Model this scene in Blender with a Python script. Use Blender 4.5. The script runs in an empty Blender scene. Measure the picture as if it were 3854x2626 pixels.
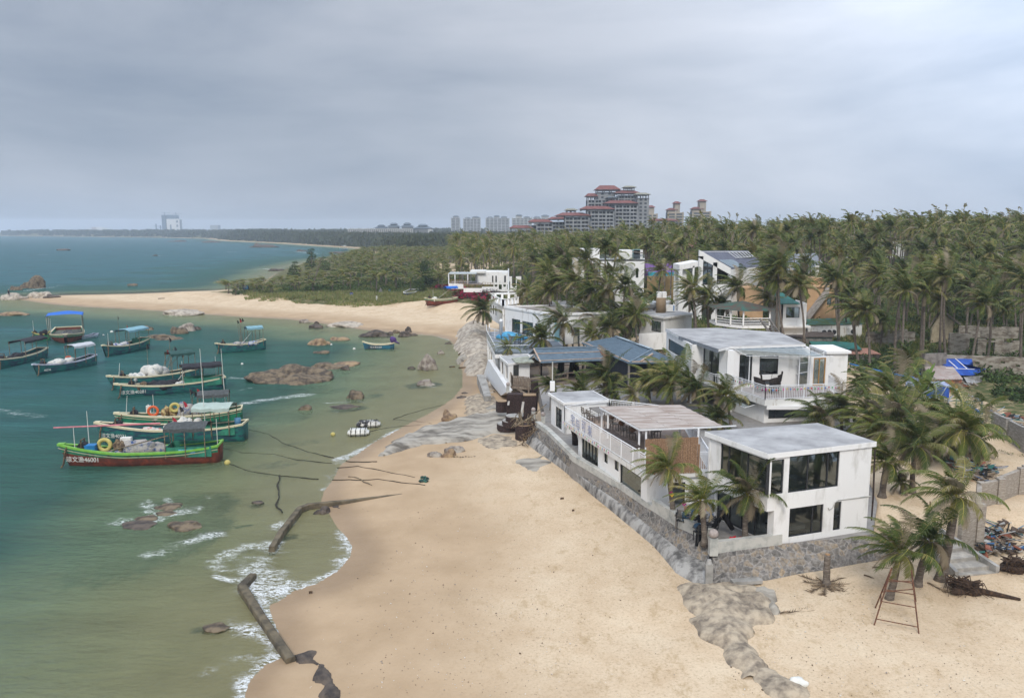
import bpy, bmesh, math, random
import numpy as np
from mathutils import Vector, Matrix
random.seed(7); np.random.seed(7)
R=math.radians
S=bpy.context.scene
COL=S.collection
# ---------------------------------------------------------------- camera
CH=23.0; FP=3000.0; PW,PH=3854,2626
TH=math.atan((1313-868)/FP)
cam=bpy.data.cameras.new('camera'); camo=bpy.data.objects.new('camera',cam); COL.objects.link(camo)
camo.location=(0,0,CH); camo.rotation_euler=(R(90)-TH,0,0)
cam.sensor_width=36; cam.lens=36*FP/PW; cam.clip_end=30000; cam.clip_start=0.5
S.camera=camo
# ---------------------------------------------------------------- world and sun (bright overcast)
SUN_EL,SUN_AZ=R(42),R(188)          # azimuth from +Y towards +X
W=bpy.data.worlds.new("World"); S.world=W; W.use_nodes=True
def world():
    nt=W.node_tree; N=nt.nodes; L=nt.links; N.clear()
    out=N.new('ShaderNodeOutputWorld'); bg=N.new('ShaderNodeBackground'); bg.inputs[1].default_value=0.1
    sky=N.new('ShaderNodeTexSky'); sky.sky_type='NISHITA'; sky.sun_disc=False
    sky.sun_elevation=SUN_EL; sky.sun_rotation=SUN_AZ; sky.dust_density=3
    tc=N.new('ShaderNodeTexCoord'); sep=N.new('ShaderNodeSeparateXYZ'); L.new(tc.outputs['Generated'],sep.inputs[0])
    def math_(op,a,b=None,c=None):
        m=N.new('ShaderNodeMath'); m.operation=op
        for i,v in enumerate((a,b,c)):
            if v is None: continue
            if hasattr(v,'type') or hasattr(v,'links'): L.new(v,m.inputs[i])
            else: m.inputs[i].default_value=v
        return m.outputs[0]
    # cloud deck: flattened puffs, slightly tilted
    mp=N.new('ShaderNodeMapping'); mp.inputs['Scale'].default_value=(1.7,1.7,6.5); mp.inputs['Rotation'].default_value=(0,R(7),0); mp.inputs['Location'].default_value=(3.1,.4,1.7); L.new(tc.outputs['Generated'],mp.inputs[0])
    n1=N.new('ShaderNodeTexNoise'); n1.inputs['Scale'].default_value=1.0; n1.inputs['Detail'].default_value=9; n1.inputs['Roughness'].default_value=0.52; n1.inputs['Distortion'].default_value=0.25
    L.new(mp.outputs[0],n1.inputs['Vector'])
    cr=N.new('ShaderNodeValToRGB'); L.new(n1.outputs[0],cr.inputs[0])
    e=cr.color_ramp.elements; e[0].position=0.33; e[0].color=(1.9,2.3,2.95,1); e[1].position=0.68; e[1].color=(3.85,4.12,4.65,1)
    # brighter towards the zenith (overcast sky) and around a bright cloud at the upper right, slightly brighter at the horizon
    el=math_('MULTIPLY',math_('POWER',math_('MAXIMUM',sep.outputs[2],0.0),1.3),3.2)
    up=math_('MAXIMUM',math_('SUBTRACT',sep.outputs[2],0.3),0.0)
    el=math_('ADD',1.0,math_('MULTIPLY',up,3.6))
    hb=math_('POWER',math_('MAXIMUM',math_('SUBTRACT',1.0,math_('MULTIPLY',sep.outputs[2],5.0)),0.0),2); el=math_('ADD',el,math_('MULTIPLY',hb,.20))
    sd=N.new('ShaderNodeVectorMath'); sd.operation='DOT_PRODUCT'; L.new(tc.outputs['Generated'],sd.inputs[0])
    glow_dir=Vector((math.sin(R(44))*math.cos(R(24)),math.cos(R(44))*math.cos(R(24)),math.sin(R(24))))
    sd.inputs[1].default_value=glow_dir
    glow=math_('POWER',math_('MAXIMUM',sd.outputs['Value'],0.0),11)
    g=math_('ADD',el,math_('MULTIPLY',glow,2.0))
    mul=N.new('ShaderNodeVectorMath'); mul.operation='SCALE'; L.new(cr.outputs[0],mul.inputs[0]); L.new(g,mul.inputs['Scale'])
    mix=N.new('ShaderNodeMixRGB'); mix.inputs[0].default_value=0.93; L.new(sky.outputs[0],mix.inputs[1]); L.new(mul.outputs[0],mix.inputs[2])
    L.new(mix.outputs[0],bg.inputs[0]); L.new(bg.outputs[0],out.inputs[0])
world()
sl=bpy.data.lights.new('sun','SUN'); sl.energy=1.5; sl.angle=R(14); sl.color=(1,0.95,0.87)
so=bpy.data.objects.new('sun',sl); COL.objects.link(so)
sv=Vector((math.sin(SUN_AZ)*math.cos(SUN_EL),math.cos(SUN_AZ)*math.cos(SUN_EL),math.sin(SUN_EL)))
so.rotation_euler=sv.to_track_quat('Z','Y').to_euler(); so.location=(60,-40,120)
S.view_settings.view_transform='Standard'; S.view_settings.look='None'; S.view_settings.exposure=0.5; S.view_settings.gamma=1
S.cycles.max_bounces=6; S.cycles.transparent_max_bounces=24; S.cycles.volume_bounces=1; S.cycles.caustics_reflective=False; S.cycles.caustics_refractive=False

# ---------------------------------------------------------------- helpers
CT,STH=math.cos(TH),math.sin(TH)
def ray(px,py):
    u=px-1927; v=py-1313
    return Vector((u,FP*CT-v*STH,-FP*STH-v*CT))
def P(px,py,z=0.0):
    d=ray(px,py); t=(z-CH)/d.z
    return Vector((d.x*t,d.y*t,z))
def crop(ox,oy,s): return lambda x,y:(ox+x/s,oy+y/s)
k1=crop(1700,1050,2.64);k2=crop(2400,1150,2.64);k3=crop(3054,1150,2.64);k4=crop(2000,1400,2.64)
k5=crop(2500,1500,2.2625);k6=crop(3054,1500,2.2625);k7=crop(2500,2026,1.7164);k8=crop(700,1600,1.5442)
kb=crop(0,1100,2.263);kc=crop(900,750,2.263);kd=crop(1700,650,2.263);ke=crop(2400,650,1.598)
kr=crop(3000,900,2.7213);kg=crop(2050,900,3.1677);kE=crop(1650,1000,3.96);kf=crop(1750,1350,3.96);kw=crop(1100,1200,3.52)
kq=crop(300,1800,2.64);kB=crop(200,1350,2.905);kl=crop(0,1150,3.8733);kt=crop(2150,680,3.8733);ks=crop(1640,680,3.8733);kv=crop(500,680,3.8733);kh=crop(0,850,2.324)
kD=lambda x,y:(x*1.65835,y*1.65783)
def onv(px,py,A,B):   # point of the view ray on the vertical plane through A-B -> (distance along AB, z)
    d=ray(px,py); n=Vector((-(B.y-A.y),B.x-A.x)); t=(A.x*n.x+A.y*n.y)/(d.x*n.x+d.y*n.y)
    p=Vector((d.x*t,d.y*t,CH+d.z*t)); e=(B-A).to_2d(); L=e.length
    return ((p-A).to_2d().dot(e)/L, p.z)
def zcol(p,py):        # height at which the vertical through p crosses photo row py
    v=py-1313; dist=p.y
    return CH+dist*(-FP*STH-v*CT)/(FP*CT-v*STH)
V=Vector
LOCS={}
def tag(o,label=None,cat=None,group=None,kind=None):
    if label: o['label']=label
    if cat: o['category']=cat
    if group: o['group']=group
    if kind: o['kind']=kind
    return o
def thing(name,label,cat,loc=(0,0,0),group=None,rz=0):
    o=bpy.data.objects.new(name,None); COL.objects.link(o); o.location=loc; o.rotation_euler=(0,0,rz); o.empty_display_size=0.2
    LOCS[o.name]=Vector(loc); return tag(o,label,cat,group)
class MB:
    """collects geometry, links it as one mesh object"""
    def __init__(s): s.v=[]; s.f=[]; s.m=[]; s.cm=0
    def add(s,vs,fs):
        b=len(s.v); s.v.extend([tuple(v) for v in vs]); s.f.extend([tuple(i+b for i in f) for f in fs]); s.m.extend([s.cm]*len(fs)); return s
    def box(s,c,d,rz=0,rx=0,ry=0):
        M=Matrix.Rotation(rz,3,'Z')@Matrix.Rotation(ry,3,'Y')@Matrix.Rotation(rx,3,'X'); c=Vector(c)
        vs=[c+M@Vector((x*d[0]/2,y*d[1]/2,z*d[2]/2)) for x in(-1,1) for y in(-1,1) for z in(-1,1)]
        return s.add(vs,[(0,1,3,2),(4,6,7,5),(0,4,5,1),(2,3,7,6),(0,2,6,4),(1,5,7,3)])
    def bx(s,a,b): return s.box([(a[i]+b[i])/2 for i in range(3)],[abs(b[i]-a[i]) for i in range(3)])
    def prism(s,poly,z0,z1):     # z0,z1 scalars or lists per vertex
        n=len(poly); a=z0 if hasattr(z0,'__len__') else [z0]*n; b=z1 if hasattr(z1,'__len__') else [z1]*n
        ar=sum(poly[i][0]*poly[(i+1)%n][1]-poly[(i+1)%n][0]*poly[i][1] for i in range(n))
        if ar<0: poly=poly[::-1]; a=a[::-1]; b=b[::-1]
        vs=[(p[0],p[1],a[i]) for i,p in enumerate(poly)]+[(p[0],p[1],b[i]) for i,p in enumerate(poly)]
        return s.add(vs,[tuple(range(n-1,-1,-1)),tuple(range(n,2*n))]+[(i,(i+1)%n,(i+1)%n+n,i+n) for i in range(n)])
    def beam(s,a,b,w=0.05,h=None):    # square bar
        a=Vector(a);b=Vector(b);d=b-a;L=d.length
        if L<1e-6: return s
        h=h or w; d/=L; up=Vector((0,0,1)) if abs(d.z)<0.95 else Vector((1,0,0)); x=d.cross(up).normalized(); y=x.cross(d)
        vs=[p+x*sx*w/2+y*sy*h/2 for p in(a,b) for sx,sy in((-1,-1),(1,-1),(1,1),(-1,1))]
        return s.add(vs,[(3,2,1,0),(4,5,6,7),(0,1,5,4),(1,2,6,5),(2,3,7,6),(3,0,4,7)])
    def tube(s,pts,r,n=6,cap=True):
        pts=[Vector(p) for p in pts]; k=len(pts); rs=r if hasattr(r,'__len__') else [r]*k; b=len(s.v); vs=[];fs=[]
        ref=None
        for i,p in enumerate(pts):
            d=(pts[min(i+1,k-1)]-pts[max(i-1,0)]);
            if d.length<1e-9: d=Vector((0,0,1))
            d.normalize()
            if ref is None: ref=Vector((0,0,1)) if abs(d.z)<0.9 else Vector((1,0,0))
            x=d.cross(ref).normalized(); y=x.cross(d); ref=y.cross(x) if False else ref
            for j in range(n):
                a=2*math.pi*j/n; vs.append(p+(x*math.cos(a)+y*math.sin(a))*rs[i])
        for i in range(k-1):
            for j in range(n): fs.append((i*n+j,i*n+(j+1)%n,(i+1)*n+(j+1)%n,(i+1)*n+j))
        if cap: fs.append(tuple(range(n-1,-1,-1))); fs.append(tuple(range((k-1)*n,k*n)))
        return s.add(vs,fs)
    def cyl(s,c,r,h,n=16,r2=None):
        c=Vector(c); return s.tube([c,c+Vector((0,0,h))],[r,r if r2 is None else r2],n)
    def blob(s,c,d,seed=0,amp=0.25,sub=2,fr=1.3,zc=None,rz=0):   # noisy ellipsoid
        bm=bmesh.new(); bmesh.ops.create_icosphere(bm,subdivisions=sub,radius=1)
        from mathutils import noise
        vs=[]; off=Vector((seed*7.3,seed*3.1,seed*1.7)); M=Matrix.Rotation(rz,3,'Z')
        for v in bm.verts:
            k=1+amp*noise.noise(v.co*fr+off)*1.6+amp*0.45*noise.noise(v.co*fr*3+off)
            p=v.co*k; p=Vector((p.x*d[0],p.y*d[1],p.z*d[2]))
            if zc is not None and p.z<zc: p.z=zc
            vs.append(Vector(c)+M@p)
        fs=[tuple(v.index for v in f.verts) for f in bm.faces]; bm.free()
        return s.add(vs,fs)
    def torus(s,c,r1,r2,n=20,m=8,M=None):
        M=M or Matrix.Identity(3); vs=[];fs=[]
        for i in range(n):
            a=2*math.pi*i/n
            for j in range(m):
                b=2*math.pi*j/m; p=Vector(((r1+r2*math.cos(b))*math.cos(a),(r1+r2*math.cos(b))*math.sin(a),r2*math.sin(b))); vs.append(Vector(c)+M@p)
                fs.append((i*m+j,((i+1)%n)*m+j,((i+1)%n)*m+(j+1)%m,i*m+(j+1)%m))
        return s.add(vs,fs)
    def build(s,name,mats,parent=None,smooth=False,local=False):
        me=bpy.data.meshes.new(name)
        off=Vector((0,0,0))
        if parent is not None and not local: off=LOCS.get(parent.name,Vector((0,0,0)))
        o=bpy.data.objects.new(name,me)
        vs=[(v[0]-off.x,v[1]-off.y,v[2]-off.z) for v in s.v]
        me.from_pydata(vs,[],s.f)
        if not isinstance(mats,(list,tuple)): mats=[mats]
        for m in mats: me.materials.append(m)
        if len(mats)>1: me.polygons.foreach_set('material_index',s.m)
        if smooth: me.polygons.foreach_set('use_smooth',[True]*len(s.f))
        me.update(); COL.objects.link(o)
        if parent is not None: o.parent=parent
        LOCS[o.name]=off if not local else Vector((0,0,0))
        return o
def single(mb,name,mats,label,cat,loc=None,group=None,kind=None,smooth=False):
    """a top-level thing that is one mesh, with its origin at loc"""
    loc=Vector(loc) if loc is not None else Vector((sum(v[0] for v in mb.v)/len(mb.v),sum(v[1] for v in mb.v)/len(mb.v),min(v[2] for v in mb.v)))
    mb.v=[(v[0]-loc.x,v[1]-loc.y,v[2]-loc.z) for v in mb.v]
    o=mb.build(name,mats,smooth=smooth); o.location=loc; LOCS[o.name]=loc
    return tag(o,label,cat,group,kind)
# ---------------------------------------------------------------- materials
MATS={}
def mat(name,col,rough=0.8,var=0.12,scale=2.0,col2=None,bump=0.0,bscale=None,metal=0.0,fac=(0.45,0.65),detail=5,stretch=None,spec=0.3):
    if name in MATS: return MATS[name]
    m=bpy.data.materials.new(name); m.use_nodes=True; nt=m.node_tree; N=nt.nodes; L=nt.links
    b=N['Principled BSDF']; b.inputs['Roughness'].default_value=rough; b.inputs['Metallic'].default_value=metal; b.inputs['Specular IOR Level'].default_value=spec
    tc=N.new('ShaderNodeTexCoord'); src=tc.outputs['Object']
    if stretch:
        mp=N.new('ShaderNodeMapping'); mp.inputs['Scale'].default_value=stretch; L.new(src,mp.inputs[0]); src=mp.outputs[0]
    n=N.new('ShaderNodeTexNoise'); n.inputs['Scale'].default_value=scale; n.inputs['Detail'].default_value=detail; n.inputs['Roughness'].default_value=0.6; L.new(src,n.inputs['Vector'])
    r=N.new('ShaderNodeValToRGB'); L.new(n.outputs[0],r.inputs[0])
    c2=col2 or tuple(c*(1-var*2) for c in col)
    r.color_ramp.elements[0].position=fac[0]; r.color_ramp.elements[0].color=(*c2,1)
    r.color_ramp.elements[1].position=fac[1]; r.color_ramp.elements[1].color=(*col,1)
    L.new(r.outputs[0],b.inputs['Base Color'])
    if bump:
        n2=N.new('ShaderNodeTexNoise'); n2.inputs['Scale'].default_value=bscale or scale*4; n2.inputs['Detail'].default_value=6; L.new(src,n2.inputs['Vector'])
        bp=N.new('ShaderNodeBump'); bp.inputs['Strength'].default_value=bump; bp.inputs['Distance'].default_value=0.1; L.new(n2.outputs[0],bp.inputs['Height']); L.new(bp.outputs[0],b.inputs['Normal'])
    MATS[name]=m; return m
def nodes(m): return m.node_tree.nodes,m.node_tree.links
# ================================================================ TERRAIN, WATER
def W2(x,y): return np.array(P(*kD(x,y),0)[:2])
_sh=[(555,1584),(568,1545),(605,1508),(642,1494),(655,1480),(640,1450),(618,1400),(612,1375),(640,1362),(665,1343),(720,1325),(770,1295),(797,1262),(800,1240),(785,1215),(765,1195),(745,1160),(730,1140),(735,1118),
 (760,1085),(775,1055),(815,1030),(850,1005),(890,985),(930,962),(965,945),(1000,925),(1030,905),(1050,880),(1052,850),(1045,825),(1045,800),(1030,780),(1020,770),(985,762),(930,757),(880,753),(820,748),(760,738),(700,730),(650,724),(560,720),(500,716),(400,708),(300,702),(200,697),(120,691),(70,684),
 (45,680),(30,676),(60,673),(120,671),(200,669),(300,667),(400,663),(500,659),(560,655),(595,645),(610,632),(640,612),(690,598),(740,588),(800,582),(835,575),(838,568),(800,563),(740,559.5),(700,557),(650,553.5),(600,551),(560,549),(520,547.5),(500,545.5),(470,541.5),(400,540.2),(350,539),(250,538.3),(150,537),(50,536),(0,535),(-300,533.5)]
SHORE=[np.array((-9.,20.)),np.array((-8.5,30.))]+[W2(*p) for p in _sh]+[np.array((-7000.,2300.)),np.array((-7000.,-300.)),np.array((-20.,-300.)),np.array((-12.,-50.))]
SHORE=np.array(SHORE)
def pip(x,y,poly):
    ins=np.zeros(x.shape,bool); n=len(poly)
    for i in range(n):
        x1,y1=poly[i][:2]; x2,y2=poly[(i+1)%n][:2]
        if y1==y2: continue
        c=((y1>y)!=(y2>y))&(x<(x2-x1)*(y-y1)/(y2-y1)+x1); ins^=c
    return ins
def pdist(x,y,poly,closed=True):
    d=np.full(x.shape,1e12); n=len(poly)
    for i in range(n if closed else n-1):
        x1,y1=poly[i][:2]; x2,y2=poly[(i+1)%n][:2]; dx,dy=x2-x1,y2-y1; L=dx*dx+dy*dy+1e-12
        t=np.clip(((x-x1)*dx+(y-y1)*dy)/L,0,1); d=np.minimum(d,(x-x1-t*dx)**2+(y-y1-t*dy)**2)
    return np.sqrt(d)
def sdf(x,y):  # >0 on land
    d=pdist(x,y,SHORE); return np.where(pip(x,y,SHORE),-d,d)
_ctl=[P(2660,2200,1.2),P(3250,2110,1.5),P(3500,2350,1.5),P(3000,2600,1.4),P(3850,2300,1.8),P(3850,2550,1.6),P(3620,2110,1.7),P(3850,2110,2.2),P(2200,2400,.9),
 P(3550,1870,3.0),P(3400,1800,3.0),P(3850,1900,3.2),P(3750,1600,3.4),P(3854,1450,3.8),P(2300,1600,2.9),P(3300,1500,3.2),P(2600,1750,3.0),
 V((6,100,3.2)),V((14,105,3.5)),V((30,110,3.3)),V((45,105,3.3)),V((60,115,3.8)),V((75,120,4.2)),V((45,128,4.2)),V((0,140,5)),V((20,140,5.5)),V((40,150,6)),V((70,150,6.5)),V((60,138,5)),V((-5,170,5.5)),V((-25,215,2.8)),V((-60,245,2.1)),V((-40,235,2.3)),V((-80,265,2.0)),V((-15,210,3.4)),V((-60,260,3.0)),
 V((-30,300,4)),V((-40,500,3.5)),V((40,650,4.5)),V((110,650,7)),V((-60,700,3.5)),V((0,230,6)),V((50,220,11)),V((100,220,12)),V((150,250,13)),V((0,350,5.5)),V((80,350,13)),V((200,350,15.5)),V((300,400,17)),V((60,500,8)),V((250,600,17)),V((500,700,20)),V((0,740,4.5)),V((150,800,8)),V((-50,1000,4)),V((-300,1500,7)),V((400,1600,12)),V((-800,2500,9)),V((-1800,3000,10)),V((0,2500,14)),V((2000,2500,18)),V((0,5000,10)),V((-3000,5000,9)),V((4000,6000,14))]
_cu=np.array([(p[0]/p[1],math.log(p[1])*1.6,p[2]) for p in _ctl])
def hfun(x,y):
    x=np.asarray(x,float); y=np.asarray(y,float); s=sdf(x,y); yy=np.maximum(y,10.)
    u=x/yy; v=np.log(yy)*1.6; w=np.zeros(x.shape); a=np.zeros(x.shape)
    for cu,cv,cz in _cu:
        k=1/((u-cu)**2+(v-cv)**2+0.0015)**1.6; w+=k; a+=k*cz
    hl=a/w
    ramp=np.where(s<29,0.052*s,1.508+(s-29)*0.32)+np.where(s>0,0.08*(1-np.exp(-s/2)),0)
    land=np.minimum(ramp,hl)
    q=np.maximum(-s,0); k_=1-.62*np.clip((y-62)/22,0,1)*np.clip((x+34)/20,0,1)*np.clip((230-y)/60,0,1); sea=-(0.034*np.minimum(q,60)+.0022*np.minimum(q,35)**2+0.02*np.maximum(q-60,0))*k_; sea=np.maximum(sea,-6)
    return np.where(s>0,land,sea)
def hz(x,y): return float(hfun(np.array([x]),np.array([y]))[0])
def at(px,py,z=None):     # photo pixel -> point on the terrain (or on the level z)
    if z is not None: return P(px,py,z)
    d=ray(px,py); t=np.geomspace(20,4000,500)/d.y; x=d.x*t; y=d.y*t; zz=CH+d.z*t; h=np.maximum(hfun(x,y),0)
    i=int(np.argmax(zz<=h)); 
    if i==0: return P(px,py,0)
    f=(zz[i-1]-h[i-1])/max(1e-9,(zz[i-1]-h[i-1])-(zz[i]-h[i])); tt=t[i-1]+f*(t[i]-t[i-1])
    return Vector((d.x*tt,d.y*tt,CH+d.z*tt))
NR,NA=640,470
rr=np.geomspace(13,7500,NR); aa=np.radians(np.linspace(-46,46,NA))
Rg,Ag=np.meshgrid(rr,aa,indexing='ij'); GX=(Rg*np.sin(Ag)).ravel(); GY=(Rg*np.cos(Ag)).ravel()
GS=sdf(GX,GY); GH=hfun(GX,GY)
def gnoise(x,y,s):   # cheap smooth pseudo noise
    return (np.sin(x/s+1.3*np.sin(y/s*.7+2))+np.sin(y/s*1.17+1.9*np.sin(x/s*.6))+np.sin((x+y)/s*.53+3))/3
bump=0.05*gnoise(GX,GY,3.1)+0.025*gnoise(GX,GY,1.1)
GH2=GH+np.where(GS>3,bump*np.clip((GS-3)/6,0,1),0)
def grid_mesh(name,x,y,z,keep=None,attrs={}):
    i=np.arange(NR-1)[:,None]*NA+np.arange(NA-1)[None,:]; q=np.stack([i,i+NA,i+NA+1,i+1],-1).reshape(-1,4)
    if keep is not None: q=q[keep[q].any(1)]
    use=np.unique(q); rem=np.full(len(x),-1); rem[use]=np.arange(len(use)); q=rem[q]
    me=bpy.data.meshes.new(name); me.vertices.add(len(use)); me.vertices.foreach_set('co',np.stack([x[use],y[use],z[use]],-1).astype('f4').ravel())
    me.loops.add(q.size); me.loops.foreach_set('vertex_index',q[:,::-1].astype('i4').ravel())
    me.polygons.add(len(q)); me.polygons.foreach_set('loop_start',(np.arange(len(q))*4).astype('i4')); me.polygons.foreach_set('use_smooth',np.ones(len(q),bool))
    me.update(calc_edges=True)
    for k,a in attrs.items():
        t=me.attributes.new(k,'FLOAT','POINT'); t.data.foreach_set('value',a[use].astype('f4'))
    o=bpy.data.objects.new(name,me); COL.objects.link(o); return o
def smst(a,b,x): t=np.clip((x-a)/(b-a),0,1); return t*t*(3-2*t)
def blobsum(lst,cv,z=0):   # elliptical patches (photo centre, half sizes in photo px) lying on level z
    out=np.zeros(GX.shape)
    for e in lst:
        x,y,rx,ry=e[:4]; st=e[4] if len(e)>4 else 1
        c=P(*cv(x,y),z); a=P(*cv(x+rx,y),z); b=P(*cv(x,y-ry),z); ra=max(.3,(a-c).length); rb=max(.3,abs(b.y-c.y))
        d=((GX-c.x)/ra)**2+((GY-c.y)/rb)**2; out=np.maximum(out,st*np.clip(1.35-d*0.9,0,1))
    return out
def linesum(lst,cv,z=0):
    out=np.zeros(GX.shape)
    for pts,wd,st in lst:
        w=[P(*cv(*p),z)[:2] for p in pts]; out=np.maximum(out,st*np.clip(1.25-pdist(GX,GY,w,False)/(wd*1.45),0,1))
    return out
# reef / weed on the sea bed (photo display coordinates)
REEF=[(320,1175,190,75,1.15),(395,1190,120,75,1.15),(450,1150,90,40,1.05),(250,1260,140,50,.85),(330,1165,120,52,1),(250,1220,80,45,.8),(370,1210,70,35,1),(180,1190,60,26,.6),(420,1140,60,26,.8),(480,1120,50,20,.7),(580,1142,24,7,.9),(485,1165,30,8,.7),(550,1185,26,5,.7),(120,1290,120,35,.45),(700,800,44,9,.8),(620,925,80,16,1),
 (790,920,48,8,.9),(700,880,40,8,.7),(765,870,30,7,.7),(830,820,40,5,.5),(650,935,60,12,.8),(455,1424,34,9,.9),(655,1215,26,10,.8),(860,745,60,4,.7),(780,742,80,4,.8),(840,893,34,6,.7),(960,873,46,9,.9),(640,880,110,18,.8),(560,870,40,10,.7),(300,745,60,7,.6),(400,760,90,7,.6),(500,742,60,4,.4),(700,750,60,5,.5),(730,795,30,5,.8),(905,1015,22,3,.4),(210,733,60,3,.5),(200,945,50,8,.3),(60,1000,90,18,.3),(620,1050,60,12,.5),(680,1000,60,9,.5),(750,1025,50,8,.35),(740,700,30,3,.3)]
reef=blobsum(REEF,kD)*(0.75+.35*gnoise(GX,GY,1.7))
# wet tidal rock slab beside the seawall & weed at the bottom handled as objects; grass strip on the spit
def inpoly(pts,cv,z=0,soft=1.5):
    w=[tuple(P(*cv(*p),z)[:2]) for p in pts]; d=pdist(GX,GY,w); i=pip(GX,GY,w); return smst(-soft,soft,np.where(i,d,-d))
grass=inpoly([(560,661),(590,668),(625,673),(680,682),(745,685),(830,684),(900,685),(960,680),(1000,672),(1060,668),(1130,655),(1200,600),(1100,560),(800,575),(640,600)],kD,2.3,2)
forest=smst(0,10,GS-32)*smst(0,25,np.hypot(GX,GY)-118)
forest=np.maximum(forest,smst(900,1100,np.hypot(GX,GY))*(GS>12))
beachfar=inpoly([(985,600),(1060,592),(1130,598),(1165,606),(1120,612),(1040,622),(990,618)],kD,5,5)
veg=np.clip(np.maximum(grass,forest)-1.2*beachfar,0,1)
def yardmask():
    return 0
green2=inpoly([(1950,560),(2500,560),(2500,1010),(2300,960),(2180,900),(2080,860),(1960,840),(1800,790),(1700,640)],kD,3.5,4)
veg=np.maximum(veg,green2*.78)
dry=smst(7,17,GS+1.6*gnoise(GX,GY,5)); rock_tint=inpoly([(735,1130),(1400,1160),(1520,1300),(1600,1584),(1500,1584),(1200,1400),(900,1200)],kD,.5,8)
gr=grid_mesh('ground',GX,GY,GH2,attrs={'veg':veg,'dry':dry,'wet':1-smst(.8,3.2,GS+.9*gnoise(GX,GY,3)),'reef':np.where(GS<0.5,reef,0)}); gr['kind']='structure'
def ground_mat():
    m=bpy.data.materials.new('ground'); m.use_nodes=True; N,L=nodes(m); b=N['Principled BSDF']; b.inputs['Roughness'].default_value=.9; b.inputs['Specular IOR Level'].default_value=.15
    tc=N.new('ShaderNodeTexCoord')
    def noise(sc,det=6,rough=.6,vec=None):
        n=N.new('ShaderNodeTexNoise'); n.inputs['Scale'].default_value=sc; n.inputs['Detail'].default_value=det; n.inputs['Roughness'].default_value=rough; L.new(vec or tc.outputs['Object'],n.inputs['Vector']); return n.outputs[0]
    def ramp(src,*st):
        r=N.new('ShaderNodeValToRGB'); L.new(src,r.inputs[0]); e=r.color_ramp.elements
        while len(e)<len(st): e.new(.5)
        for i,(p,c) in enumerate(st): e[i].position=p; e[i].color=(*c,1) if len(c)==3 else c
        return r.outputs[0]
    def mix(f,a,c):
        x=N.new('ShaderNodeMixRGB'); L.new(f,x.inputs[0]); L.new(a,x.inputs[1]); L.new(c,x.inputs[2]); return x.outputs[0]
    def attr(n): a=N.new('ShaderNodeAttribute'); a.attribute_name=n; return a.outputs['Fac']
    dryc=ramp(noise(.35,8),(.3,(.56,.42,.275)),(.52,(.64,.50,.345)),(.75,(.69,.56,.40)))
    fine=ramp(noise(7,8,.75),(.30,(.22,.15,.09)),(.44,(.86,.85,.83)),(.62,(1,1,1)),(.74,(1.25,1.25,1.2)))
    mul=N.new('ShaderNodeMixRGB'); mul.blend_type='MULTIPLY'; mul.inputs[0].default_value=.75; L.new(dryc,mul.inputs[1]); L.new(fine,mul.inputs[2])
    # trampled / weedy patches
    pm=N.new('ShaderNodeMapping'); pm.inputs['Scale'].default_value=(1,.6,1); L.new(tc.outputs['Object'],pm.inputs[0])
    patch=ramp(noise(.9,9,.8,pm.outputs[0]),(.53,(0,0,0)),(.64,(.6,.6,.6)))
    pc=N.new('ShaderNodeRGB'); pc.outputs[0].default_value=(.36,.25,.13,1)
    dry2=mix(patch,mul.outputs[0],pc.outputs[0])
    wet=ramp(noise(.25,6),(.3,(.38,.27,.165)),(.7,(.48,.35,.225)))
    sand=mix(attr('dry'),wet,dry2); dk=N.new('ShaderNodeMixRGB'); dk.blend_type='MULTIPLY'; L.new(attr('wet'),dk.inputs[0]); L.new(sand,dk.inputs[1]); dk.inputs[2].default_value=(.74,.72,.70,1); sand=dk.outputs[0]
    ro=N.new('ShaderNodeMath'); ro.operation='MULTIPLY_ADD'; L.new(attr('wet'),ro.inputs[0]); ro.inputs[1].default_value=-.45; ro.inputs[2].default_value=.9; L.new(ro.outputs[0],b.inputs['Roughness'])
    vegc=ramp(noise(.9,8,.7),(.25,(.03,.05,.015)),(.44,(.06,.08,.025)),(.54,(.15,.13,.06)),(.66,(.30,.24,.14)))
    add=N.new('ShaderNodeMath'); add.operation='MULTIPLY_ADD'; L.new(noise(.6,8,.75),add.inputs[0]); add.inputs[1].default_value=1.6; 
    s2=N.new('ShaderNodeMath'); s2.operation='MULTIPLY_ADD'; L.new(attr('veg'),s2.inputs[0]); s2.inputs[1].default_value=1.6; s2.inputs[2].default_value=-1.28; L.new(s2.outputs[0],add.inputs[2])
    vf=ramp(add.outputs[0],(.35,(0,0,0)),(.55,(1,1,1)))
    c=mix(vf,sand,vegc)
    reefc=ramp(noise(1.2,8),(.35,(.03,.03,.025)),(.65,(.10,.085,.06)))
    ra=N.new('ShaderNodeMath'); ra.operation='MULTIPLY_ADD'; L.new(noise(.8,8,.75),ra.inputs[0]); ra.inputs[1].default_value=1.5
    rs=N.new('ShaderNodeMath'); rs.operation='MULTIPLY_ADD'; L.new(attr('reef'),rs.inputs[0]); rs.inputs[1].default_value=1.3; rs.inputs[2].default_value=-.92; L.new(rs.outputs[0],ra.inputs[2])
    rf=ramp(ra.outputs[0],(.2,(0,0,0)),(.65,(1,1,1)))
    c=mix(rf,c,reefc); L.new(c,b.inputs['Base Color'])
    bp=N.new('ShaderNodeBump'); bp.inputs['Strength'].default_value=.5; bp.inputs['Distance'].default_value=.12; L.new(noise(3.5,8,.7),bp.inputs['Height']); L.new(bp.outputs[0],b.inputs['Normal'])
    return m
gr.data.materials.append(ground_mat())
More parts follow.
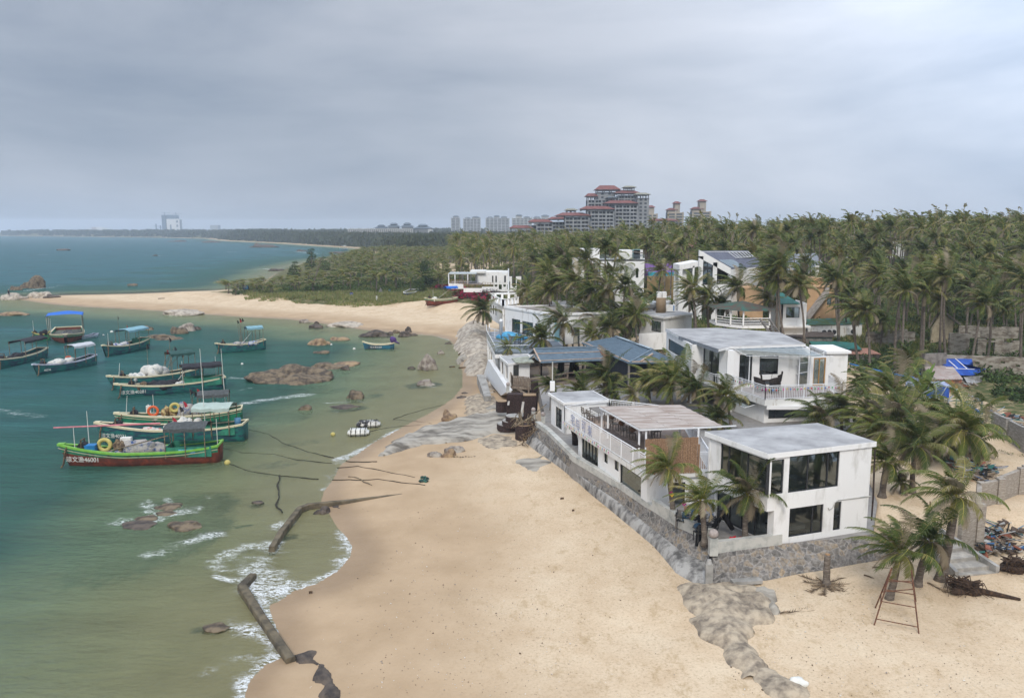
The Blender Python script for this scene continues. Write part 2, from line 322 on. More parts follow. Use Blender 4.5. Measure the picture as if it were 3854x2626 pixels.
# foam: polylines (display coords), width in metres
FOAM=[([(560,1584),(568,1548),(600,1510),(640,1490)],.9,1),([(640,1490),(632,1462),(600,1440),(560,1425),(520,1418)],1.0,.85),([(628,1450),(612,1415),(600,1380),(598,1350)],.7,.9),([(470,1530),(520,1500),(580,1490)],.7,.6),
 ([(575,1290),(590,1310),(600,1335),(645,1345),(660,1350)],1.6,1),([(600,1310),(620,1320),(655,1330)],1.4,.9),([(480,1275),(500,1285)],.9,.8),([(487,1307),(520,1318),(545,1320)],.35,1),([(500,1262),(560,1240),(612,1232)],.9,.9),([(530,1270),(600,1262),(640,1255)],1.2,.6),
 ([(690,1330),(745,1310),(780,1285),(797,1258),(800,1238),(775,1208)],.75,1),([(770,1290),(788,1262),(790,1240)],1.2,.75),([(605,1245),(625,1232)],.9,1),([(630,1195),(655,1185)],.9,1),
 ([(350,1255),(400,1240),(450,1222),(490,1212)],1.0,.85),([(275,1185),(330,1180),(400,1165),(440,1155)],1.2,.8),([(330,1140),(345,1165),(360,1180)],.8,.85),([(375,1130),(400,1150)],.5,.7),([(240,1187),(320,1182)],.5,.8),([(470,1125),(490,1145)],.5,.5),
 ([(762,1045),(800,1030),(845,1010),(880,990),(905,975)],.7,1),([(770,1050),(820,1028),(860,1005)],1.1,.7),([(740,1085),(775,1070),(800,1068)],.8,.6),([(735,1110),(765,1092)],.8,.7),([(690,1110),(720,1095)],.8,.5),
 ([(525,857),(560,860),(600,858)],.9,.9),([(690,860),(735,858)],.6,.8),([(560,915),(600,908),(660,900),(700,895)],1.3,.9),([(545,885),(575,880)],.6,.7),([(740,915),(790,912)],.7,.8),([(750,925),(770,940)],.4,.6),([(775,900),(800,905),(830,915)],.6,.6),([(955,875),(985,878)],.5,.9),([(925,868),(940,872)],.4,.5),
 ([(0,930),(30,935),(90,945)],1.6,.65),([(0,945),(60,950)],1.5,.5),([(785,725),(870,738),(925,745)],.6,.5),([(930,757),(990,762),(1020,772)],.8,.9),([(610,722),(660,727)],.8,.6),([(280,700),(330,703)],.8,.4),([(400,706),(440,712),(520,717)],.8,.7),
 ([(780,1060),(800,1050)],.4,.8),([(1000,945),(980,958)],.5,.5),([(1040,905),(1020,925)],.4,.5)]
FOAMFAR=[([(0,664),(50,665),(130,668)],2,.7),([(55,661),(90,655),(120,652)],2.5,.8),([(130,648),(142,649)],2,.7),([(175,547.5),(183,547.5)],10,.8),([(80,578),(105,578)],5,.9),([(0,577),(8,577)],5,.8),([(330,579),(345,580)],3,.7),([(352,580),(362,581)],3,.9),([(370,580),(385,581)],3,.6),([(520,572),(538,572)],5,1),
 ([(505,561),(600,563),(632,567)],4,.6),([(572,612),(600,610),(620,613)],2,1),([(640,620),(655,622)],2,.7),([(670,571),(700,574),(722,576)],4,.9),([(380,549),(420,549)],6,.5),([(430,547),(460,548)],6,.5),([(345,542),(352,543)],6,.4),([(155,545),(185,545)],6,.4)]
foam=np.maximum(linesum(FOAM,kD),linesum(FOAMFAR,kD))
foam=np.maximum(foam,.55*np.exp(-((GS+.25)/.35)**2)*(np.hypot(GX,GY)<150))
keep=GS<1.5
wt=grid_mesh('sea',GX,GY,np.zeros(GX.shape),keep,{'depth':np.maximum(-GH,0),'foam':foam}); wt['kind']='structure'
def water_mat():
    m=bpy.data.materials.new('sea'); m.use_nodes=True; N,L=nodes(m); N.clear(); out=N.new('ShaderNodeOutputMaterial'); tc=N.new('ShaderNodeTexCoord')
    def attr(n): a=N.new('ShaderNodeAttribute'); a.attribute_name=n; return a.outputs['Fac']
    def M(op,*v):
        x=N.new('ShaderNodeMath'); x.operation=op
        for i,q in enumerate(v):
            if isinstance(q,(int,float)): x.inputs[i].default_value=q
            else: L.new(q,x.inputs[i])
        return x.outputs[0]
    def noise(sc,det,st=(1,1,1),rz=0,rough=.55):
        mp=N.new('ShaderNodeMapping'); mp.inputs['Scale'].default_value=st; mp.inputs['Rotation'].default_value=(0,0,rz); L.new(tc.outputs['Object'],mp.inputs[0])
        n=N.new('ShaderNodeTexNoise'); n.inputs['Scale'].default_value=sc; n.inputs['Detail'].default_value=det; n.inputs['Roughness'].default_value=rough; L.new(mp.outputs[0],n.inputs['Vector']); return n.outputs[0]
    d=attr('depth'); big=noise(.035,4)
    d2=M('MULTIPLY',d,M('MULTIPLY_ADD',big,1.0,.5))
    f=M('SUBTRACT',1.0,M('POWER',2.718,M('MULTIPLY',d2,-.95)))
    cr=N.new('ShaderNodeValToRGB'); e=cr.color_ramp.elements; e[0].position=0; e[0].color=(.26,.29,.14,1); e[1].position=.80; e[1].color=(.030,.105,.115,1)
    for p,c in((.12,(.17,.23,.125)),(.30,(.034,.095,.068)),(.56,(.022,.088,.066))): x=e.new(p); x.color=(*c,1)
    L.new(M('MULTIPLY',d2,.145),cr.inputs[0])
    wn=noise(.9,6,(.5,1.3,1),R(20)); wn2=noise(.12,5,(.4,1.6,1),R(8)); 
    tone=M('MULTIPLY_ADD',wn2,1.0,.5)
    sc=N.new('ShaderNodeVectorMath'); sc.operation='SCALE'; L.new(cr.outputs[0],sc.inputs[0]); L.new(tone,sc.inputs['Scale'])
    bp=N.new('ShaderNodeBump'); bp.inputs['Strength'].default_value=.9; bp.inputs['Distance'].default_value=.6; hh=M('ADD',wn,M('MULTIPLY',noise(3.2,4,(.6,1.2,1),R(-15)),.35)); L.new(M('ADD',hh,M('MULTIPLY',noise(.16,3,(.5,1.5,1)),1.5)),bp.inputs['Height'])
    df=N.new('ShaderNodeBsdfDiffuse'); L.new(sc.outputs[0],df.inputs[0]); L.new(bp.outputs[0],df.inputs['Normal'])
    tr=N.new('ShaderNodeBsdfTransparent'); tr.inputs[0].default_value=(.80,.90,.80,1)
    m1=N.new('ShaderNodeMixShader'); L.new(f,m1.inputs[0]); L.new(tr.outputs[0],m1.inputs[1]); L.new(df.outputs[0],m1.inputs[2])
    gl=N.new('ShaderNodeBsdfGlossy'); gl.inputs['Roughness'].default_value=.16; gl.inputs[0].default_value=(.85,.92,1,1); L.new(bp.outputs[0],gl.inputs['Normal'])
    fr=N.new('ShaderNodeFresnel'); fr.inputs[0].default_value=1.33; L.new(bp.outputs[0],fr.inputs['Normal'])
    m2=N.new('ShaderNodeMixShader'); L.new(M('MINIMUM',M('MULTIPLY',fr.outputs[0],.55),.19),m2.inputs[0]); L.new(m1.outputs[0],m2.inputs[1]); L.new(gl.outputs[0],m2.inputs[2])
    # foam: lacy threshold
    fn=noise(2.6,10,(.55,1.5,1),R(25),.74); fn2=noise(.7,6,(.7,1.3,1),R(25),.65)
    lace=M('SUBTRACT',1.0,M('MULTIPLY',M('ABSOLUTE',M('SUBTRACT',fn,.5)),20.0))
    lace=M('ADD',lace,M('MULTIPLY_ADD',fn2,3.0,-1.45))
    ff=M('MULTIPLY_ADD',attr('foam'),1.7,-1.55); fa=N.new('ShaderNodeValToRGB'); L.new(M('ADD',ff,lace),fa.inputs[0]); fa.color_ramp.elements[0].position=.32; fa.color_ramp.elements[1].position=.9
    # scattered small whitecaps far out
    fo=N.new('ShaderNodeBsdfDiffuse'); fo.inputs[0].default_value=(.82,.84,.83,1)
    m3=N.new('ShaderNodeMixShader'); L.new(M('MULTIPLY',fa.outputs[0],.85),m3.inputs[0]); L.new(m2.outputs[0],m3.inputs[1]); L.new(fo.outputs[0],m3.inputs[2])
    L.new(m3.outputs[0],out.inputs[0]); return m
wt.data.materials.append(water_mat())
# ================================================================ PLANTS
def leafmat(name,c1,c2,rough=.6,tr=.25):
    if name in MATS: return MATS[name]
    m=bpy.data.materials.new(name); m.use_nodes=True; N,L=nodes(m); b=N['Principled BSDF']; b.inputs['Roughness'].default_value=rough; b.inputs['Specular IOR Level'].default_value=.25
    oi=N.new('ShaderNodeObjectInfo'); tc=N.new('ShaderNodeTexCoord'); n=N.new('ShaderNodeTexNoise'); n.inputs['Scale'].default_value=.9; n.inputs['Detail'].default_value=4; L.new(tc.outputs['Object'],n.inputs['Vector'])
    a=N.new('ShaderNodeMath'); a.operation='MULTIPLY_ADD'; L.new(oi.outputs['Random'],a.inputs[0]); a.inputs[1].default_value=.62; 
    s=N.new('ShaderNodeMath'); s.operation='SUBTRACT'; L.new(n.outputs[0],s.inputs[0]); s.inputs[1].default_value=.31; L.new(s.outputs[0],a.inputs[2])
    r=N.new('ShaderNodeValToRGB'); L.new(a.outputs[0],r.inputs[0]); r.color_ramp.elements[0].position=.3; r.color_ramp.elements[0].color=(*c1,1); r.color_ramp.elements[1].position=.7; r.color_ramp.elements[1].color=(*c2,1)
    L.new(r.outputs[0],b.inputs['Base Color'])
    t=N.new('ShaderNodeBsdfTranslucent'); L.new(r.outputs[0],t.inputs[0]); x=N.new('ShaderNodeMixShader'); x.inputs[0].default_value=tr; L.new(b.outputs[0],x.inputs[1]); L.new(t.outputs[0],x.inputs[2]); L.new(x.outputs[0],N['Material Output'].inputs[0])
    MATS[name]=m; return m
M_FR=leafmat('frond_green',(.045,.070,.015),(.115,.145,.03))
M_FO=leafmat('frond_olive',(.11,.115,.03),(.23,.20,.065))
M_FD=leafmat('frond_dry',(.19,.15,.095),(.33,.28,.19))
M_RA=leafmat('frond_rib',(.25,.24,.05),(.52,.44,.10))
M_TR=mat('palm_trunk',(.27,.23,.19),.95,col2=(.13,.105,.085),scale=3,bump=.6,stretch=(1,1,5))
M_LEAF=leafmat('shrub_leaf',(.025,.05,.012),(.065,.10,.026))
M_LEAF2=leafmat('shrub_leaf_bright',(.06,.11,.02),(.12,.19,.05))
CM=[M_FR,M_FO,M_FD,M_RA]
def crown_mb(seed,n=22,pairs=24,L=3.6,lw=.055,wind=1.0,dead=.15,spread=1.0):
    rg=random.Random(seed); mb=MB(); wv=Vector((-1,rg.uniform(-.35,.1),.05))
    for k in range(n):
        f=k/(n-1)                                  # 0 young upright -> 1 old drooping
        az=k*2.39996+rg.uniform(-.25,.25); el=R(82-95*f*spread+rg.uniform(-8,8)); ln=L*(.62+.5*math.sin(math.pi*min(1,f+.15)))*rg.uniform(.85,1.12)
        if f<.1: ln*=.75
        d=Vector((math.cos(az)*math.cos(el),math.sin(az)*math.cos(el),math.sin(el)))
        old=(f>.8 and rg.random()<dead*3.2) or rg.random()<dead*.25
        steps=pairs//2; p=Vector((0,0,0)); pts=[p.copy()]; ds=[d.copy()]
        for i in range(steps):
            t=(i+1)/steps
            d=(d+wv*(.085*wind*(.5+t))*(12/steps)+Vector((0,0,-1))*(.075+.10*f)*(.5+t)*(12/steps)*(1.35 if old else 1)).normalized()
            p=p+d*ln/steps; pts.append(p.copy()); ds.append(d.copy())
        mb.cm=2 if old else 3
        rr_=[.035*(1-.85*i/steps)*L/3.6*(1.5 if lw>.08 else 1) for i in range(steps+1)]
        b=len(mb.v); vs=[];fs=[]
        for i,q in enumerate(pts):
            sd=ds[i].cross(Vector((0,0,1))); sd=sd.normalized() if sd.length>.05 else Vector((1,0,0)); vs+=[q-sd*rr_[i],q+sd*rr_[i]]
        mb.add(vs,[(2*i,2*i+1,2*i+3,2*i+2) for i in range(steps)])
        base_m=2 if old else (0 if rg.random()<.75 else 1)
        for i in range(pairs):
            t=.10+.90*(i+.5)/pairs; x=t*steps; i0=min(int(x),steps-1); fr=x-i0; q=pts[i0].lerp(pts[i0+1],fr); dd=ds[i0]
            sd=dd.cross(Vector((0,0,1))); sd=sd.normalized() if sd.length>.05 else Vector((math.sin(az),-math.cos(az),0)); up=sd.cross(dd)
            ll=(.30+.70*math.sin(math.pi*min(1,.12+t*.82)))*.88*L/3.6*rg.uniform(.8,1.1)
            for s in (-1,1):
                ld=(sd*s*(.85)+dd*(.45+.5*t)+Vector((0,0,-.28-.35*f))+up*.12+wv*.38*wind*rg.uniform(.6,1.3)).normalized()
                m1=q+ld*ll*.5; ld2=(ld+Vector((0,0,-.55))+wv*.25*wind).normalized(); e=m1+ld2*ll*.5
                wd=dd*lw*rg.uniform(.7,1.2)
                mb.cm=base_m if rg.random()<.84 else min(2,base_m+1)
                mb.add([q-wd*.5,q+wd*.5,m1+wd*.6,m1-wd*.6,e],[(0,1,2,3),(3,2,4)])
    # boot / coconuts
    mb.cm=2
    for k in range(7):
        a=k*.9; mb.tube([(0,0,-.35),(math.cos(a)*.25,math.sin(a)*.25,-.05),(math.cos(a)*.45,math.sin(a)*.45,.1)],[.09,.06,.02],4)
    mb.cm=1
    for k in range(4):
        a=k*1.7+seed; mb.blob((math.cos(a)*.22,math.sin(a)*.22,-.28),(.13,.13,.16),k,.05,1)
    return mb
def mesh_only(mb,name,mats,smooth=False):
    o=mb.build(name,mats,smooth=smooth); me=o.data; bpy.data.objects.remove(o); LOCS.pop(name,None); return me
CR_HI=[mesh_only(crown_mb(s,n=24,pairs=34,L=2.9,wind=.8+.3*(s%3)/2,dead=.18),'crown',CM) for s in range(5)]
CR_MID=[mesh_only(crown_mb(20+s,n=24,pairs=20,L=3.1,lw=.10,wind=.9+.4*(s%3)/2,dead=.14),'crown',CM) for s in range(7)]
def trunk_mb(base,top,r=.17,bend=.06,seed=0,seg=10,n=8):
    base=Vector(base);top=Vector(top); L=(top-base).length; rg=random.Random(seed); side=Vector((rg.uniform(-1,1),rg.uniform(-1,1),0))*bend*L
    pts=[];rs=[]
    for i in range(seg+1):
        t=i/seg; pts.append(base.lerp(top,t)+side*math.sin(math.pi*t)); rs.append(r*(1.55 if i==0 else 1.18 if i==1 else 1-.28*t)*(1+.05*rg.uniform(-1,1)))
    return MB().tube(pts,rs,n)
PALMS=[]
def palm(base,top,crown=None,cs=1.0,label=None,group=None,hi=True,r=.17,bend=.06,rz=0.,seed=None):
    seed=len(PALMS) if seed is None else seed
    base=Vector(base); base.z-=.15; top=Vector(top)
    o=thing('coconut_palm',label,'palm tree',base,group)
    trunk_mb(base,top,r,bend,seed,10 if hi else 6,10 if hi else 6).build('trunk',M_TR,o,smooth=True)
    me=(CR_HI if hi else CR_MID)[(seed if crown is None else crown)%(5 if hi else 7)]
    c=bpy.data.objects.new('crown',me); COL.objects.link(c); c.parent=o; c.location=top-base; c.scale=(cs,cs,cs*.95); c.rotation_euler=(random.uniform(-.12,.12),random.uniform(-.12,.12),rz+random.uniform(-.5,.5))
    PALMS.append((o,top)); return o
TERR=3.0
def ppx(cv,bx_,by_,cx,cy,label,z=None,cs=1.0,hi=True,r=.17,bend=.05,rz=0.):
    b=at(*cv(bx_,by_),z=z) if z is not None else at(*cv(bx_,by_))
    cs*=1.35 if cv in (k6,k7,k3,k5,k4,k1,k2) and label else 1.1; px,py=cv(cx,cy); zt=zcol(b,py); d=ray(px,py); t=b.y/d.y
    return palm(b,(d.x*t,b.y,zt),cs=cs,label=label,hi=hi,r=r,bend=bend,rz=rz)
# ---- palms that can be told apart
ppx(k6,1100,1545,1235,840,'thick leaning palm rooted beside the foot of the concrete beach stairs',cs=.8,r=.30,bend=.02)
ppx(k7,1635,305,1720,20,'palm between the rusty ladder frame and the concrete beach stairs',cs=.8,r=.24,bend=.03)
ppx(k7,1450,392,1520,95,'short palm standing inside the rusty ladder frame on the sand',cs=.74,r=.22,bend=.04)
ppx(k6,860,800,895,400,'upright palm in the sandy yard right of the nearest white house',z=TERR,cs=1.0,r=.22)
ppx(k6,600,830,640,540,'palm close against the right wall of the nearest white house',z=TERR,cs=.8,r=.26)
ppx(k6,765,800,772,715,'knee high young palm on the path in the sandy yard',z=TERR,cs=.42,r=.12)
ppx(k6,1300,620,1300,290,'wide palm in front of the rubbish heap in the sandy yard',z=TERR,cs=1.15,r=.2)
ppx(k3,800,1180,790,880,'dense palm behind the flat roof of the nearest house, its fronds blown left',z=TERR,cs=1.25,r=.2)
ppx(k3,985,765,960,560,'palm in front of the rusty corrugated shed roof',z=3.6,cs=.95,r=.17)
ppx(k3,300,1260,300,1010,'palm squeezed between the balcony house and the nearest flat roof',z=TERR,cs=.9,r=.17)
for a_ in [(900,1420,890,1130,'palm right behind the upright yard palm',1.0),(1000,1100,1000,960,'palm directly in front of the banana plant',1.0),(700,1420,690,1260,'shaggy palm crowding the right wall of the nearest house',.95),(1400,1480,1390,1290,'palm between the yard rubbish and the boundary wall',1.0),(1540,1420,1500,1180,'palm beside the rubbish heap, left of the right boundary wall',1.0),(620,1330,600,1120,'palm just behind the back edge of the nearest flat roof',1.1),(1250,1300,1240,1080,'palm in front of the bare pipe frame',1.05),(1700,1500,1660,1340,'low palm inside the right boundary wall',.9),(520,900,520,800,'low palm right of the balcony railing',.9),(1180,1500,1150,1380,'drooping palm in the middle of the sandy yard',1.0),(60,1290,90,1130,'palm reaching over the nearest flat roof from behind',.9)]: ppx(k3,*a_[:5],z=TERR,cs=a_[5],r=.19)
for a_ in [(1180,300,1180,110,'palm between slate roof wall and pergola'),(1560,300,1560,120,'palm with wind combed fronds left of the balcony awning'),(800,330,790,180,'palm rising behind the far end of the pergola'),(1850,560,1850,470,'low palm poking over the right corner of the pergola')]: ppx(k4,*a_,z=TERR,cs=.85,r=.16)

ppx(k5,690,1232,705,820,'taller of the two palms on the walled terrace, in front of the corner window',z=TERR,cs=.70,r=.2,bend=.03)
ppx(k5,345,1232,310,870,'palm behind the ball post in the corner of the walled terrace',z=TERR,cs=.60,r=.2,bend=.03)
ppx(k4,1420,1480,1350,960,'palm growing against the board screen end of the roof terrace house',z=TERR,cs=.66,r=.2,bend=.04)
ppx(k4,520,420,500,215,'bright palm behind the long roof terrace railing',z=TERR,cs=.85,r=.16)
ppx(k1,1500,1250,1520,960,'palm in front of the large slate blue roof, fronds reaching right',z=TERR,cs=.95,r=.16)
ppx(k4,1000,400,1000,230,'low young palm behind the timber pergola',z=TERR,cs=.62,r=.14)
ppx(k4,1400,330,1400,90,'big palm filling the gap between pergola and balcony railing',z=TERR,cs=1.15,r=.2)
ppx(k4,1690,420,1640,180,'palm with a drooping brown frond below the balcony',z=TERR,cs=.8,r=.16)
ppx(k2,930,1190,880,900,'palm beside the clear awning under the balcony',z=TERR,cs=.85,r=.16)
ppx(k1,985,1300,985,1060,'small palm behind the white post at the end of the seawall',z=TERR,cs=.62,r=.14)
ppx(k1,1115,690,1110,440,'palm in front of the white restaurant, right of its glass doors',z=5.4,cs=1.15,r=.17)
ppx(k1,880,700,890,600,'low bushy palm on the sea deck of the white restaurant',z=5.4,cs=1.15,r=.17)
ppx(k1,553,755,560,690,'tiny wind torn palm at the edge of the sea deck',z=5.4,cs=.6,r=.14)
ppx(k1,310,448,310,320,'palm alone at the sand edge left of the restaurant',z=4.4,cs=1.35,r=.2)
ppx(k1,1735,585,1720,400,'broad palm right of the restaurant roof with fronds down to the slate roof',z=5.5,cs=1.55,r=.2)
ppx(k1,1380,600,1380,400,'palm touching the right corner of the restaurant roof',z=5.5,cs=1.2,r=.17)
ppx(k1,1580,640,1570,480,'palm with pale upright fronds right behind the slate blue roof',z=5.5,cs=1.15,r=.17)
ppx(k1,1400,690,1410,560,'low palm right behind the slate blue roof ridge',z=5,cs=.9,r=.15)
for i,(bx_,by_,cx,cy,cs) in enumerate([(1270,330,1265,195,.9),(880,330,880,185,1.2),(760,260,740,110,1.2),(1550,330,1545,165,1.2),(1080,300,1090,60,1.3),(1350,300,1360,70,1.1),(930,290,1000,0,1.2),(690,250,690,185,1.1),(1830,330,1800,150,1.1),(1920,230,1910,100,1.1)]):
    ppx(k1,bx_,by_,cx,cy,None,cs=cs,z=6.5+.3*(i%3),r=.16)
rt=[(60,1060,30,520),(420,1090,395,450),(635,1290,592,760),(740,1330,705,780),(1000,1335,1085,480),(1275,1300,1300,560),(1535,1310,1525,420),(1730,1165,1770,540),(1765,1375,1895,700),(1935,1300,1975,640),(2120,930,2088,340),(2285,1165,2305,440),
 (1345,960,1385,540),(1115,880,1180,520),(930,730,942,480),(835,770,812,420),(1790,840,1815,560),(1995,905,2005,560),(2240,700,2310,420),(600,1040,560,600),(1130,870,1080,380),(1320,940,1500,690),(520,990,480,640),(1600,900,1650,560),(850,1110,870,880)]
for i,(a,b,c,d) in enumerate(rt): ppx(kr,a,b,c,d-30,None,cs=1.25 if b>1000 else 1.35,r=.19 if b>1000 else .16,bend=.03)
gt=[(1790,1050,1735,730,7,1.05),(1960,1055,1935,790,7,1.0),(1390,700,1388,380,9,1.2),(720,420,725,95,10,1.1),(865,440,850,165,10,1.05),(525,480,510,250,9,1.6),(1215,500,1225,110,11,.95),(1480,480,1470,120,11,1.4),(1700,560,1700,560,9,.9),(1540,520,1530,250,11,1.2),(640,640,770,420,8,1.2),(250,640,370,520,8,1.6),(700,740,740,600,8,1.5),(930,820,960,560,8,1.3),(100,560,90,250,9,1.6),(290,500,290,330,9,1.3),(130,700,150,520,8,1.3)]
def ppd(cv,cx,cy,D,cs,lab=None,r=.17):
    px,py=cv(cx,cy); d=ray(px,py); t=D/d.y; x=d.x*t; return palm((x+random.uniform(-.6,.8),D,hz(x,D)),(x,D,CH+d.z*t),cs=cs,label=lab,r=r)
gd={(1388,380):140,(725,95):150,(850,165):150,(510,250):155,(1212,110):160,(1470,120):163,(1700,560):140,(1530,250):160,(770,420):135,(370,520):135,(740,600):130,(960,560):128,(90,250):162,(290,330):150,(150,520):140}
for i,(a,b,c,d,z,cs) in enumerate(gt):
    if (c,d) in gd: ppd(kg,c,d,gd[(c,d)],cs)
    else: ppx(kg,a,b,c,d,None,z=z,cs=cs,r=.17,hi=True)
for (c,d,D,cs) in ((220,220,158,1.4),(20,400,150,1.4),(560,640,130,1.3),(60,620,140,1.3)): ppd(kg,c,d,D,cs)
et=[(612,955,600,690,7,1.3),(800,965,790,760,7,1.1),(832,995,835,640,7,1.5),(880,1000,845,560,7,1.4),(1002,1018,965,680,6.5,1.3),(425,935,420,740,7.5,1.2),(350,935,325,700,7.5,1.2),(528,935,505,800,7.5,1.1),(1210,1000,1190,640,6,1.25),(1240,700,1310,500,9,1.5),(620,620,700,350,12,1.2)]
for (a,b,c,d,z,cs) in et: ppx(ke,a,b,c,d,None,z=z,cs=cs,r=.17,bend=.03)
# ---- merged meshes by numpy
def tri_arrays(mb):
    v=np.array(mb.v,float); f=[];m=[]
    for q,mi in zip(mb.f,mb.m):
        if len(q)<=4: f.append(tuple(q)+(q[-1],)*(4-len(q))); m.append(mi)
        else:
            for i in range(1,len(q)-1): f.append((q[0],q[i],q[i+1],q[i+1])); m.append(mi)
    return v,np.array(f),np.array(m)
def merged(name,protos,inst,mats,kind='stuff',parent=None):
    """inst: (proto index, x,y,z, scale, sz, rot)"""
    vs=[];fs=[];ms=[];b=0; arr=[tri_arrays(p) for p in protos]
    for (k,x,y,z,s,sz,r) in inst:
        v,f,m=arr[k]; c,sn=math.cos(r),math.sin(r)
        w=np.empty_like(v); w[:,0]=(v[:,0]*c-v[:,1]*sn)*s+x; w[:,1]=(v[:,0]*sn+v[:,1]*c)*s+y; w[:,2]=v[:,2]*sz+z
        vs.append(w); fs.append(f+b); ms.append(m); b+=len(v)
    v=np.concatenate(vs); f=np.concatenate(fs); m=np.concatenate(ms)
    tri=f[:,2]==f[:,3]; ls=np.where(tri,3,4); st=np.concatenate([[0],np.cumsum(ls)[:-1]])
    flat=f.ravel(); keep=np.ones(len(flat),bool); keep[np.nonzero(tri)[0]*4+3]=False; flat=flat[keep]
    me=bpy.data.meshes.new(name); me.vertices.add(len(v)); me.vertices.foreach_set('co',v.astype('f4').ravel()); me.loops.add(len(flat)); me.loops.foreach_set('vertex_index',flat.astype('i4'))
    me.polygons.add(len(f)); me.polygons.foreach_set('loop_start',st.astype('i4')); 
    for q in mats: me.materials.append(q)
    me.polygons.foreach_set('material_index',m.astype('i4')); me.update(calc_edges=True); me.validate()
    o=bpy.data.objects.new(name,me); COL.objects.link(o)
    if kind: o['kind']=kind
    return o
# ---- forest scatter
CLEAR=[(2540,925,2880,1120,150),(2640,1060,2900,1290,130),(2225,930,2460,1060,165),(2330,1240,2520,1400,110),(1910,1150,2330,1400,140),(1700,1020,1975,1160,221),(2400,1180,2720,1340,105),(2930,1060,3260,1300,125),(1560,1060,1760,1130,240),(3450,1100,3854,1260,105),(2470,1000,2560,1080,190)]
def proj(p):
    y=p[1]; z=p[2]-CH; d=y*CT-z*STH; u=y*STH+z*CT; return PW/2+FP*p[0]/d,PH/2-FP*u/d
def blocked(x,y,z0,h,cr):
    X,Y=proj((x,y,z0+h)); rpx=FP*cr/math.hypot(x,y); Yb=proj((x,y,z0))[1]
    for a,b,c,d,D in CLEAR:
        if y<D and X+rpx*.6>a and X-rpx*.6<c and Y-rpx*.5<d and Yb>b: return True
    return False
rg=random.Random(11); cand=[]
def density(x,y,s):
    D=math.hypot(x,y)
    if s<12 or D<118: return 0
    X,_=proj((x,y,10))
    if -250<X<4200 and D<1150:
        if y<170 and X<1900: return 0
        if 185<y<260 and x<2 : return .25 if X>1640 else .0
        return 1.
    return 0
npts=26000; U=np.random.rand(npts); TT=np.random.rand(npts); D_=np.sqrt(118**2+U*(760**2-118**2)); A_=np.radians(-20+TT*62); X_=D_*np.sin(A_); Y_=D_*np.cos(A_); S_=sdf(X_,Y_); H_=hfun(X_,Y_)
order=np.argsort(D_); cell={}
for p,_t in [( (pl[1].x,pl[1].y),0) for pl in PALMS]: cell.setdefault((int(p[0]//5),int(p[1]//5)),[]).append(p)
for i in order:
    x,y,s,h=X_[i],Y_[i],S_[i],H_[i]
    w=density(x,y,s)
    if rg.random()>w: continue
    mn=3.9+D_[i]*.0062; k=(int(x//5),int(y//5)); ok=True
    for a in range(-2,3):
        for b in range(-2,3):
            for q in cell.get((k[0]+a,k[1]+b),()):
                if (q[0]-x)**2+(q[1]-y)**2<mn*mn: ok=False
        if not ok: break
    if not ok: continue
    X,Y=proj((x,y,h)); head=(X<1700 and y>200)
    ht=rg.uniform(3.4,5.6) if head else rg.uniform(5.5,13.2)
    if X<1250+100*rg.random() and head: ht=rg.uniform(2.2,3.6)
    if blocked(x,y,h,ht,4.8): continue
    cell.setdefault(k,[]).append((x,y)); cand.append((x,y,h,ht,D_[i],X))
cand.sort(key=lambda c:c[4]); nind=max(0,299-len(PALMS))
PROT=[]
for k in range(12):
    h=[6,7,8,9,9.5,10,10.5,11,7.5,8.5,5,12][k]; r2=random.Random(50+k); top=V((r2.uniform(-1.3,.6),r2.uniform(-.8,.8),h)); PROT.append((mesh_only(trunk_mb((0,0,-.3),top,.17,.05,k,6,6),'trunk',M_TR,True),top,h))
for (x,y,h,ht,D,X) in cand[:nind]:
    k=min(range(12),key=lambda q:abs(PROT[q][2]-ht)+rg.uniform(0,1.6)); me,top,hh=PROT[k]; sc=ht/hh
    o=thing('coconut_palm',None,'palm tree',(x,y,h)); o.scale=(1,1,sc)
    t=bpy.data.objects.new('trunk',me); COL.objects.link(t); t.parent=o
    c=bpy.data.objects.new('crown',rg.choice(CR_MID)); COL.objects.link(c); c.parent=o; c.location=top; s=rg.uniform(.95,1.45)*(.85 if X<1700 else 1); c.scale=(s,s,s/sc); c.rotation_euler=(rg.uniform(-.15,.15),rg.uniform(-.15,.15),rg.uniform(-.55,.55))
    PALMS.append((o,V((x,y,h+ht))))
def low_palm(seed):
    mb=crown_mb(100+seed,n=17,pairs=9,L=3.7,lw=.24,wind=1.2,dead=.12); mb.v=[(v[0],v[1],v[2]+8) for v in mb.v]; mb.cm=4; mb.tube([(0,0,-1),(.3,0,4),(0,0,8)],[.2,.16,.13],4); return mb
far=[(rg.randrange(5),x,y,h,rg.uniform(.9,1.3),ht/8,rg.uniform(-.5,.5)) for (x,y,h,ht,D,X) in cand[nind:]]
print('palms',len(PALMS),'far',len(far))
lp=[low_palm(i) for i in range(5)]
# keep crown proportions: the vertical scale stretches trunk and crown alike by < 1.5
merged('palm_grove',lp,far,CM+[M_TR])
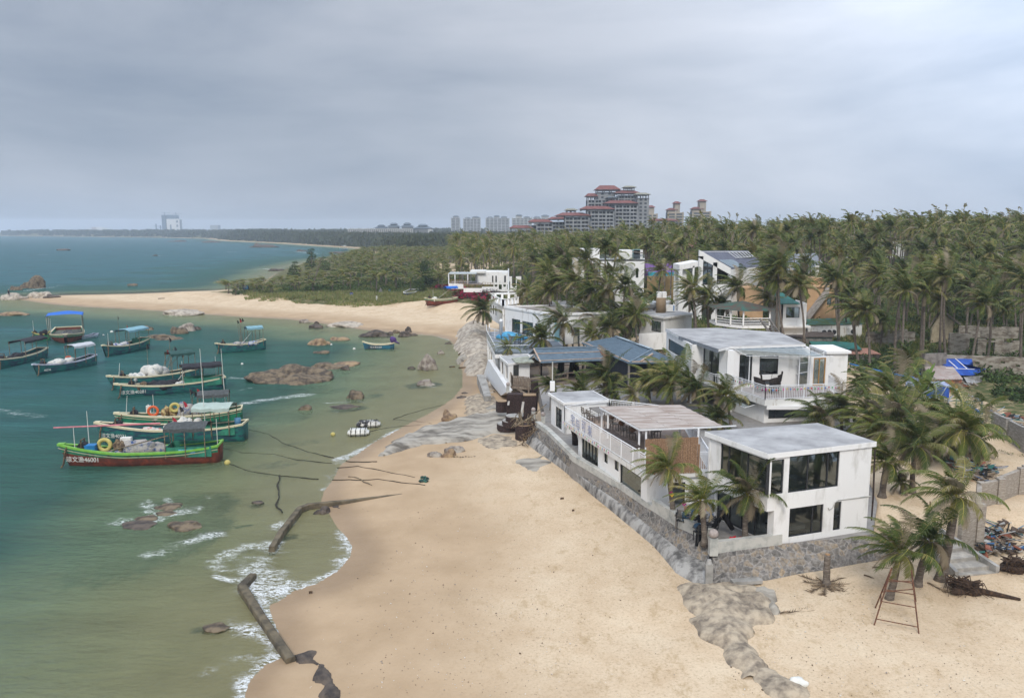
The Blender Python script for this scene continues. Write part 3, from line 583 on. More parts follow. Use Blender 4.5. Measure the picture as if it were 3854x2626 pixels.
# ---- shrubs and undergrowth
def leaf_clump(seed,n=170,d=(1,1,.75),ls=.22):
    r=random.Random(seed); mb=MB()
    for i in range(n):
        v=Vector((r.gauss(0,1),r.gauss(0,1),abs(r.gauss(0,1)))).normalized()*(.55+.5*r.random()**.5); v*=1+.25*math.sin(v.x*5+seed)*math.sin(v.y*4)
        p=Vector((v.x*d[0],v.y*d[1],v.z*d[2])); a=Vector((r.uniform(-1,1),r.uniform(-1,1),r.uniform(-.4,.6))).normalized(); b=a.cross(v).normalized() if a.cross(v).length>.01 else V((1,0,0)); a=(a*.7+v*.4)
        mb.cm=0 if r.random()<.75 else 1
        mb.add([p-a*ls*.5-b*ls*.28,p-a*ls*.5+b*ls*.28,p+a*ls*.6],[(0,1,2)])
    return mb
SHR=[leaf_clump(s,190) for s in range(5)]
ug=[]
XN=np.random.rand(9000); AN=np.radians(-19+np.random.rand(9000)*59); DN=np.sqrt(100**2+XN*(420**2-100**2)); ux=DN*np.sin(AN); uy=DN*np.cos(AN); us=sdf(ux,uy); uh=hfun(ux,uy); ucl=cell
BF=beach_pts=[P(*kD(*q),5) for q in [(960,590),(1060,585),(1150,595),(1180,612),(1120,626),(1040,632),(960,625)]]
for i in range(9000):
    x,y=ux[i],uy[i]; X,Y=proj((x,y,uh[i]))
    if us[i]<26 or density(x,y,us[i])<rg.random()*.9+.05: continue
    if DN[i]<125 and X<3000: continue
    if pip(np.array([x]),np.array([y]),BF)[0]: continue
    if blocked(x,y,uh[i],1.5,1.5): continue
    s=rg.uniform(1.1,2.6) if X>1750 else rg.uniform(1.5,3.2); ug.append((rg.randrange(5),x,y,uh[i]-.2,s,s*rg.uniform(.6,1.0),rg.uniform(0,6)))
u=merged('undergrowth',SHR,ug,[M_LEAF,M_LEAF2])
print('undergrowth',len(ug))
# ---- woods along the far shore (one mass): ragged small crowns
def tuft(seed):
    r=random.Random(seed); mb=MB()
    for i in range(46):
        t=r.random(); a=r.uniform(0,6.3); w=(1-.55*t)*r.uniform(.5,1); p=Vector((math.cos(a)*w,math.sin(a)*w,.15+.85*t)); q=Vector((r.uniform(-1,1),r.uniform(-1,1),r.uniform(-.2,1)))*.42; s=Vector((r.uniform(-1,1),r.uniform(-1,1),r.uniform(-1,1)))*.34
        mb.cm=r.randrange(2); mb.add([p-q,p+s,p+q,p-s],[(0,1,2,3)])
    return mb
TU=[tuft(s) for s in range(6)]; fw=[]
n=60000; D2=np.exp(np.random.rand(n)*(math.log(4600)-math.log(700))+math.log(700)); A2=np.radians(-37+np.random.rand(n)*75); fx=D2*np.sin(A2); fy=D2*np.cos(A2); fs=sdf(fx,fy); fh=hfun(fx,fy)
for i in range(n):
    D=D2[i]
    if fs[i]<(14 if D>900 else 40)+rg.random()*12: continue
    if D<760 and fs[i]>0 and rg.random()<.6: continue
    lim=fs[i]>160 and rg.random()<.72
    if lim: continue
    X,_=proj((fx[i],fy[i],fh[i]))
    if X>2100 and D>1500: continue
    s=rg.uniform(4,6.5)*(1+D/5000); fw.append((rg.randrange(6),fx[i],fy[i],fh[i]-1,s,rg.uniform(5.5,13.2)*(1.0 if D<2000 else 1.25),rg.uniform(0,6)))
merged('far_woods',TU,fw,[leafmat('wood_dark',(.03,.045,.02),(.055,.075,.03)),leafmat('wood_mid',(.05,.07,.025),(.09,.10,.045))])
print('woods',len(fw))
# ================================================================ BUILDINGS
M_W=mat('white_render',(.80,.79,.77),.85,col2=(.60,.585,.55),scale=1.1,fac=(.30,.46),bump=.1,bscale=9,detail=11,stretch=(1,1,.4))
M_W2=mat('white_render_worn',(.70,.69,.66),.85,col2=(.42,.37,.30),scale=1.6,fac=(.33,.45),bump=.1,bscale=8,detail=9,stretch=(1,1,.4))
M_RF=mat('screed_roof',(.43,.425,.42),.9,col2=(.27,.265,.265),scale=.5,fac=(.35,.62),detail=9,bump=.1,bscale=6)
M_CON=mat('concrete',(.40,.385,.36),.9,col2=(.22,.21,.19),scale=1.1,fac=(.35,.6),detail=9,bump=.25,bscale=7)
M_COND=mat('concrete_dark',(.24,.22,.20),.9,col2=(.10,.09,.08),scale=1.5,fac=(.35,.6),detail=9,bump=.3,bscale=6)
M_TILE=mat('terrace_floor',(.30,.28,.26),.75,col2=(.24,.225,.21),scale=1.5)
M_DK=mat('dark_frame',(.035,.037,.04),.45,var=.1)
M_WM=mat('white_metal',(.78,.79,.80),.4,var=.03)
M_WOOD=mat('weathered_board',(.40,.26,.16),.85,col2=(.22,.13,.075),scale=2,stretch=(8,.6,8),detail=6)
M_WOODG=mat('grey_timber',(.30,.25,.20),.85,col2=(.16,.12,.09),scale=2,stretch=(6,6,1),detail=6)
M_DWOOD=mat('dark_timber',(.07,.045,.035),.7,col2=(.03,.022,.018),scale=3)
M_BROWN=mat('brown_pebble',(.075,.045,.04),.95,col2=(.03,.02,.018),scale=9,bump=.5,bscale=14)
M_INT=mat('interior_wall',(.62,.60,.56),.9,var=.05)
M_CUR=mat('curtain',(.35,.55,.55),.8,col2=(.22,.40,.42),scale=2,stretch=(6,6,.3))
M_GRN=mat('green_sheet',(.03,.22,.17),.6,col2=(.02,.12,.10),scale=2)
M_OR=mat('orange_render',(.58,.38,.22),.85,col2=(.50,.32,.18),scale=.8,bump=.1)
M_BLUE=mat('blue_tarp',(.03,.12,.50),.5,col2=(.02,.07,.33),scale=1.3,bump=.4,bscale=3)
def glassmat(name='window_glass',tint=(.66,.72,.70),refl=.3):
    if name in MATS: return MATS[name]
    m=bpy.data.materials.new(name); m.use_nodes=True; N,L=nodes(m); N.clear(); o=N.new('ShaderNodeOutputMaterial'); t=N.new('ShaderNodeBsdfTransparent'); t.inputs[0].default_value=(*tint,1)
    g=N.new('ShaderNodeBsdfGlossy'); g.inputs['Roughness'].default_value=.03; g.inputs[0].default_value=(.6,.68,.7,1); f=N.new('ShaderNodeFresnel'); f.inputs[0].default_value=1.6
    a=N.new('ShaderNodeMath'); a.operation='MULTIPLY_ADD'; L.new(f.outputs[0],a.inputs[0]); a.inputs[1].default_value=.8; a.inputs[2].default_value=refl*.7; x=N.new('ShaderNodeMixShader'); L.new(a.outputs[0],x.inputs[0]); L.new(t.outputs[0],x.inputs[1]); L.new(g.outputs[0],x.inputs[2]); L.new(x.outputs[0],o.inputs[0]); MATS[name]=m; return m
M_GL=glassmat(); M_GLC=glassmat('clear_sheet',(.90,.91,.87),.25)
def stonemat():
    m=bpy.data.materials.new('rubble_stone'); m.use_nodes=True; N,L=nodes(m); b=N['Principled BSDF']; b.inputs['Roughness'].default_value=.9
    tc=N.new('ShaderNodeTexCoord'); mp=N.new('ShaderNodeMapping'); mp.inputs['Scale'].default_value=(1,1,1.35); L.new(tc.outputs['Object'],mp.inputs[0])
    nz=N.new('ShaderNodeTexNoise'); nz.inputs['Scale'].default_value=1.5; L.new(mp.outputs[0],nz.inputs['Vector']); mx=N.new('ShaderNodeMixRGB'); mx.inputs[0].default_value=.12; L.new(mp.outputs[0],mx.inputs[1]); L.new(nz.outputs['Color'],mx.inputs[2])
    v=N.new('ShaderNodeTexVoronoi'); v.inputs['Scale'].default_value=2.3; L.new(mx.outputs[0],v.inputs['Vector']); e=N.new('ShaderNodeTexVoronoi'); e.feature='DISTANCE_TO_EDGE'; e.inputs['Scale'].default_value=2.3; L.new(mx.outputs[0],e.inputs['Vector'])
    r=N.new('ShaderNodeValToRGB'); L.new(v.outputs['Color'],r.inputs[0]); r.color_ramp.elements[0].position=.1; r.color_ramp.elements[0].color=(.10,.095,.09,1); r.color_ramp.elements[1].position=.9; r.color_ramp.elements[1].color=(.36,.28,.19,1); q=r.color_ramp.elements.new(.5); q.color=(.20,.185,.165,1)
    w=N.new('ShaderNodeValToRGB'); L.new(e.outputs[0],w.inputs[0]); w.color_ramp.elements[0].position=.03; w.color_ramp.elements[0].color=(1,1,1,1); w.color_ramp.elements[1].position=.09; w.color_ramp.elements[1].color=(0,0,0,1)
    n2=N.new('ShaderNodeTexNoise'); n2.inputs['Scale'].default_value=1.1; n2.inputs['Detail'].default_value=9; n2.inputs['Roughness'].default_value=.75; L.new(tc.outputs['Object'],n2.inputs['Vector'])
    r2=N.new('ShaderNodeValToRGB'); L.new(n2.outputs[0],r2.inputs[0]); r2.color_ramp.elements[0].position=.47; r2.color_ramp.elements[0].color=(0,0,0,1); r2.color_ramp.elements[1].position=.62; r2.color_ramp.elements[1].color=(.8,.8,.8,1)
    mo=N.new('ShaderNodeMath'); mo.operation='MAXIMUM'; L.new(w.outputs[0],mo.inputs[0]); L.new(r2.outputs[0],mo.inputs[1])
    x=N.new('ShaderNodeMixRGB'); L.new(mo.outputs[0],x.inputs[0]); L.new(r.outputs[0],x.inputs[1]); x.inputs[2].default_value=(.30,.28,.26,1)
    n3=N.new('ShaderNodeTexNoise'); n3.inputs['Scale'].default_value=6; n3.inputs['Detail'].default_value=8; L.new(tc.outputs['Object'],n3.inputs['Vector']); y=N.new('ShaderNodeMixRGB'); y.blend_type='MULTIPLY'; y.inputs[0].default_value=.8; L.new(x.outputs[0],y.inputs[1]); r3=N.new('ShaderNodeValToRGB'); L.new(n3.outputs[0],r3.inputs[0]); r3.color_ramp.elements[0].position=.3; r3.color_ramp.elements[0].color=(.35,.35,.35,1); r3.color_ramp.elements[1].position=.6; L.new(r3.outputs[0],y.inputs[2])
    L.new(y.outputs[0],b.inputs['Base Color']); bp=N.new('ShaderNodeBump'); bp.inputs['Strength'].default_value=.7; bp.inputs['Distance'].default_value=.12; L.new(e.outputs[0],bp.inputs['Height']); L.new(bp.outputs[0],b.inputs['Normal']); return m
M_ST=stonemat()
def tilemat(name,c1,c2,sx=7.,rot=0):
    m=bpy.data.materials.new(name); m.use_nodes=True; N,L=nodes(m); b=N['Principled BSDF']; b.inputs['Roughness'].default_value=.55
    tc=N.new('ShaderNodeTexCoord'); mp=N.new('ShaderNodeMapping'); mp.inputs['Rotation'].default_value=(0,0,rot); L.new(tc.outputs['Object'],mp.inputs[0])
    w=N.new('ShaderNodeTexWave'); w.inputs['Scale'].default_value=sx/6.28; w.wave_profile='SIN'; L.new(mp.outputs[0],w.inputs[0])
    w2=N.new('ShaderNodeTexWave'); w2.bands_direction='Y'; w2.wave_profile='SAW'; w2.inputs['Scale'].default_value=.45; L.new(mp.outputs[0],w2.inputs[0])
    n=N.new('ShaderNodeTexNoise'); n.inputs['Scale'].default_value=1.6; n.inputs['Detail'].default_value=6; L.new(tc.outputs['Object'],n.inputs['Vector'])
    a=N.new('ShaderNodeMath'); a.operation='MULTIPLY_ADD'; L.new(w.outputs['Fac'],a.inputs[0]); a.inputs[1].default_value=.45; L.new(n.outputs[0],a.inputs[2])
    a2=N.new('ShaderNodeMath'); a2.operation='MULTIPLY_ADD'; L.new(w2.outputs['Fac'],a2.inputs[0]); a2.inputs[1].default_value=.25; L.new(a.outputs[0],a2.inputs[2])
    r=N.new('ShaderNodeValToRGB'); L.new(a2.outputs[0],r.inputs[0]); r.color_ramp.elements[0].position=.45; r.color_ramp.elements[0].color=(*c2,1); r.color_ramp.elements[1].position=1; r.color_ramp.elements[1].color=(*c1,1); L.new(r.outputs[0],b.inputs['Base Color'])
    bp=N.new('ShaderNodeBump'); bp.inputs['Strength'].default_value=.9; bp.inputs['Distance'].default_value=.08; L.new(w.outputs['Fac'],bp.inputs['Height']); L.new(bp.outputs[0],b.inputs['Normal']); return m
M_BT=tilemat('blue_roof_tile',(.19,.27,.34),(.07,.11,.15),24,R(4)); M_BT2=tilemat('blue_roof_tile_b',(.17,.25,.32),(.065,.105,.145),24,R(-15)); M_GT=tilemat('grey_roof_tile',(.17,.18,.24),(.08,.085,.12),22,0)

def wn(A,B):  # unit direction and outward normal (towards the viewer when A is left of B)
    e=(B-A).to_2d(); L=e.length; e/=L; return V((e.x,e.y,0)),V((e.y,-e.x,0)),L
def window(par,A,B,s0,s1,z0,z1,nx=2,ny=1,frame=None,glass=None,inset=.10,fw=.07,name='window',split=None,label=None):
    e,n,L=wn(A,B); base=V((A.x,A.y,0)); frame=frame or M_DK; m=MB()
    pt=lambda s,z,o:base+e*s-n*o+V((0,0,z))
    g=inset
    for z in (z0+fw/2,z1-fw/2): m.beam(pt(s0,z,g),pt(s1,z,g),.09,fw)
    xs=[s0+fw/2+(s1-s0-fw)*i/nx for i in range(nx+1)] if split is None else [s0+fw/2]+[s0+(s1-s0)*q for q in split]+[s1-fw/2]
    for s in xs: m.beam(pt(s,z0+fw,g),pt(s,z1-fw,g),fw,.085)
    for j in range(1,ny): z=z0+(z1-z0)*j/ny; m.beam(pt(s0+fw,z,g),pt(s1-fw,z,g),.07,fw*.8)
    w=m.build(name,frame,par); 
    if label: w['label']=label
    q=MB(); q.add([pt(s0+fw/2,z0+fw/2,g+.02),pt(s1-fw/2,z0+fw/2,g+.02),pt(s1-fw/2,z1-fw/2,g+.02),pt(s0+fw/2,z1-fw/2,g+.02)],[(0,1,2,3)]); q.build('pane',glass or M_GL,w)
    return w
def wallmesh(m,A,B,z0,z1,holes=(),th=.22):
    e,n,L=wn(A,B); base=V((A.x,A.y,0)); S_=sorted({0,L,*[min(max(h[0],0),L) for h in holes],*[min(max(h[1],0),L) for h in holes]})
    for i in range(len(S_)-1):
        a,b=S_[i],S_[i+1]
        if b-a<1e-4: continue
        hs=sorted([h for h in holes if h[0]<=a+1e-5 and h[1]>=b-1e-5],key=lambda h:h[2]); z=z0
        segs=[]
        for h in hs: segs.append((z,h[2])); z=h[3]
        segs.append((z,z1))
        for c,d in segs:
            if d-c<1e-3: continue
            P0=base+e*a; P1=base+e*b; m.prism([(P0-n*th)[:2],(P0)[:2],(P1)[:2],(P1-n*th)[:2]],c,d)
def facade(par,A,B,z0,z1,ops=(),wmat=None,th=.22,name='wall'):
    """ops: dict(tl=(px,py), br=(px,py)) photo corners of an opening, or s=(s0,s1), z=(z0,z1)"""
    holes=[];L=(B-A).to_2d().length
    for o in ops:
        if 'tl' in o: s0,zt=onv(*o['tl'],A,B); s1,zb=onv(*o['br'],A,B)
        else: (s0,s1),(zb,zt)=o['s'],o['z']
        if 'zs' in o: zb,zt=o['zs']
        s0=max(.0,s0); s1=min(L,s1); zb=max(zb,z0); zt=min(zt,z1-.02); holes.append((s0,s1,zb,zt)); o['r']=(s0,s1,zb,zt)
    m=MB(); wallmesh(m,A,B,z0,z1,holes,th); w=m.build(name,wmat or M_W,par)
    for o in ops:
        if o.get('kind','window')=='hole': continue
        window(par,A,B,*o['r'],nx=o.get('nx',2),ny=o.get('ny',1),split=o.get('split'),glass=o.get('glass'),frame=o.get('frame'),name=o.get('kind','window'),label=o.get('label'),fw=o.get('fw',.07),inset=o.get('inset',.1))
    return w
def slab(par,poly,z0,z1,m,name='roof'): return MB().prism([p[:2] for p in poly],z0,z1).build(name,m,par)
def railing(par,pts,h=1.3,m=None,gap=.16,name='railing',r=.03,post=2.2,closed=False,zo=.1):
    m_=MB()
    pts=[V(p) for p in pts]
    for a,b in zip(pts,pts[1:]+([pts[0]] if closed else [])):
        L=(b-a).length; d=(b-a)/L; up=V((0,0,1))
        m_.beam(a+up*h,b+up*h,.07); m_.beam(a+up*(h-.16),b+up*(h-.16),.04); m_.beam(a+up*zo,b+up*zo,.05)
        n=max(1,int(L/gap))
        for i in range(1,n): q=a+d*(L*i/n); m_.beam(q+up*(zo+.025),q+up*(h-.18),r)
        k=max(1,round(L/post))
        for i in range(k+1): q=a+d*(L*i/k); m_.beam(q,q+up*(h+.02),.075)
    return m_.build(name,m or M_WM,par)
def inset_poly(ps,f): c=sum(ps,V((0,0,0)))/len(ps); return [p.lerp(c,f) for p in ps]
LET={}
def textmesh(body,size,ext=.01,font=None):
    cu=bpy.data.curves.new('txt','FONT'); cu.body=body; cu.size=size; cu.extrude=ext; cu.align_x='CENTER'; cu.align_y='CENTER'
    ob=bpy.data.objects.new('txt',cu); COL.objects.link(ob); dg=bpy.context.evaluated_depsgraph_get(); me=bpy.data.meshes.new_from_object(ob.evaluated_get(dg)); bpy.data.objects.remove(ob); bpy.data.curves.remove(cu); return me
def lettering(par,body,size,M,m,name='lettering',label=None):
    me=textmesh(body,size); me.transform(M); me.materials.clear(); me.materials.append(m); o=bpy.data.objects.new(name,me); COL.objects.link(o)
    if par is not None:
        o.parent=par; off=LOCS[par.name]; me.transform(Matrix.Translation(-off))
    if label: o['label']=label
    return o
# ---------------------------------------------------------------- paved terrace the houses stand on
TZ=3.0
wtop=[P(*kD(*q),3.1) for q in [(1612,1228),(1545,1198),(1480,1155),(1400,1100),(1300,1040),(1240,980),(1215,962)]]
wfoot=[at(*kD(*q)) for q in [(1600,1337),(1535,1302),(1478,1240),(1395,1165),(1300,1085),(1222,1030),(1195,1005)]]
wr_top=[P(*k5(415,1300),3.1),P(*k5(1000,1232),3.1),P(*k5(1540,1185),3.1),P(*k5(1770,1150),3.1),P(*k6(680,1150),3.1)]
wr_foot=[at(*k5(400,1584)),at(*k7(650,285)),at(*k7(1000,218)),at(*k7(1250,170)),at(*k6(700,1345))]
tp=[wtop[0]]+wtop[1:]+[P(*k4(0,400),TZ),P(*k1(800,1200),TZ),P(*k1(640,1010),3.0)]
backs=[V((3.5,100,0)),V((3.0,125,0)),V((20,125,0)),V((24,112,0)),V((38,100,0)),V((37,84,0)),V((30,66,0)),V((27.2,57,0))]
terr_poly=[wr_top[3].lerp(wr_top[2],0)]+[wr_top[2],wr_top[1]]+[w for w in wtop]+[V((3.6,84,0))]+backs
tpoly=[(p.x,p.y) for p in terr_poly]
single(MB().prism(tpoly,.4,TZ),'terrace',M_TILE,None,None,kind='structure',loc=(15,60,TZ))
# seawall: rubble face, pale coping, battered concrete apron
def seawall():
    r=thing('seawall','long rubble stone seawall with battered grey concrete apron along the beach','seawall',wfoot[0])
    m=MB(); n=len(wtop)
    def off(p,q,d):  # shift outwards
        e,nn,_=wn(p,q); return nn
    face=MB(); ap=MB(); cop=MB(); top2=[]
    for i in range(n):
        f=wfoot[i]; t=wtop[i]; mid=V((t.x,t.y,0)).lerp(V((f.x,f.y,0)),.30); mid.z=1.95; top2.append(mid)
    for i in range(n-1):
        a,b=wtop[i],wtop[i+1]; c,d=top2[i],top2[i+1]
        face.add([V((a.x,a.y,3.1)),V((b.x,b.y,3.1)),d,c],[(0,1,2,3)])
    # subdivided apron with a bulging profile
    K=8; U=10
    for i in range(n-1):
        vs=[];fs=[]
        for u in range(U+1):
            c=top2[i].lerp(top2[i+1],u/U); f=wfoot[i].lerp(wfoot[i+1],u/U)
            for k in range(K+1):
                t=k/K; p=c.lerp(f,t); p.z+= .16*math.sin(math.pi*t)-.18*(k==K)+.03*math.sin(3.1*(i*U+u)+k*1.3)*(0<k<K); p.x-=.10*math.sin((i+u/U)*2.3)*(k>0)
                vs.append(p)
        for u in range(U):
            for k in range(K): a=u*(K+1)+k; fs.append((a,a+1,a+K+2,a+K+1))
        ap.add(vs,fs)
    face.build('stone_face',M_ST,r); ap.build('apron',mat('apron_concrete',(.38,.365,.34),.9,col2=(.10,.095,.09),scale=1.3,fac=(.38,.58),detail=10,bump=.5,bscale=4,stretch=(1,1,.6)),r,smooth=True)
    for i in range(n-1):
        a,b=wtop[i],wtop[i+1]; e,nn,L=wn(b,a); h=(3.85 if i<2 else 3.35)
        q=.38 if i<2 else .5
        cop.prism([(a+nn*.03)[:2],(b+nn*.03)[:2],(b-nn*q)[:2],(a-nn*q)[:2]],TZ-.2+.003*i,h+.003*i)
    cop.build('coping',mat('coping_concrete',(.50,.49,.45),.85,col2=(.30,.31,.29),scale=1.3,fac=(.35,.55),detail=9,bump=.2),r)
    r2=thing('retaining_wall','rubble stone retaining wall facing the camera below the nearest white house','retaining wall',wr_foot[1])
    face=MB()
    for i in range(4):
        a,b=wr_top[i],wr_top[i+1]; c,d=wr_foot[i],wr_foot[i+1]; zt=3.1 if i<3 else 3.0
        N_=6
        for k in range(N_):
            f0,f1=k/N_,(k+1)/N_; face.add([c.lerp(d,f0)-V((0,0,.3)),c.lerp(d,f1)-V((0,0,.3)),a.lerp(b,f1),a.lerp(b,f0)],[(0,1,2,3)])
    face.build('stone_face',M_ST,r2)
    cp=MB(); a,b=wr_top[0],wr_top[1]; e,nn,L=wn(a,b); cp.prism([(a+nn*.04)[:2],(b+nn*.04)[:2],(b-nn*.3)[:2],(a-nn*.3)[:2]],TZ-.15,3.72)
    cp.build('coping',MATS['coping_concrete'],r2)
    # stone end panel, ball post
    c=wr_top[0]; 
    for nm,lab,cc,zz,s in (('ball_post','square post with a stone ball at the corner of the walled terrace',P(*k5(415,1300),3.1),3.0,1.0),('ball_post','ball topped post on the seawall beside the dark brown planters',P(*kf(1020,880),3.0),2.9,.8),('ball_post','right ball topped post on the seawall, beside the tall white post',P(*kf(1165,950),3.0),2.9,.8),('ball_post','ball topped post under the timber balcony corner',P(*kf(640,460),3.2),2.9,.8)):
        o=thing(nm,lab,'wall post',(cc.x,cc.y,zz)); MB().bx((cc.x-.26*s,cc.y-.26*s,zz-.1),(cc.x+.26*s,cc.y+.26*s,zz+1.0*s)).build('post',MATS['coping_concrete'],o)
        MB().blob((cc.x,cc.y,zz+1.28*s),(.3*s,.3*s,.3*s),1,.0,3).build('ball',mat('pink_granite',(.42,.36,.33),.8,scale=8),o,smooth=True)
    st=wr_foot[0]; a=P(*k7(285,325),1.15)
    m=MB(); m.bx((a.x-.22,a.y-.12,.8),(a.x+.22,a.y+.12,2.75)); m.cyl((a.x,a.y+.02,2.75),.2,.3,10,.12); single(m,'stone_stele',M_CON,'upright carved stone slab at the foot of the seawall corner','stone slab')
    s=P(*k7(530,290),1.35); single(MB().box((s.x,s.y,1.5),(1.9,.5,.22),rz=R(8)),'stone_bench',M_CON,'flat grey stone slab leaning at the foot of the retaining wall','stone slab')
    for q,z in ((k5(985,1358),None),(k5(1500,1262),None)):
        s0,zz=onv(*q,wr_top[1],wr_top[3]); e,nn,L=wn(wr_top[1],wr_top[3]); p=V((wr_top[1].x,wr_top[1].y,0))+e*s0+nn*.25+V((0,0,zz))
        t=MB().tube([p-nn*.4,p+nn*.15],.12,12,cap=False); t.cyl(p+nn*.1,.001,.001,3); single(t,'drain_pipe',M_COND,'%s drain pipe poking out of the stone retaining wall'%('left' if q[0]<3000 else 'right'),'drain pipe')
seawall()
# ---------------------------------------------------------------- nearest white house
def house_a():
    rf=[P(*k5(*q),9.2) for q in ((345,278),(888,470),(1810,365),(1310,205))]; Lr,Fr,Rr,Br=rf
    Lw,Fw,Rw,Bw=inset_poly(rf,.05); r=thing('white_house','nearest two storey white house with flat grey roof and glazed upper corner','house',(Fw.x,Fw.y,TZ))
    m=MB().prism([p[:2] for p in rf],8.86,9.19); m.build('roof',[M_W],r); MB().prism([p.lerp(sum(rf,V((0,0,0)))/4,.012)[:2] for p in rf],9.19,9.21).build('roof_screed',M_RF,r)
    e,n,L=wn(Fw,Rw); UF=zcol(Fw,k5(0,962)[1])
    facade(r,Fw,Rw,UF,8.86,[dict(tl=k5(890,508),br=k5(1016,808),nx=1,zs=None) if 0 else dict(s=(.06,onv(*k5(1016,700),Fw,Rw)[0]),z=(onv(*k5(960,812),Fw,Rw)[1],8.7),nx=1),dict(tl=k5(1070,494),br=k5(1480,745),split=(.385,.78),label=None)])
    col0=onv(*k5(935,1000),Fw,Rw)[0]; C0=V((Fw.x,Fw.y,0))+e*col0
    facade(r,C0,Rw,TZ-.5,UF,[dict(tl=k5(1070,930),br=k5(1345,1135),split=(.70,)),dict(tl=k5(1450,872),br=k5(1497,1112),nx=1,ny=2)])
    # upper left wall with the long window reaching the corner
    Ll=(Fw-Lw).to_2d().length; sA,zA=onv(*k5(482,380),Lw,Fw); zb=onv(*k5(868,818),Lw,Fw)[1]
    facade(r,Lw,Fw,UF,8.86,[dict(s=(sA,Ll-.06),z=(onv(*k5(960,812),Fw,Rw)[1],8.7),split=(.17,.57))])
    MB().box((Fw.x+.02*n.x-.05,Fw.y+.1,(UF+8.8)/2+.55),(.2,.2,8.86-UF-1.2)).build('corner_post',M_DK,r)
    # back walls, upper floor, ground glass wall, back part
    facade(r,Rw,Bw,TZ-.5,8.86); facade(r,Bw,Lw,UF,8.86)
    MB().prism([p[:2] for p in inset_poly(rf,.075)],UF+.004,UF+.28).build('floor',M_INT,r)
    d2=(Lw-Fw).to_2d().normalized(); d2=V((d2.x,d2.y,0)); C1=C0+d2*(Ll*.98)
    sC=C0+e*.0
    facade(r,C1,C0,TZ-.1,UF-.002,[dict(s=(.25,(C1-C0).to_2d().length-.55),z=(TZ+.05,UF-.15),nx=4,kind='sliding_door')],th=.2)
    facade(r,Bw,C1,TZ-.1,UF-.002)
    MB().prism([(C0-e*.0)[:2],(Rw-n*.3)[:2],Bw.lerp(Lw,.02)[:2],C1[:2]],TZ+.01,TZ+.06).build('ground_floor',M_INT,r)
    facade(r,C0+e*1.0-n*2.6,Rw-n*2.6-e*.3,TZ,UF-.01,wmat=M_INT,name='inner_wall'); facade(r,Fw-n*3.4+e*.5,Rw-n*3.4-e*.3,UF+.28,8.85,wmat=M_INT,name='inner_wall')
    # water pipe along the wall
    def wp(x,y,o=.05): s,z=onv(*k5(x,y),Fw,Rw); return V((Fw.x,Fw.y,0))+e*s+n*o+V((0,0,z))
    MB().tube([wp(1755,826),wp(1560,850),wp(1480,862),wp(1450,880),wp(1430,925),wp(1400,945),wp(1392,925)],.035,6).build('pipe',MATS['coping_concrete'],r)
    MB().tube([wp(1785,430,.1),wp(1775,620,.12),wp(1770,820,.1),wp(1755,1030,.1)],[.05,.06,.06,.05],6).build('downpipe',M_DWOOD,r)
    # beds with pillows behind the glass (things of their own)
    bedm=mat('bed_sheet',(.62,.64,.68),.9,var=.06); frm=M_DWOOD
    def bed(p,rz,lab,sz=1.0):
        o=thing('bed',lab,'bed',p,rz=rz)
        MB().box((0,0,.22),(2.3*sz,2.5*sz,.4)).build('frame',frm,o,local=True); MB().box((0,0,.55),(2.1*sz,2.3*sz,.28)).build('mattress',bedm,o,local=True)
        for s in (-.5,.5): MB().blob((s*sz,.8*sz,.75),(.42,.26,.14),3,.1,2).build('pillow',bedm,o,local=True)
    ang=math.atan2(e.y,e.x)
    cen=sum([Fw,Rw,Bw,Lw],V((0,0,0)))/4
    b=V((Fw.x,Fw.y,UF+.29))+e*3.7-n*2.0; bed(b,ang,'large bed with white sheet behind the upper front window')
    b=V((Fw.x,Fw.y,TZ+.07))+e*(onv(*k5(1180,1100),Fw,Rw)[0])-n*1.7; bed(b,ang,'bed with pale pillows behind the lower front window',.8)
    m=MB(); pp=[]
    for i,(x,y) in enumerate(((1.2,.6),(1.6,.55),(2.6,.6))):
        q=V((Fw.x,Fw.y,UF+.5))+e*x-n*y
        single(MB().blob(q,(.34,.22,.24),i,.1,2),'cushion',mat('red_pattern',(.55,.50,.48),.9,col2=(.35,.06,.06),scale=5,fac=(.47,.5)),'red and white patterned cushion behind the %s'%('glazed corner, left one','glazed corner, right one','big upper window, at its lower left')[i],'cushion',smooth=True)
    return r,Fw,Rw,Lw,Bw,e,n
HA=house_a()
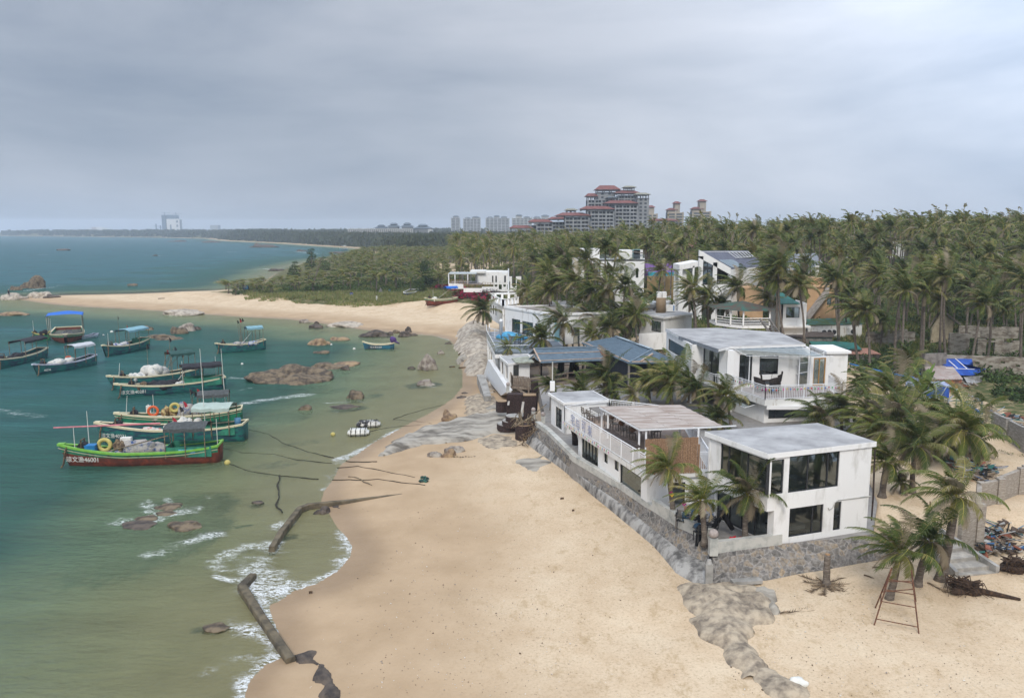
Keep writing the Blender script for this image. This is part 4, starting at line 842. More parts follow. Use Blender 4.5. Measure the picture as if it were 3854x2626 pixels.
# ---------------------------------------------------------------- roof terrace house
def house_b():
    z=5.55; D0,D1,D2=[P(*k4(*q),z) for q in ((330,492),(1128,1012),(1768,978))]
    D3=P(*k4(1480,620),z)+V((1.0,4,0)); D4=P(*k4(760,452),z)+V((.3,1.5,0)); pol=[D0,D1,D2,D3,D4]
    b1=P(*k4(1190,1385),TZ); b0=P(*k4(465,832),TZ); b2=V((D2.x-.2,D2.y+.25,TZ)); bk=P(*k4(340,628),TZ); bf=P(*k4(190,510),TZ)
    b1=V((D1.x+.22,D1.y+.25,TZ)); e0=(b1-b0).normalized()
    r=thing('white_house','long low white house with railed roof terrace and timber pergola above the seawall','house',(b1.x,b1.y,TZ))
    slab(r,pol,z-.42,z-.003,M_W2,'roof_slab'); slab(r,inset_poly(pol,.02),z-.002,z+.015,mat('deck_paving',(.36,.28,.22),.8,col2=(.28,.21,.17),scale=2),'terrace_floor')
    facade(r,b0,b1,TZ-.3,z-.42,[dict(tl=k4(500,640),br=k4(660,962),nx=5),dict(tl=k4(722,785),br=k4(757,915),nx=1),dict(tl=k4(825,865),br=k4(865,992),nx=1),dict(tl=k4(880,905),br=k4(1085,1285),nx=1,fw=.1)])
    q=V((D3.x-1.2,D3.y-1,TZ))
    facade(r,b1,b2,TZ-.3,z-.42,[dict(tl=k4(1395,1098),br=k4(1520,1420),nx=1,kind='door')]); facade(r,b2,q,TZ-.1,z-.42); facade(r,q,V((D4.x,D4.y-.5,TZ)),TZ-.1,z-.42)
    facade(r,V((D4.x,D4.y-.5,TZ)),b0+V((.5,0,0)),TZ-.1,z-.42)
    o_=wn(b0,b1)[1]*1.6; facade(r,b0-o_,b1-o_,TZ,z-.43,wmat=mat('beige_plaster',(.62,.56,.44),.9),name='inner_wall')
    # taller seaward end block with a tall window
    zt=6.25; c0,c1=bf,P(*k4(330,615),TZ); ee,nn,L=wn(c0,c1)
    c2=c1-nn*4.5; c3=c0-nn*4.5
    facade(r,c0,c1,TZ-.3,zt-.25,[dict(tl=k4(240,335),br=k4(300,578),nx=2,ny=3)],name='end_wall'); facade(r,c1,c2,TZ-.3,zt-.25,name='end_wall'); facade(r,c2,c3,TZ-.3,zt-.25,name='end_wall'); facade(r,c3,c0,TZ-.3,zt-.25,name='end_wall')
    c=[p+ (p-(c0+c1+c2+c3)/4).normalized()*.35 for p in (c0,c1,c2,c3)]; slab(r,c,zt-.25,zt,M_W,'end_roof'); slab(r,inset_poly(c,.05),zt,zt+.012,M_RF,'end_roof_screed')
    po=P(*k4(208,185),zt); MB().bx((po.x-.25,po.y-.25,zt),(po.x+.25,po.y+.25,zt+1.0)).build('chimney_post',M_W,r); MB().beam((po.x,po.y,zt+1),(po.x,po.y,zt+3.1),.12).build('flag_pole',MATS['coping_concrete'],r)
    # sill ledge, porch recess with brown painted tree column
    tr=P(*k4(430,720),TZ); MB().tube([tr+V((.1,0,0)),tr+V((-.05,.05,1)),tr+V((-.35,.1,2.3))],[.34,.22,.3],8).build('porch_column',M_BROWN,r,smooth=True)
    up=V((0,0,z)); rail=[V((p.x,p.y,z)) for p in (D0,D1)]
    h=1.42
    railing(r,rail,h,gap=.15); railing(r,[V((D0.x,D0.y,z)),V((D4.x,D4.y,z)),V((D3.x,D3.y,z)),V((D2.x,D2.y,z))],h,gap=.16)
    s1=P(*k4(1665,983),z); railing(r,[s1,V((D2.x-.1,D2.y,z))],h,gap=.15)
    # board screen
    s0=P(*k4(1133,1008),z); e,n,L=wn(s0,s1); mb=MB(); nb=22
    for i in range(nb):
        a=s0+e*(L*i/nb+.012); b=s0+e*(L*(i+1)/nb-.012); hh=2.05+.03*math.sin(i*3); o=.03*((i%3)==0)
        mb.prism([(a+n*(.05+o))[:2],(b+n*(.05+o))[:2],(b-n*(.02-o))[:2],(a-n*(.02-o))[:2]],z-.1,z+hh)
    mb.build('board_screen',M_WOOD,r); mb=MB()
    for i in range(26):
        a=s0+e*(L*i/26+.01); b=s0+e*(L*(i+1)/26-.01); mb.prism([(a-n*.25)[:2],(b-n*.25)[:2],(b-n*.3)[:2],(a-n*.3)[:2]],z+1.9,z+2.5+.02*math.sin(i*2))
    mb.build('board_screen',M_WOOD,r)
    # pergola
    zp=8.0; q=[P(*k4(*c),zp) for c in ((680,340),(1080,560),(1890,527),(1480,322))]; pg=MB(); N_=34
    for i in range(N_):
        t0,t1=i/N_+.002,(i+1)/N_-.002
        for u0,u1 in ((0,.333),(.335,.666),(.668,1)):
            a=q[0].lerp(q[1],t0).lerp(q[3].lerp(q[2],t0),u0); b=q[0].lerp(q[1],t1).lerp(q[3].lerp(q[2],t1),u0); c=q[0].lerp(q[1],t1).lerp(q[3].lerp(q[2],t1),u1); d=q[0].lerp(q[1],t0).lerp(q[3].lerp(q[2],t0),u1)
            zz=zp+.02*math.sin(i*5+u0*9); pg.prism([a[:2],b[:2],c[:2],d[:2]],zz-.05,zz)
    pg.build('pergola_roof',mat('silver_plank',(.50,.45,.41),.85,col2=(.33,.26,.22),scale=.8,fac=(.4,.6),detail=8,stretch=(.5,3,1)),r)
    fr=MB(); 
    for a,b in ((0,1),(1,2),(2,3),(3,0)): fr.beam(q[a]-V((0,0,.12)),q[b]-V((0,0,.12)),.1,.12)
    for t in (.33,.66): fr.beam(q[0].lerp(q[3],t)-V((0,0,.12)),q[1].lerp(q[2],t)-V((0,0,.12)),.08,.1)
    fr.beam(q[2]-V((0,0,.1)),q[2]+(q[2]-q[1]).normalized()*1.2-V((0,0,.1)),.09)
    fr.build('pergola_frame',M_WM,r)
    for (x,y) in ((762,400),(1072,570),(1140,575),(1660,560),(1480,420),(700,350)):
        p=P(*k4(x,y),zp-.18); MB().beam((p.x,p.y,z),(p.x,p.y,zp-.18),.14).build('pergola_post',M_WM,r)
    # lettering on the railing: four worn metal characters
    sea,sn,Ls=wn(V((D0.x,D0.y,z)),V((D1.x,D1.y,z)))
    for ch,(x,y) in zip('宅与可来',((423,480),(472,525),(531,545),(592,590))):
        s_,z_=onv(*k4(x,y),D0,D1); p=V((D0.x,D0.y,0))+sea*s_+sn*.12+V((0,0,z_))
        M=Matrix.Translation(p)@Matrix(((sea.x,0,sn.x,0),(sea.y,0,sn.y,0),(0,1,0,0),(0,0,0,1)))
        lettering(r,ch,1.05,M,mat('letter_metal',(.42,.45,.58),.5,col2=(.25,.28,.42),scale=6),'letter')
    # bar counter inside the rail
    a,b=P(*k4(745,565),z+1.35),P(*k4(1065,745),z+1.35); MB().beam(a,b,.5,.08).build('bar_counter',M_DWOOD,r)
    # bunting
    return r,D0,D1,D2,z,sea,sn
HB=house_b()
# ---------------------------------------------------------------- balcony house
def house_c():
    zd=5.68; d4,d5=P(*k2(1265,935),zd),P(*k2(2025,905),zd); d3=P(*k2(915,818),zd); d2=P(*k2(890,808),zd); d1=P(*k2(755,808),zd); dL=P(*k2(425,688),zd)
    zr=10.2; rW=[P(*k2(*q),zr) for q in ((275,232),(510,290),(410,302),(800,432),(918,405),(1668,382),(800,222))]
    r=thing('white_house','white house with railed balcony, clear canopy and flat grey roof beside the slate roofs','house',(d3.x,d3.y,TZ))
    roof=[rW[0],rW[2],rW[3],rW[4],rW[5],P(*k2(1450,330),zr)+V((1.5,6,0)),rW[6]]
    slab(r,roof,zr-.3,zr-.01,M_W,'roof'); slab(r,[rW[0],rW[2],rW[3],rW[4],rW[5],roof[5],rW[6]],zr-.008,zr+.03,M_RF,'roof_screed')
    MB().beam(rW[2]-V((0,0,.2)),rW[3]-V((0,0,.2)),.1,.42).build('fascia',mat('grey_fascia',(.25,.27,.30),.7),r)
    w0=V((rW[0].x+.15,rW[0].y-.1,0)); wc=P(*k2(525,695),zd); wc=V((wc.x,wc.y-.0,0))
    # left front wall with the big pane: from the roof's left corner to the recess
    a=V((w0.x,w0.y,0)); dirn=(rW[2]-rW[0]).to_2d().normalized(); 
    b=V((P(*k2(535,500),8).x,0,0)); # end of that wall, on the line from a along dirn
    dd=ray(*k2(535,500)); den=dirn.x*dd.y-dirn.y*dd.x; t=(-(a.x)*dd.y+(a.y)*dd.x)/den; b=V((a.x+dirn.x*t,a.y+dirn.y*t,0))
    facade(r,a,b,TZ-.2,zr-.3,[dict(tl=k2(305,325),br=k2(475,545),nx=1)])
    e1,n1,L1=wn(a,b)
    # recess: wall set back, then door wall to the corner post
    g0=b-n1*1.2; cpost=V((d3.x,d3.y,0))
    facade(r,b,V((b.x,b.y,0))-n1*1.2+e1*.01,zd-.1,zr-.3); 
    g1=cpost+V((-.3,2.0,0))
    facade(r,V((g0.x,g0.y,0)),V((cpost.x-.35,cpost.y+.1,0)),zd-.3,zr-.3,[dict(tl=k2(655,405),br=k2(800,790),nx=2,kind='sliding_door')])
    MB().bx((cpost.x-.4,cpost.y-.05,TZ),(cpost.x+.35,cpost.y+.7,zr-.3)).build('pillar',M_W,r)
    f1=P(*k2(1500,800),zd)+V((0,1.6,0)); fe=V((rW[5].x-.2,rW[5].y+.3,0)); fs=V((cpost.x+.35,cpost.y+.1,0)); fe=V((fs.x+(rW[5].x-rW[4].x)*1.0,fs.y+(rW[5].y-rW[4].y)*1.0,0))
    facade(r,fs,fe,zd-.2,zr-.3,[dict(tl=k2(1015,490),br=k2(1130,780),nx=2,kind='door'),dict(tl=k2(1215,497),br=k2(1393,680),nx=1,zs=None) if 0 else dict(tl=k2(1215,497),br=k2(1393,680),nx=1)])
    # stair block at the right with pale cap and orange framed door
    e,n,L=wn(fs,fe); s0=V((P(*k2(1870,780),zd).x,0,0)); q0=P(*k2(1868,745),zd); q1=P(*k2(2075,740),zd); q0=V((q0.x,q0.y,0)); q1=V((q1.x,q1.y,0)); qn=V((0,5,0)); zc_=onv(*k2(1990,475),q0,q1)[1]
    facade(r,q0,q1,TZ,zc_,name='stair_block'); facade(r,q1,q1+qn,TZ,zc_,name='stair_block'); facade(r,q0+qn,q0,TZ,zc_,[dict(tl=k2(1750,520),br=k2(1855,800),nx=2)] if 0 else [],name='stair_block')
    cc=[q0+V((-.2,-.3,0)),q1+V((.25,-.3,0)),q1+qn+V((.25,.2,0)),q0+qn+V((-.2,.2,0))]; slab(r,cc,zc_,zc_+.28,M_W,'stair_cap')
    facade(r,fe,fe+V((q0.x-fe.x,.6,0)),zd-.2,zc_,[dict(tl=k2(1752,520),br=k2(1858,800),nx=2,kind='door',frame=mat('orange_frame',(.55,.30,.10),.6),fw=.14)],name='wall')
    # balcony deck and ground storey
    back=V((cpost.x+9,cpost.y+6,0)); deck=[d4,d5,V((d5.x+.6,d5.y+5.5,0)),V((d3.x,d3.y+1.5,0)),d3]
    slab(r,deck,zd-.65,zd-.003,M_W2,'balcony_slab'); slab(r,inset_poly(deck,.03),zd-.002,zd+.012,mat('balcony_paving',(.33,.28,.26),.8),'balcony_floor')
    ld=[dL,d1,d2,V((d2.x,d2.y+4,0)),V((dL.x+2,dL.y+4,0))]; slab(r,ld,zd-.45,zd-.006,M_CON,'side_balcony_slab')
    g=[V((d4.x+.3,d4.y+1.0,0)),V((d5.x-.4,d5.y+1.0,0))]; facade(r,g[0],g[1],TZ-.1,zd-.66,[dict(tl=k2(1315,1010),br=k2(1985,1175),zs=(3.6,zd-.8),split=(.08,.4,.7),s=None) if 0 else dict(s=(.5,8.6),z=(3.4,zd-.85),split=(.1,.38,.7))])
    facade(r,V((d3.x+.4,d3.y+1,0)),g[0],TZ-.1,zd-.66); facade(r,g[1],g[1]+V((.5,6,0)),TZ-.1,zd-.66)
    facade(r,g[0]+V((0,7,0)),g[0]+V((7,7,0)),TZ-.1,zd-.66)
    MB().bx((d4.x+.25,d4.y+.05,zd-1.05),(d5.x-.1,d5.y+.35,zd-.66)).build('beam',M_W,r)
    # room shell walls behind
    facade(r,fe,V((fe.x+.5,fe.y+9,0)),TZ,zr-.3); facade(r,V((fe.x+.5,fe.y+9,0)),V((rW[6].x,rW[6].y-.3,0)),TZ,zr-.3); facade(r,V((rW[6].x,rW[6].y-.3,0)),a,TZ,zr-.3)
    h=1.45; F=lambda p:V((p.x,p.y,zd))
    railing(r,[F(d3)+V((.1,0,0)),F(d4),F(d5),F(V((d5.x+.5,d5.y+4.8,0)))],h,gap=.19); railing(r,[F(dL),F(d1),F(d2)],h,gap=.19)
    # clear canopy on white frame and lattice
    zt=onv(*k2(925,430),fs,fe)[1]; c0=V((fs.x,fs.y-.05,zt)); c1=V((P(*k2(1860,500),zt).x,fe.y,zt)); out=V((n.x,n.y,0))*3.0
    b0=P(*k2(1085,500),zt-.75); b1_=P(*k2(1860,508),zt-.75)
    fr=MB(); pane=MB(); pane.add([c0,b0,b1_,c1],[(0,1,2,3)]); pane.build('canopy_sheet',M_GLC,r)
    for i in range(9): t=i/8; fr.beam(c0.lerp(c1,t),b0.lerp(b1_,t),.05)
    for t in (0,.25,.5,.75,1): fr.beam(c0.lerp(b0,t),c1.lerp(b1_,t),.05)
    fr.build('canopy_frame',M_WM,r)
    pf=MB()
    for (x,y) in ((1100,790),(1595,790),(1705,780),(1495,770),(1832,740)):
        p=P(*k2(x,y+20),zd); pf.beam(p,(p.x,p.y,zt-.8),.1)
    pa,pb=P(*k2(1100,800),zd),P(*k2(1595,815),zd); pf.beam(V((pa.x,pa.y,zt-1.1)),V((pb.x,pb.y,zt-1.1)),.09)
    pa,pb=P(*k2(1595,800),zd),P(*k2(1832,760),zd)
    for zz in (zd+1.5,zd+2.6,zt-1.0): pf.beam(V((pa.x,pa.y,zz)),V((pb.x,pb.y,zz)),.07)
    pc=P(*k2(1495,770),zd)
    for zz in (zd+1.3,zd+2.3,zd+3.1): pf.beam(V((pa.x,pa.y,zz)),V((pc.x,pc.y+.5,zz)),.07)
    pf.build('canopy_post',M_WM,r); w=MB(); w.add([pa,pb,V((pb.x,pb.y,zt-.9)),V((pa.x,pa.y,zt-.9))],[(0,1,2,3)]); w.build('wind_screen',M_GLC,r)
    # lower clear awnings
    for (ps,lab) in ((((905,865),(1240,960),(1060,1015),(930,940)),'awning'),(((200,600),(420,660),(320,690),(95,640)),'awning')):
        q=[P(*k2(*c),zd-.75-.5*(i in(2,3))) for i,c in enumerate(ps)]; m=MB(); m.add(q,[(0,1,2,3)]); m.build('awning_sheet',M_GLC,r); f=MB()
        for i in range(4): f.beam(q[i],q[(i+1)%4],.06)
        for i in range(1,5): f.beam(q[0].lerp(q[1],i/5),q[3].lerp(q[2],i/5),.04)
        f.build('awning_frame',M_WM,r)
    return r,d3,d4,d5,zd
HC=house_c()
# ---------------------------------------------------------------- slate blue roofed pavilions
def pavilions():
    F=TZ+.2
    r=thing('beach_bar','open timber beach bar under a slate blue tiled gable roof','beach bar',P(*k1(885,980),F))
    ea=[P(*k1(882,828),6.0),P(*k1(1525,802),6.0)]; ri=[V((ea[0].x-.8,ea[0].y+3.6,7.25)),V((ea[1].x-.8,ea[1].y+3.2,7.25))]; bk=[V((ri[0].x-.6,ri[0].y+3.4,6.1)),V((ri[1].x-.6,ri[1].y+3.2,6.1))]
    m=MB()
    def sheet(m,q,t=.12): m.add(list(q)+[v-V((0,0,t)) for v in q],[(0,1,2,3),(7,6,5,4),(0,4,5,1),(1,5,6,2),(2,6,7,3),(3,7,4,0)])
    sheet(m,[ea[0],ea[1],ri[1],ri[0]]); sheet(m,[ri[0],ri[1],bk[1],bk[0]]); m.build('roof',M_BT,r)
    m=MB(); m.beam(ri[0]+V((0,0,.06)),ri[1]+V((0,0,.06)),.28,.16); m.build('ridge',mat('ridge_tile',(.20,.26,.31),.6),r)
    pk=mat('pale_batten',(.55,.47,.40),.7,col2=(.40,.28,.2)); m=MB(); u=V((0,0,.05))
    for t in (.10,.62): m.beam(ea[0].lerp(ri[0],t)+u,ea[1].lerp(ri[1],t)+u,.09)
    m.beam(ea[0]+u,ri[0]+u,.16); m.build('batten',pk,r)
    MB().prism([(ri[0]+V((.2,0,0)))[:2],(ea[0]+V((.2,.3,0)))[:2],(ea[0]+V((.3,.3,0)))[:2],(ri[0]+V((.3,0,0)))[:2]],5.9,[7.15,5.95,5.95,7.15]).build('gable',mat('pale_blue_panel',(.45,.52,.58),.7),r)
    for (x,y) in ((890,980),(1110,985),(1300,985),(1470,975),(985,850),(1200,845),(1400,840)):
        p=P(*k1(x,y),F); MB().beam((p.x,p.y,F-.3),(p.x,p.y,6.0),.22).build('post',M_DWOOD,r)
    # floor, rails, bench, curtains
    fl=[P(*k1(*q),F) for q in ((600,1060),(765,1075),(1320,1010),(1500,990),(1600,850),(900,845),(600,900))]; slab(r,fl,F-.35,F,M_WOODG,'deck')
    for i,(x,y) in enumerate(((1080,945),(1195,950),(1235,945))):
        p=P(*k1(x,y),F); m=MB(); 
        for k in range(7): a=k*.9; m.tube([(p.x+.35*math.cos(a),p.y+.35*math.sin(a),F+.05),(p.x+.22*math.cos(a),p.y+.22*math.sin(a),F+1.4),(p.x+.1*math.cos(a),p.y+.1*math.sin(a),F+2.7)],[.22,.16,.07],6)
        m.build('tied_curtain',mat('black_cloth',(.03,.035,.04),.9),r,smooth=True)
    a,b,c=P(*k1(600,1055),F),P(*k1(765,1075),F),P(*k1(540,905),F)
    wr=MB()
    def boards(a,b,h,n,mm): 
        e=(b-a)/n
        for i in range(n): mm.prism([(a+e*(i+.06))[:2],(a+e*(i+.94))[:2],(a+e*(i+.94)+V((.02,.07,0)))[:2],(a+e*(i+.06)+V((.02,.07,0)))[:2]],F-.1,F+h-.12)
        mm.beam(a+V((0,-.03,h)),b+V((0,-.03,h)),.12,.12); mm.beam(a+V((0,-.06,.15)),b+V((0,-.06,.15)),.08,.12)
        for i in range(0,n+1,3): mm.beam(a+e*i+V((0,-.06,-.2)),a+e*i+V((0,-.06,h+.1)),.13)
    boards(c,a,1.25,9,wr); boards(a,b,1.25,9,wr); wr.build('timber_balustrade',M_WOODG,r)
    d=P(*k1(1150,1010),F); m=MB(); m.beam(b+V((0,0,1.05)),d+V((0,0,1.05)),.35,.12); m.beam(b+V((0,0,.45)),d+V((0,0,.45)),.3,.12); d2=P(*k1(1500,980),F); m.beam(d+V((0,0,1.05)),d2+V((0,0,1.05)),.25,.1); m.build('bar_rail',M_WOODG,r)
    m=MB(); 
    for q in (b.lerp(d,.0),b.lerp(d,.5),d): m.beam(q-V((0,0,2)),q+V((0,0,1)),.2)
    e=P(*k1(690,1100),F-1); m.beam(P(*k1(620,1065),F-.2),P(*k1(760,1160),TZ-.7),.22); m.build('brace',M_WOODG,r)
    m=MB()
    for y0 in (905,930):
        p,q=P(*k1(740,y0-30),F+1),P(*k1(1300,y0-35),F+1)
    p,q=P(*k1(740,900),F),P(*k1(1320,885),F)
    for z in (.9,.5): m.beam(p+V((0,0,z)),q+V((0,0,z)),.12)
    m.build('inner_rail',M_DWOOD,r)
    # little porch gable
    p=P(*k1(820,990),F); m=MB(); w=1.15
    for s in (-1,1): m.beam((p.x+s*w*.62,p.y,F),(p.x+s*w*.62,p.y,F+2.4),.16)
    m.build('porch_post',M_WOODG,r); m=MB(); m.beam((p.x-w,p.y,F+2.3),(p.x,p.y,F+3.25),.2,.14); m.beam((p.x+w,p.y,F+2.3),(p.x,p.y,F+3.25),.2,.14); m.build('porch_gable',mat('blue_grey_paint',(.10,.16,.20),.6),r)
    # white kitchen block with flat roof on the sea side
    z=5.7; q=[P(*k1(*c),z) for c in ((470,765),(560,840),(640,832),(785,825),(770,745))]
    slab(r,q,z-.25,z,M_W,'flat_roof'); slab(r,inset_poly(q,.06),z,z+.012,M_RF,'flat_roof_screed')
    w=inset_poly(q,.07); facade(r,w[0],w[1],TZ-.4,z-.25,[dict(s=(.3,2.2),z=(3.3,5.2),kind='hole'),dict(s=(3.5,5.2),z=(3.3,5.2),kind='hole')]); facade(r,w[1],w[3],TZ-.4,z-.25,[dict(tl=k1(612,845),br=k1(668,960),kind='window',nx=5)])
    q=[P(*k1(*c),z+.1) for c in ((595,790),(640,835),(820,825),(760,770))]; slab(r,q,z+.03,z+.18,mat('pale_green_slab',(.42,.46,.38),.8,col2=(.25,.25,.2)),'patched_roof')
    # big hipped roof
    r=thing('tiled_pavilion','large hall with slate blue hipped roof and black cloth walls','pavilion',P(*k1(1760,1000),F))
    ze=6.8; e1,e2=P(*k1(1290,632),ze),P(*k1(1762,832),ze-.0); e3=P(*k1(2290,828),ze); r1,r2=P(*k1(1630,572),7.75),P(*k1(1992,703),7.75); e4=V((e3.x-3,e3.y+17,ze))
    m=MB(); up=V((0,0,.0))
    def tri(m,q,t=.14): n=len(q); m.add(list(q)+[v-V((0,0,t)) for v in q],[tuple(range(n)),tuple(range(2*n-1,n-1,-1))]+[(i,i+n,(i+1)%n+n,(i+1)%n) for i in range(n)])
    tri(m,[e1,e2,r2,r1]); m.build('roof_slope',M_BT2,r); m=MB(); tri(m,[e2,e3,r2]); m.build('roof_hip',M_BT,r); m=MB(); tri(m,[e3,e4,r1,r2]); tri(m,[e4,e1,r1]); m.build('roof_back',M_BT2,r)
    m=MB(); m.beam(r1+V((0,0,.06)),r2+V((0,0,.06)),.35,.14); m.beam(r2+V((0,0,.05)),e2+V((0,0,.05)),.2,.12); m.build('ridge',MATS['ridge_tile'],r)
    m=MB(); 
    for t in (.1,.62): m.beam(r1.lerp(r2,t+.0)+V((0,-.1,.12)),r1.lerp(r2,t+.32)+V((0,-.1,.12)),.5,.05)
    m.build('ridge_sheet',mat('pale_sheet',(.38,.45,.50),.6),r)
    m=MB(); m.beam(e1+V((.25,.05,.06)),e2+V((.1,.35,.06)),.16); p=e2.lerp(e3,.06); m.beam(p+V((0,.25,.1)),e3+V((0,.25,.1)),.14); m.beam(e2.lerp(e3,.22)+V((0,.1,.12)),e2.lerp(r2,.0).lerp(r2,.6)+V((1.2,0,.14)),.2); m.build('batten',pk,r)
    m=MB(); m.beam(e1.lerp(e2,.28)-V((0,0,.28)),e1.lerp(e2,.62)-V((0,0,.28)),.1,.3); m.build('red_fascia',mat('red_board',(.55,.13,.06),.7),r)
    c=sum([e1,e2,e3,e4],V((0,0,0)))/4; w=[q.lerp(c,.1) for q in (e1,e2,e3,e4)]; bc=mat('black_wall_cloth',(.02,.025,.035),.9,col2=(.008,.01,.015),scale=2,stretch=(5,5,.3),bump=.3)
    facade(r,w[0],w[1],TZ,ze-.15,wmat=bc); facade(r,w[1],w[2],TZ,ze-.15,wmat=bc); facade(r,w[2],w[3],TZ,ze-.15,wmat=bc)
    for q in (e2.lerp(c,.05),e1.lerp(e2,.5).lerp(c,.03),e1.lerp(c,.05)): MB().beam((q.x,q.y,TZ),(q.x,q.y,ze-.1),.25).build('post',M_COND,r)
pavilions()
# ================================================================ OTHER BUILDINGS
def lower_ground(poly,z):
    me=gr.data; co=np.empty(len(me.vertices)*3,'f4'); me.vertices.foreach_get('co',co); co=co.reshape(-1,3); x,y=co[:,0].astype(float),co[:,1].astype(float); i=pip(x,y,poly); co[i,2]=np.minimum(co[i,2],z); me.vertices.foreach_set('co',co.ravel()); me.update()
lower_ground(tpoly,TZ-.5)
def G0(p): return V((p.x,p.y,0))
def restaurant():
    zr=10.; q=[P(*k1(*c),zr) for c in ((515,268),(985,345),(1607,325),(1075,248))]; q[3]=q[0]+(q[2]-q[1]); zb=5.6
    r=thing('restaurant','flat roofed white restaurant with tall curtained glass doors above the sea rocks','restaurant',(q[1].x,q[1].y,zb))
    w=inset_poly(q,.03); m=MB()
    for i in range(4):
        a,b=q[i],q[(i+1)%4]; e,n,L=wn(a,b); m.prism([a[:2],b[:2],(b-n*.5+(-e)*.5)[:2],(a-n*.5+e*.5)[:2]],zr-.35,zr+.02*i*.1)
    m.build('parapet',M_W,r); slab(r,inset_poly(q,.06),zr-.5,zr-.18,mat('stained_roof',(.36,.33,.30),.9,col2=(.20,.17,.15),scale=.3,fac=(.4,.6),detail=9),'roof')
    mm=q[0].lerp(q[1],.5),q[3].lerp(q[2],.5); MB().beam(mm[0]-V((0,0,.12)),mm[1]-V((0,0,.12)),.3,.3).build('roof_kerb',M_CON,r)
    def dr(x0,y0,x1,y1,**k): return dict(tl=k1(x0,y0),br=k1(x1,y1),nx=2,kind='glass_door',zs=(zb+.15,onv(*k1(x0,y0),w[0],w[1])[1]),**k)
    facade(r,w[0],w[1],zb-.6,zr-.3,[dr(597,392,680,560),dr(700,415,808,575),dr(828,440,945,590),dr(970,465,1040,600)])
    m=MB(); e,n,L=wn(w[0],w[1]); s0=onv(*k1(600,450),w[0],w[1])[0]; s1=onv(*k1(1040,500),w[0],w[1])[0]; m.prism([(G0(w[0])+e*s0-n*.6)[:2],(G0(w[0])+e*s1-n*.6)[:2],(G0(w[0])+e*s1-n*.7)[:2],(G0(w[0])+e*s0-n*.7)[:2]],zb,zr-.6); m.build('curtain',M_CUR,r)
    facade(r,w[1],w[2],zb-.6,zr-.3,[dict(tl=k1(1210,480),br=k1(1270,665),nx=1,kind='door')]); facade(r,w[2],w[3],zb-.6,zr-.3); facade(r,w[3],w[0],zb-.6,zr-.3)
    # deck
    d=[P(*k1(*c),zb) for c in ((345,525),(350,592),(430,748),(760,742),(1150,690))]+[w[1]+V((1,1,0)),w[0]]
    o=thing('sea_deck','raised white sea deck on columns in front of the restaurant','deck',(d[2].x,d[2].y,zb)); slab(o,d,zb-.55,zb-.003,M_W,'deck_slab'); slab(o,inset_poly(d,.02),zb-.002,zb+.012,mat('blue_grey_deck',(.26,.29,.33),.7,scale=1),'deck_floor')
    for (x,y) in ((352,640),(375,680),(400,720),(415,745),(440,752),(470,762)):
        p=P(*k1(x,y),zb-.6); z0=max(hz(p.x,p.y),.5); MB().cyl((p.x+.3,p.y+.3,z0-.4),.28,zb-.55-z0+.4,10).build('column',M_W2,o,smooth=True)
    g=MB(); a,b,c=d[1],d[2],d[3]
    for p_,q_ in ((d[0],a),(a,b),(b,c)): g.add([p_+V((0,0,.05)),q_+V((0,0,.05)),q_+V((0,0,1.25)),p_+V((0,0,1.25))],[(0,1,2,3)])
    g.build('glass_balustrade',M_GLC,o); m=MB()
    for p_,q_ in ((d[0],a),(a,b),(b,c)): m.beam(p_+V((0,0,1.27)),q_+V((0,0,1.27)),.07)
    m.build('handrail',M_WM,o)
    z0=1.2; wl=[P(*k1(*c),z0) for c in ((320,960),(345,1000),(490,1155))]
    # low white garden wall and concrete block at the beach edge
    a,b=P(*k1(320,960),.9),P(*k1(490,1158),.9); at_,bt_=onv(*k1(365,800),a,b),onv(*k1(492,1075),a,b)
    o=thing('garden_wall','white painted tapering wall below the sea deck with flaking orange stains','wall',(b.x,b.y,.9)); e,n,L=wn(a,b)
    c_=a-n*.0+V((1.6,6.5,0)); 
    m=MB(); A0=P(*k1(318,955),.8); A1=P(*k1(362,800),4.0); B0=P(*k1(490,1158),.8); B1=P(*k1(560,1110),2.6)
    m.add([A0,B0,B1,A1,A0+V((.5,0,0)),B0+V((.5,.3,0)),B1+V((.6,.3,0)),A1+V((.6,0,0))],[(0,1,2,3),(3,2,6,7),(7,6,5,4),(0,3,7,4),(1,5,6,2)]); m.build('wall',mat('flaking_white',(.74,.75,.76),.8,col2=(.60,.45,.25),scale=1.2,fac=(.28,.36),detail=9),o)
    q=[P(*k1(*c),1.5) for c in ((250,948),(330,948),(392,1160),(325,1165))]; single(MB().prism([v[:2] for v in q],.1,1.5),'concrete_platform',M_CON,'long worn concrete platform at the foot of the white tapering wall','platform')
    return q
restaurant()
def annex(lab,tl,base,tops,zr,zb,depth,ops=(),over=.25,name='white_house',cat='house',wm=None,rm=None,cap=.3,extra=None):
    """box house from the photo corners of its roof front edge (left, corner, right)"""
    q=[P(*c,zr) for c in tops]; q.append(q[0]+(q[2]-q[1])); r=thing(name,lab,cat,(q[1].x,q[1].y,zb))
    slab(r,q,zr-cap,zr,wm or M_W,'roof'); slab(r,inset_poly(q,.05),zr,zr+.015,rm or M_RF,'roof_screed'); w=inset_poly(q,over/5)
    facade(r,w[0],w[1],zb-.5,zr-cap,[o for o in ops if o['f']==0],wm); facade(r,w[1],w[2],zb-.5,zr-cap,[o for o in ops if o['f']==1],wm); facade(r,w[2],w[3],zb-.5,zr-cap,wmat=wm); facade(r,w[3],w[0],zb-.5,zr-cap,wmat=wm)
    return r,q,w
rF,qF,wF=annex('white cube house with a steel water tank on its roof, behind the slate roofs',None,None,[kg(1060,868),kg(1428,932),kg(1782,882)],9.0,5.5,0,[dict(f=0,tl=kg(1272,965),br=kg(1385,1115),nx=2)],over=.35)
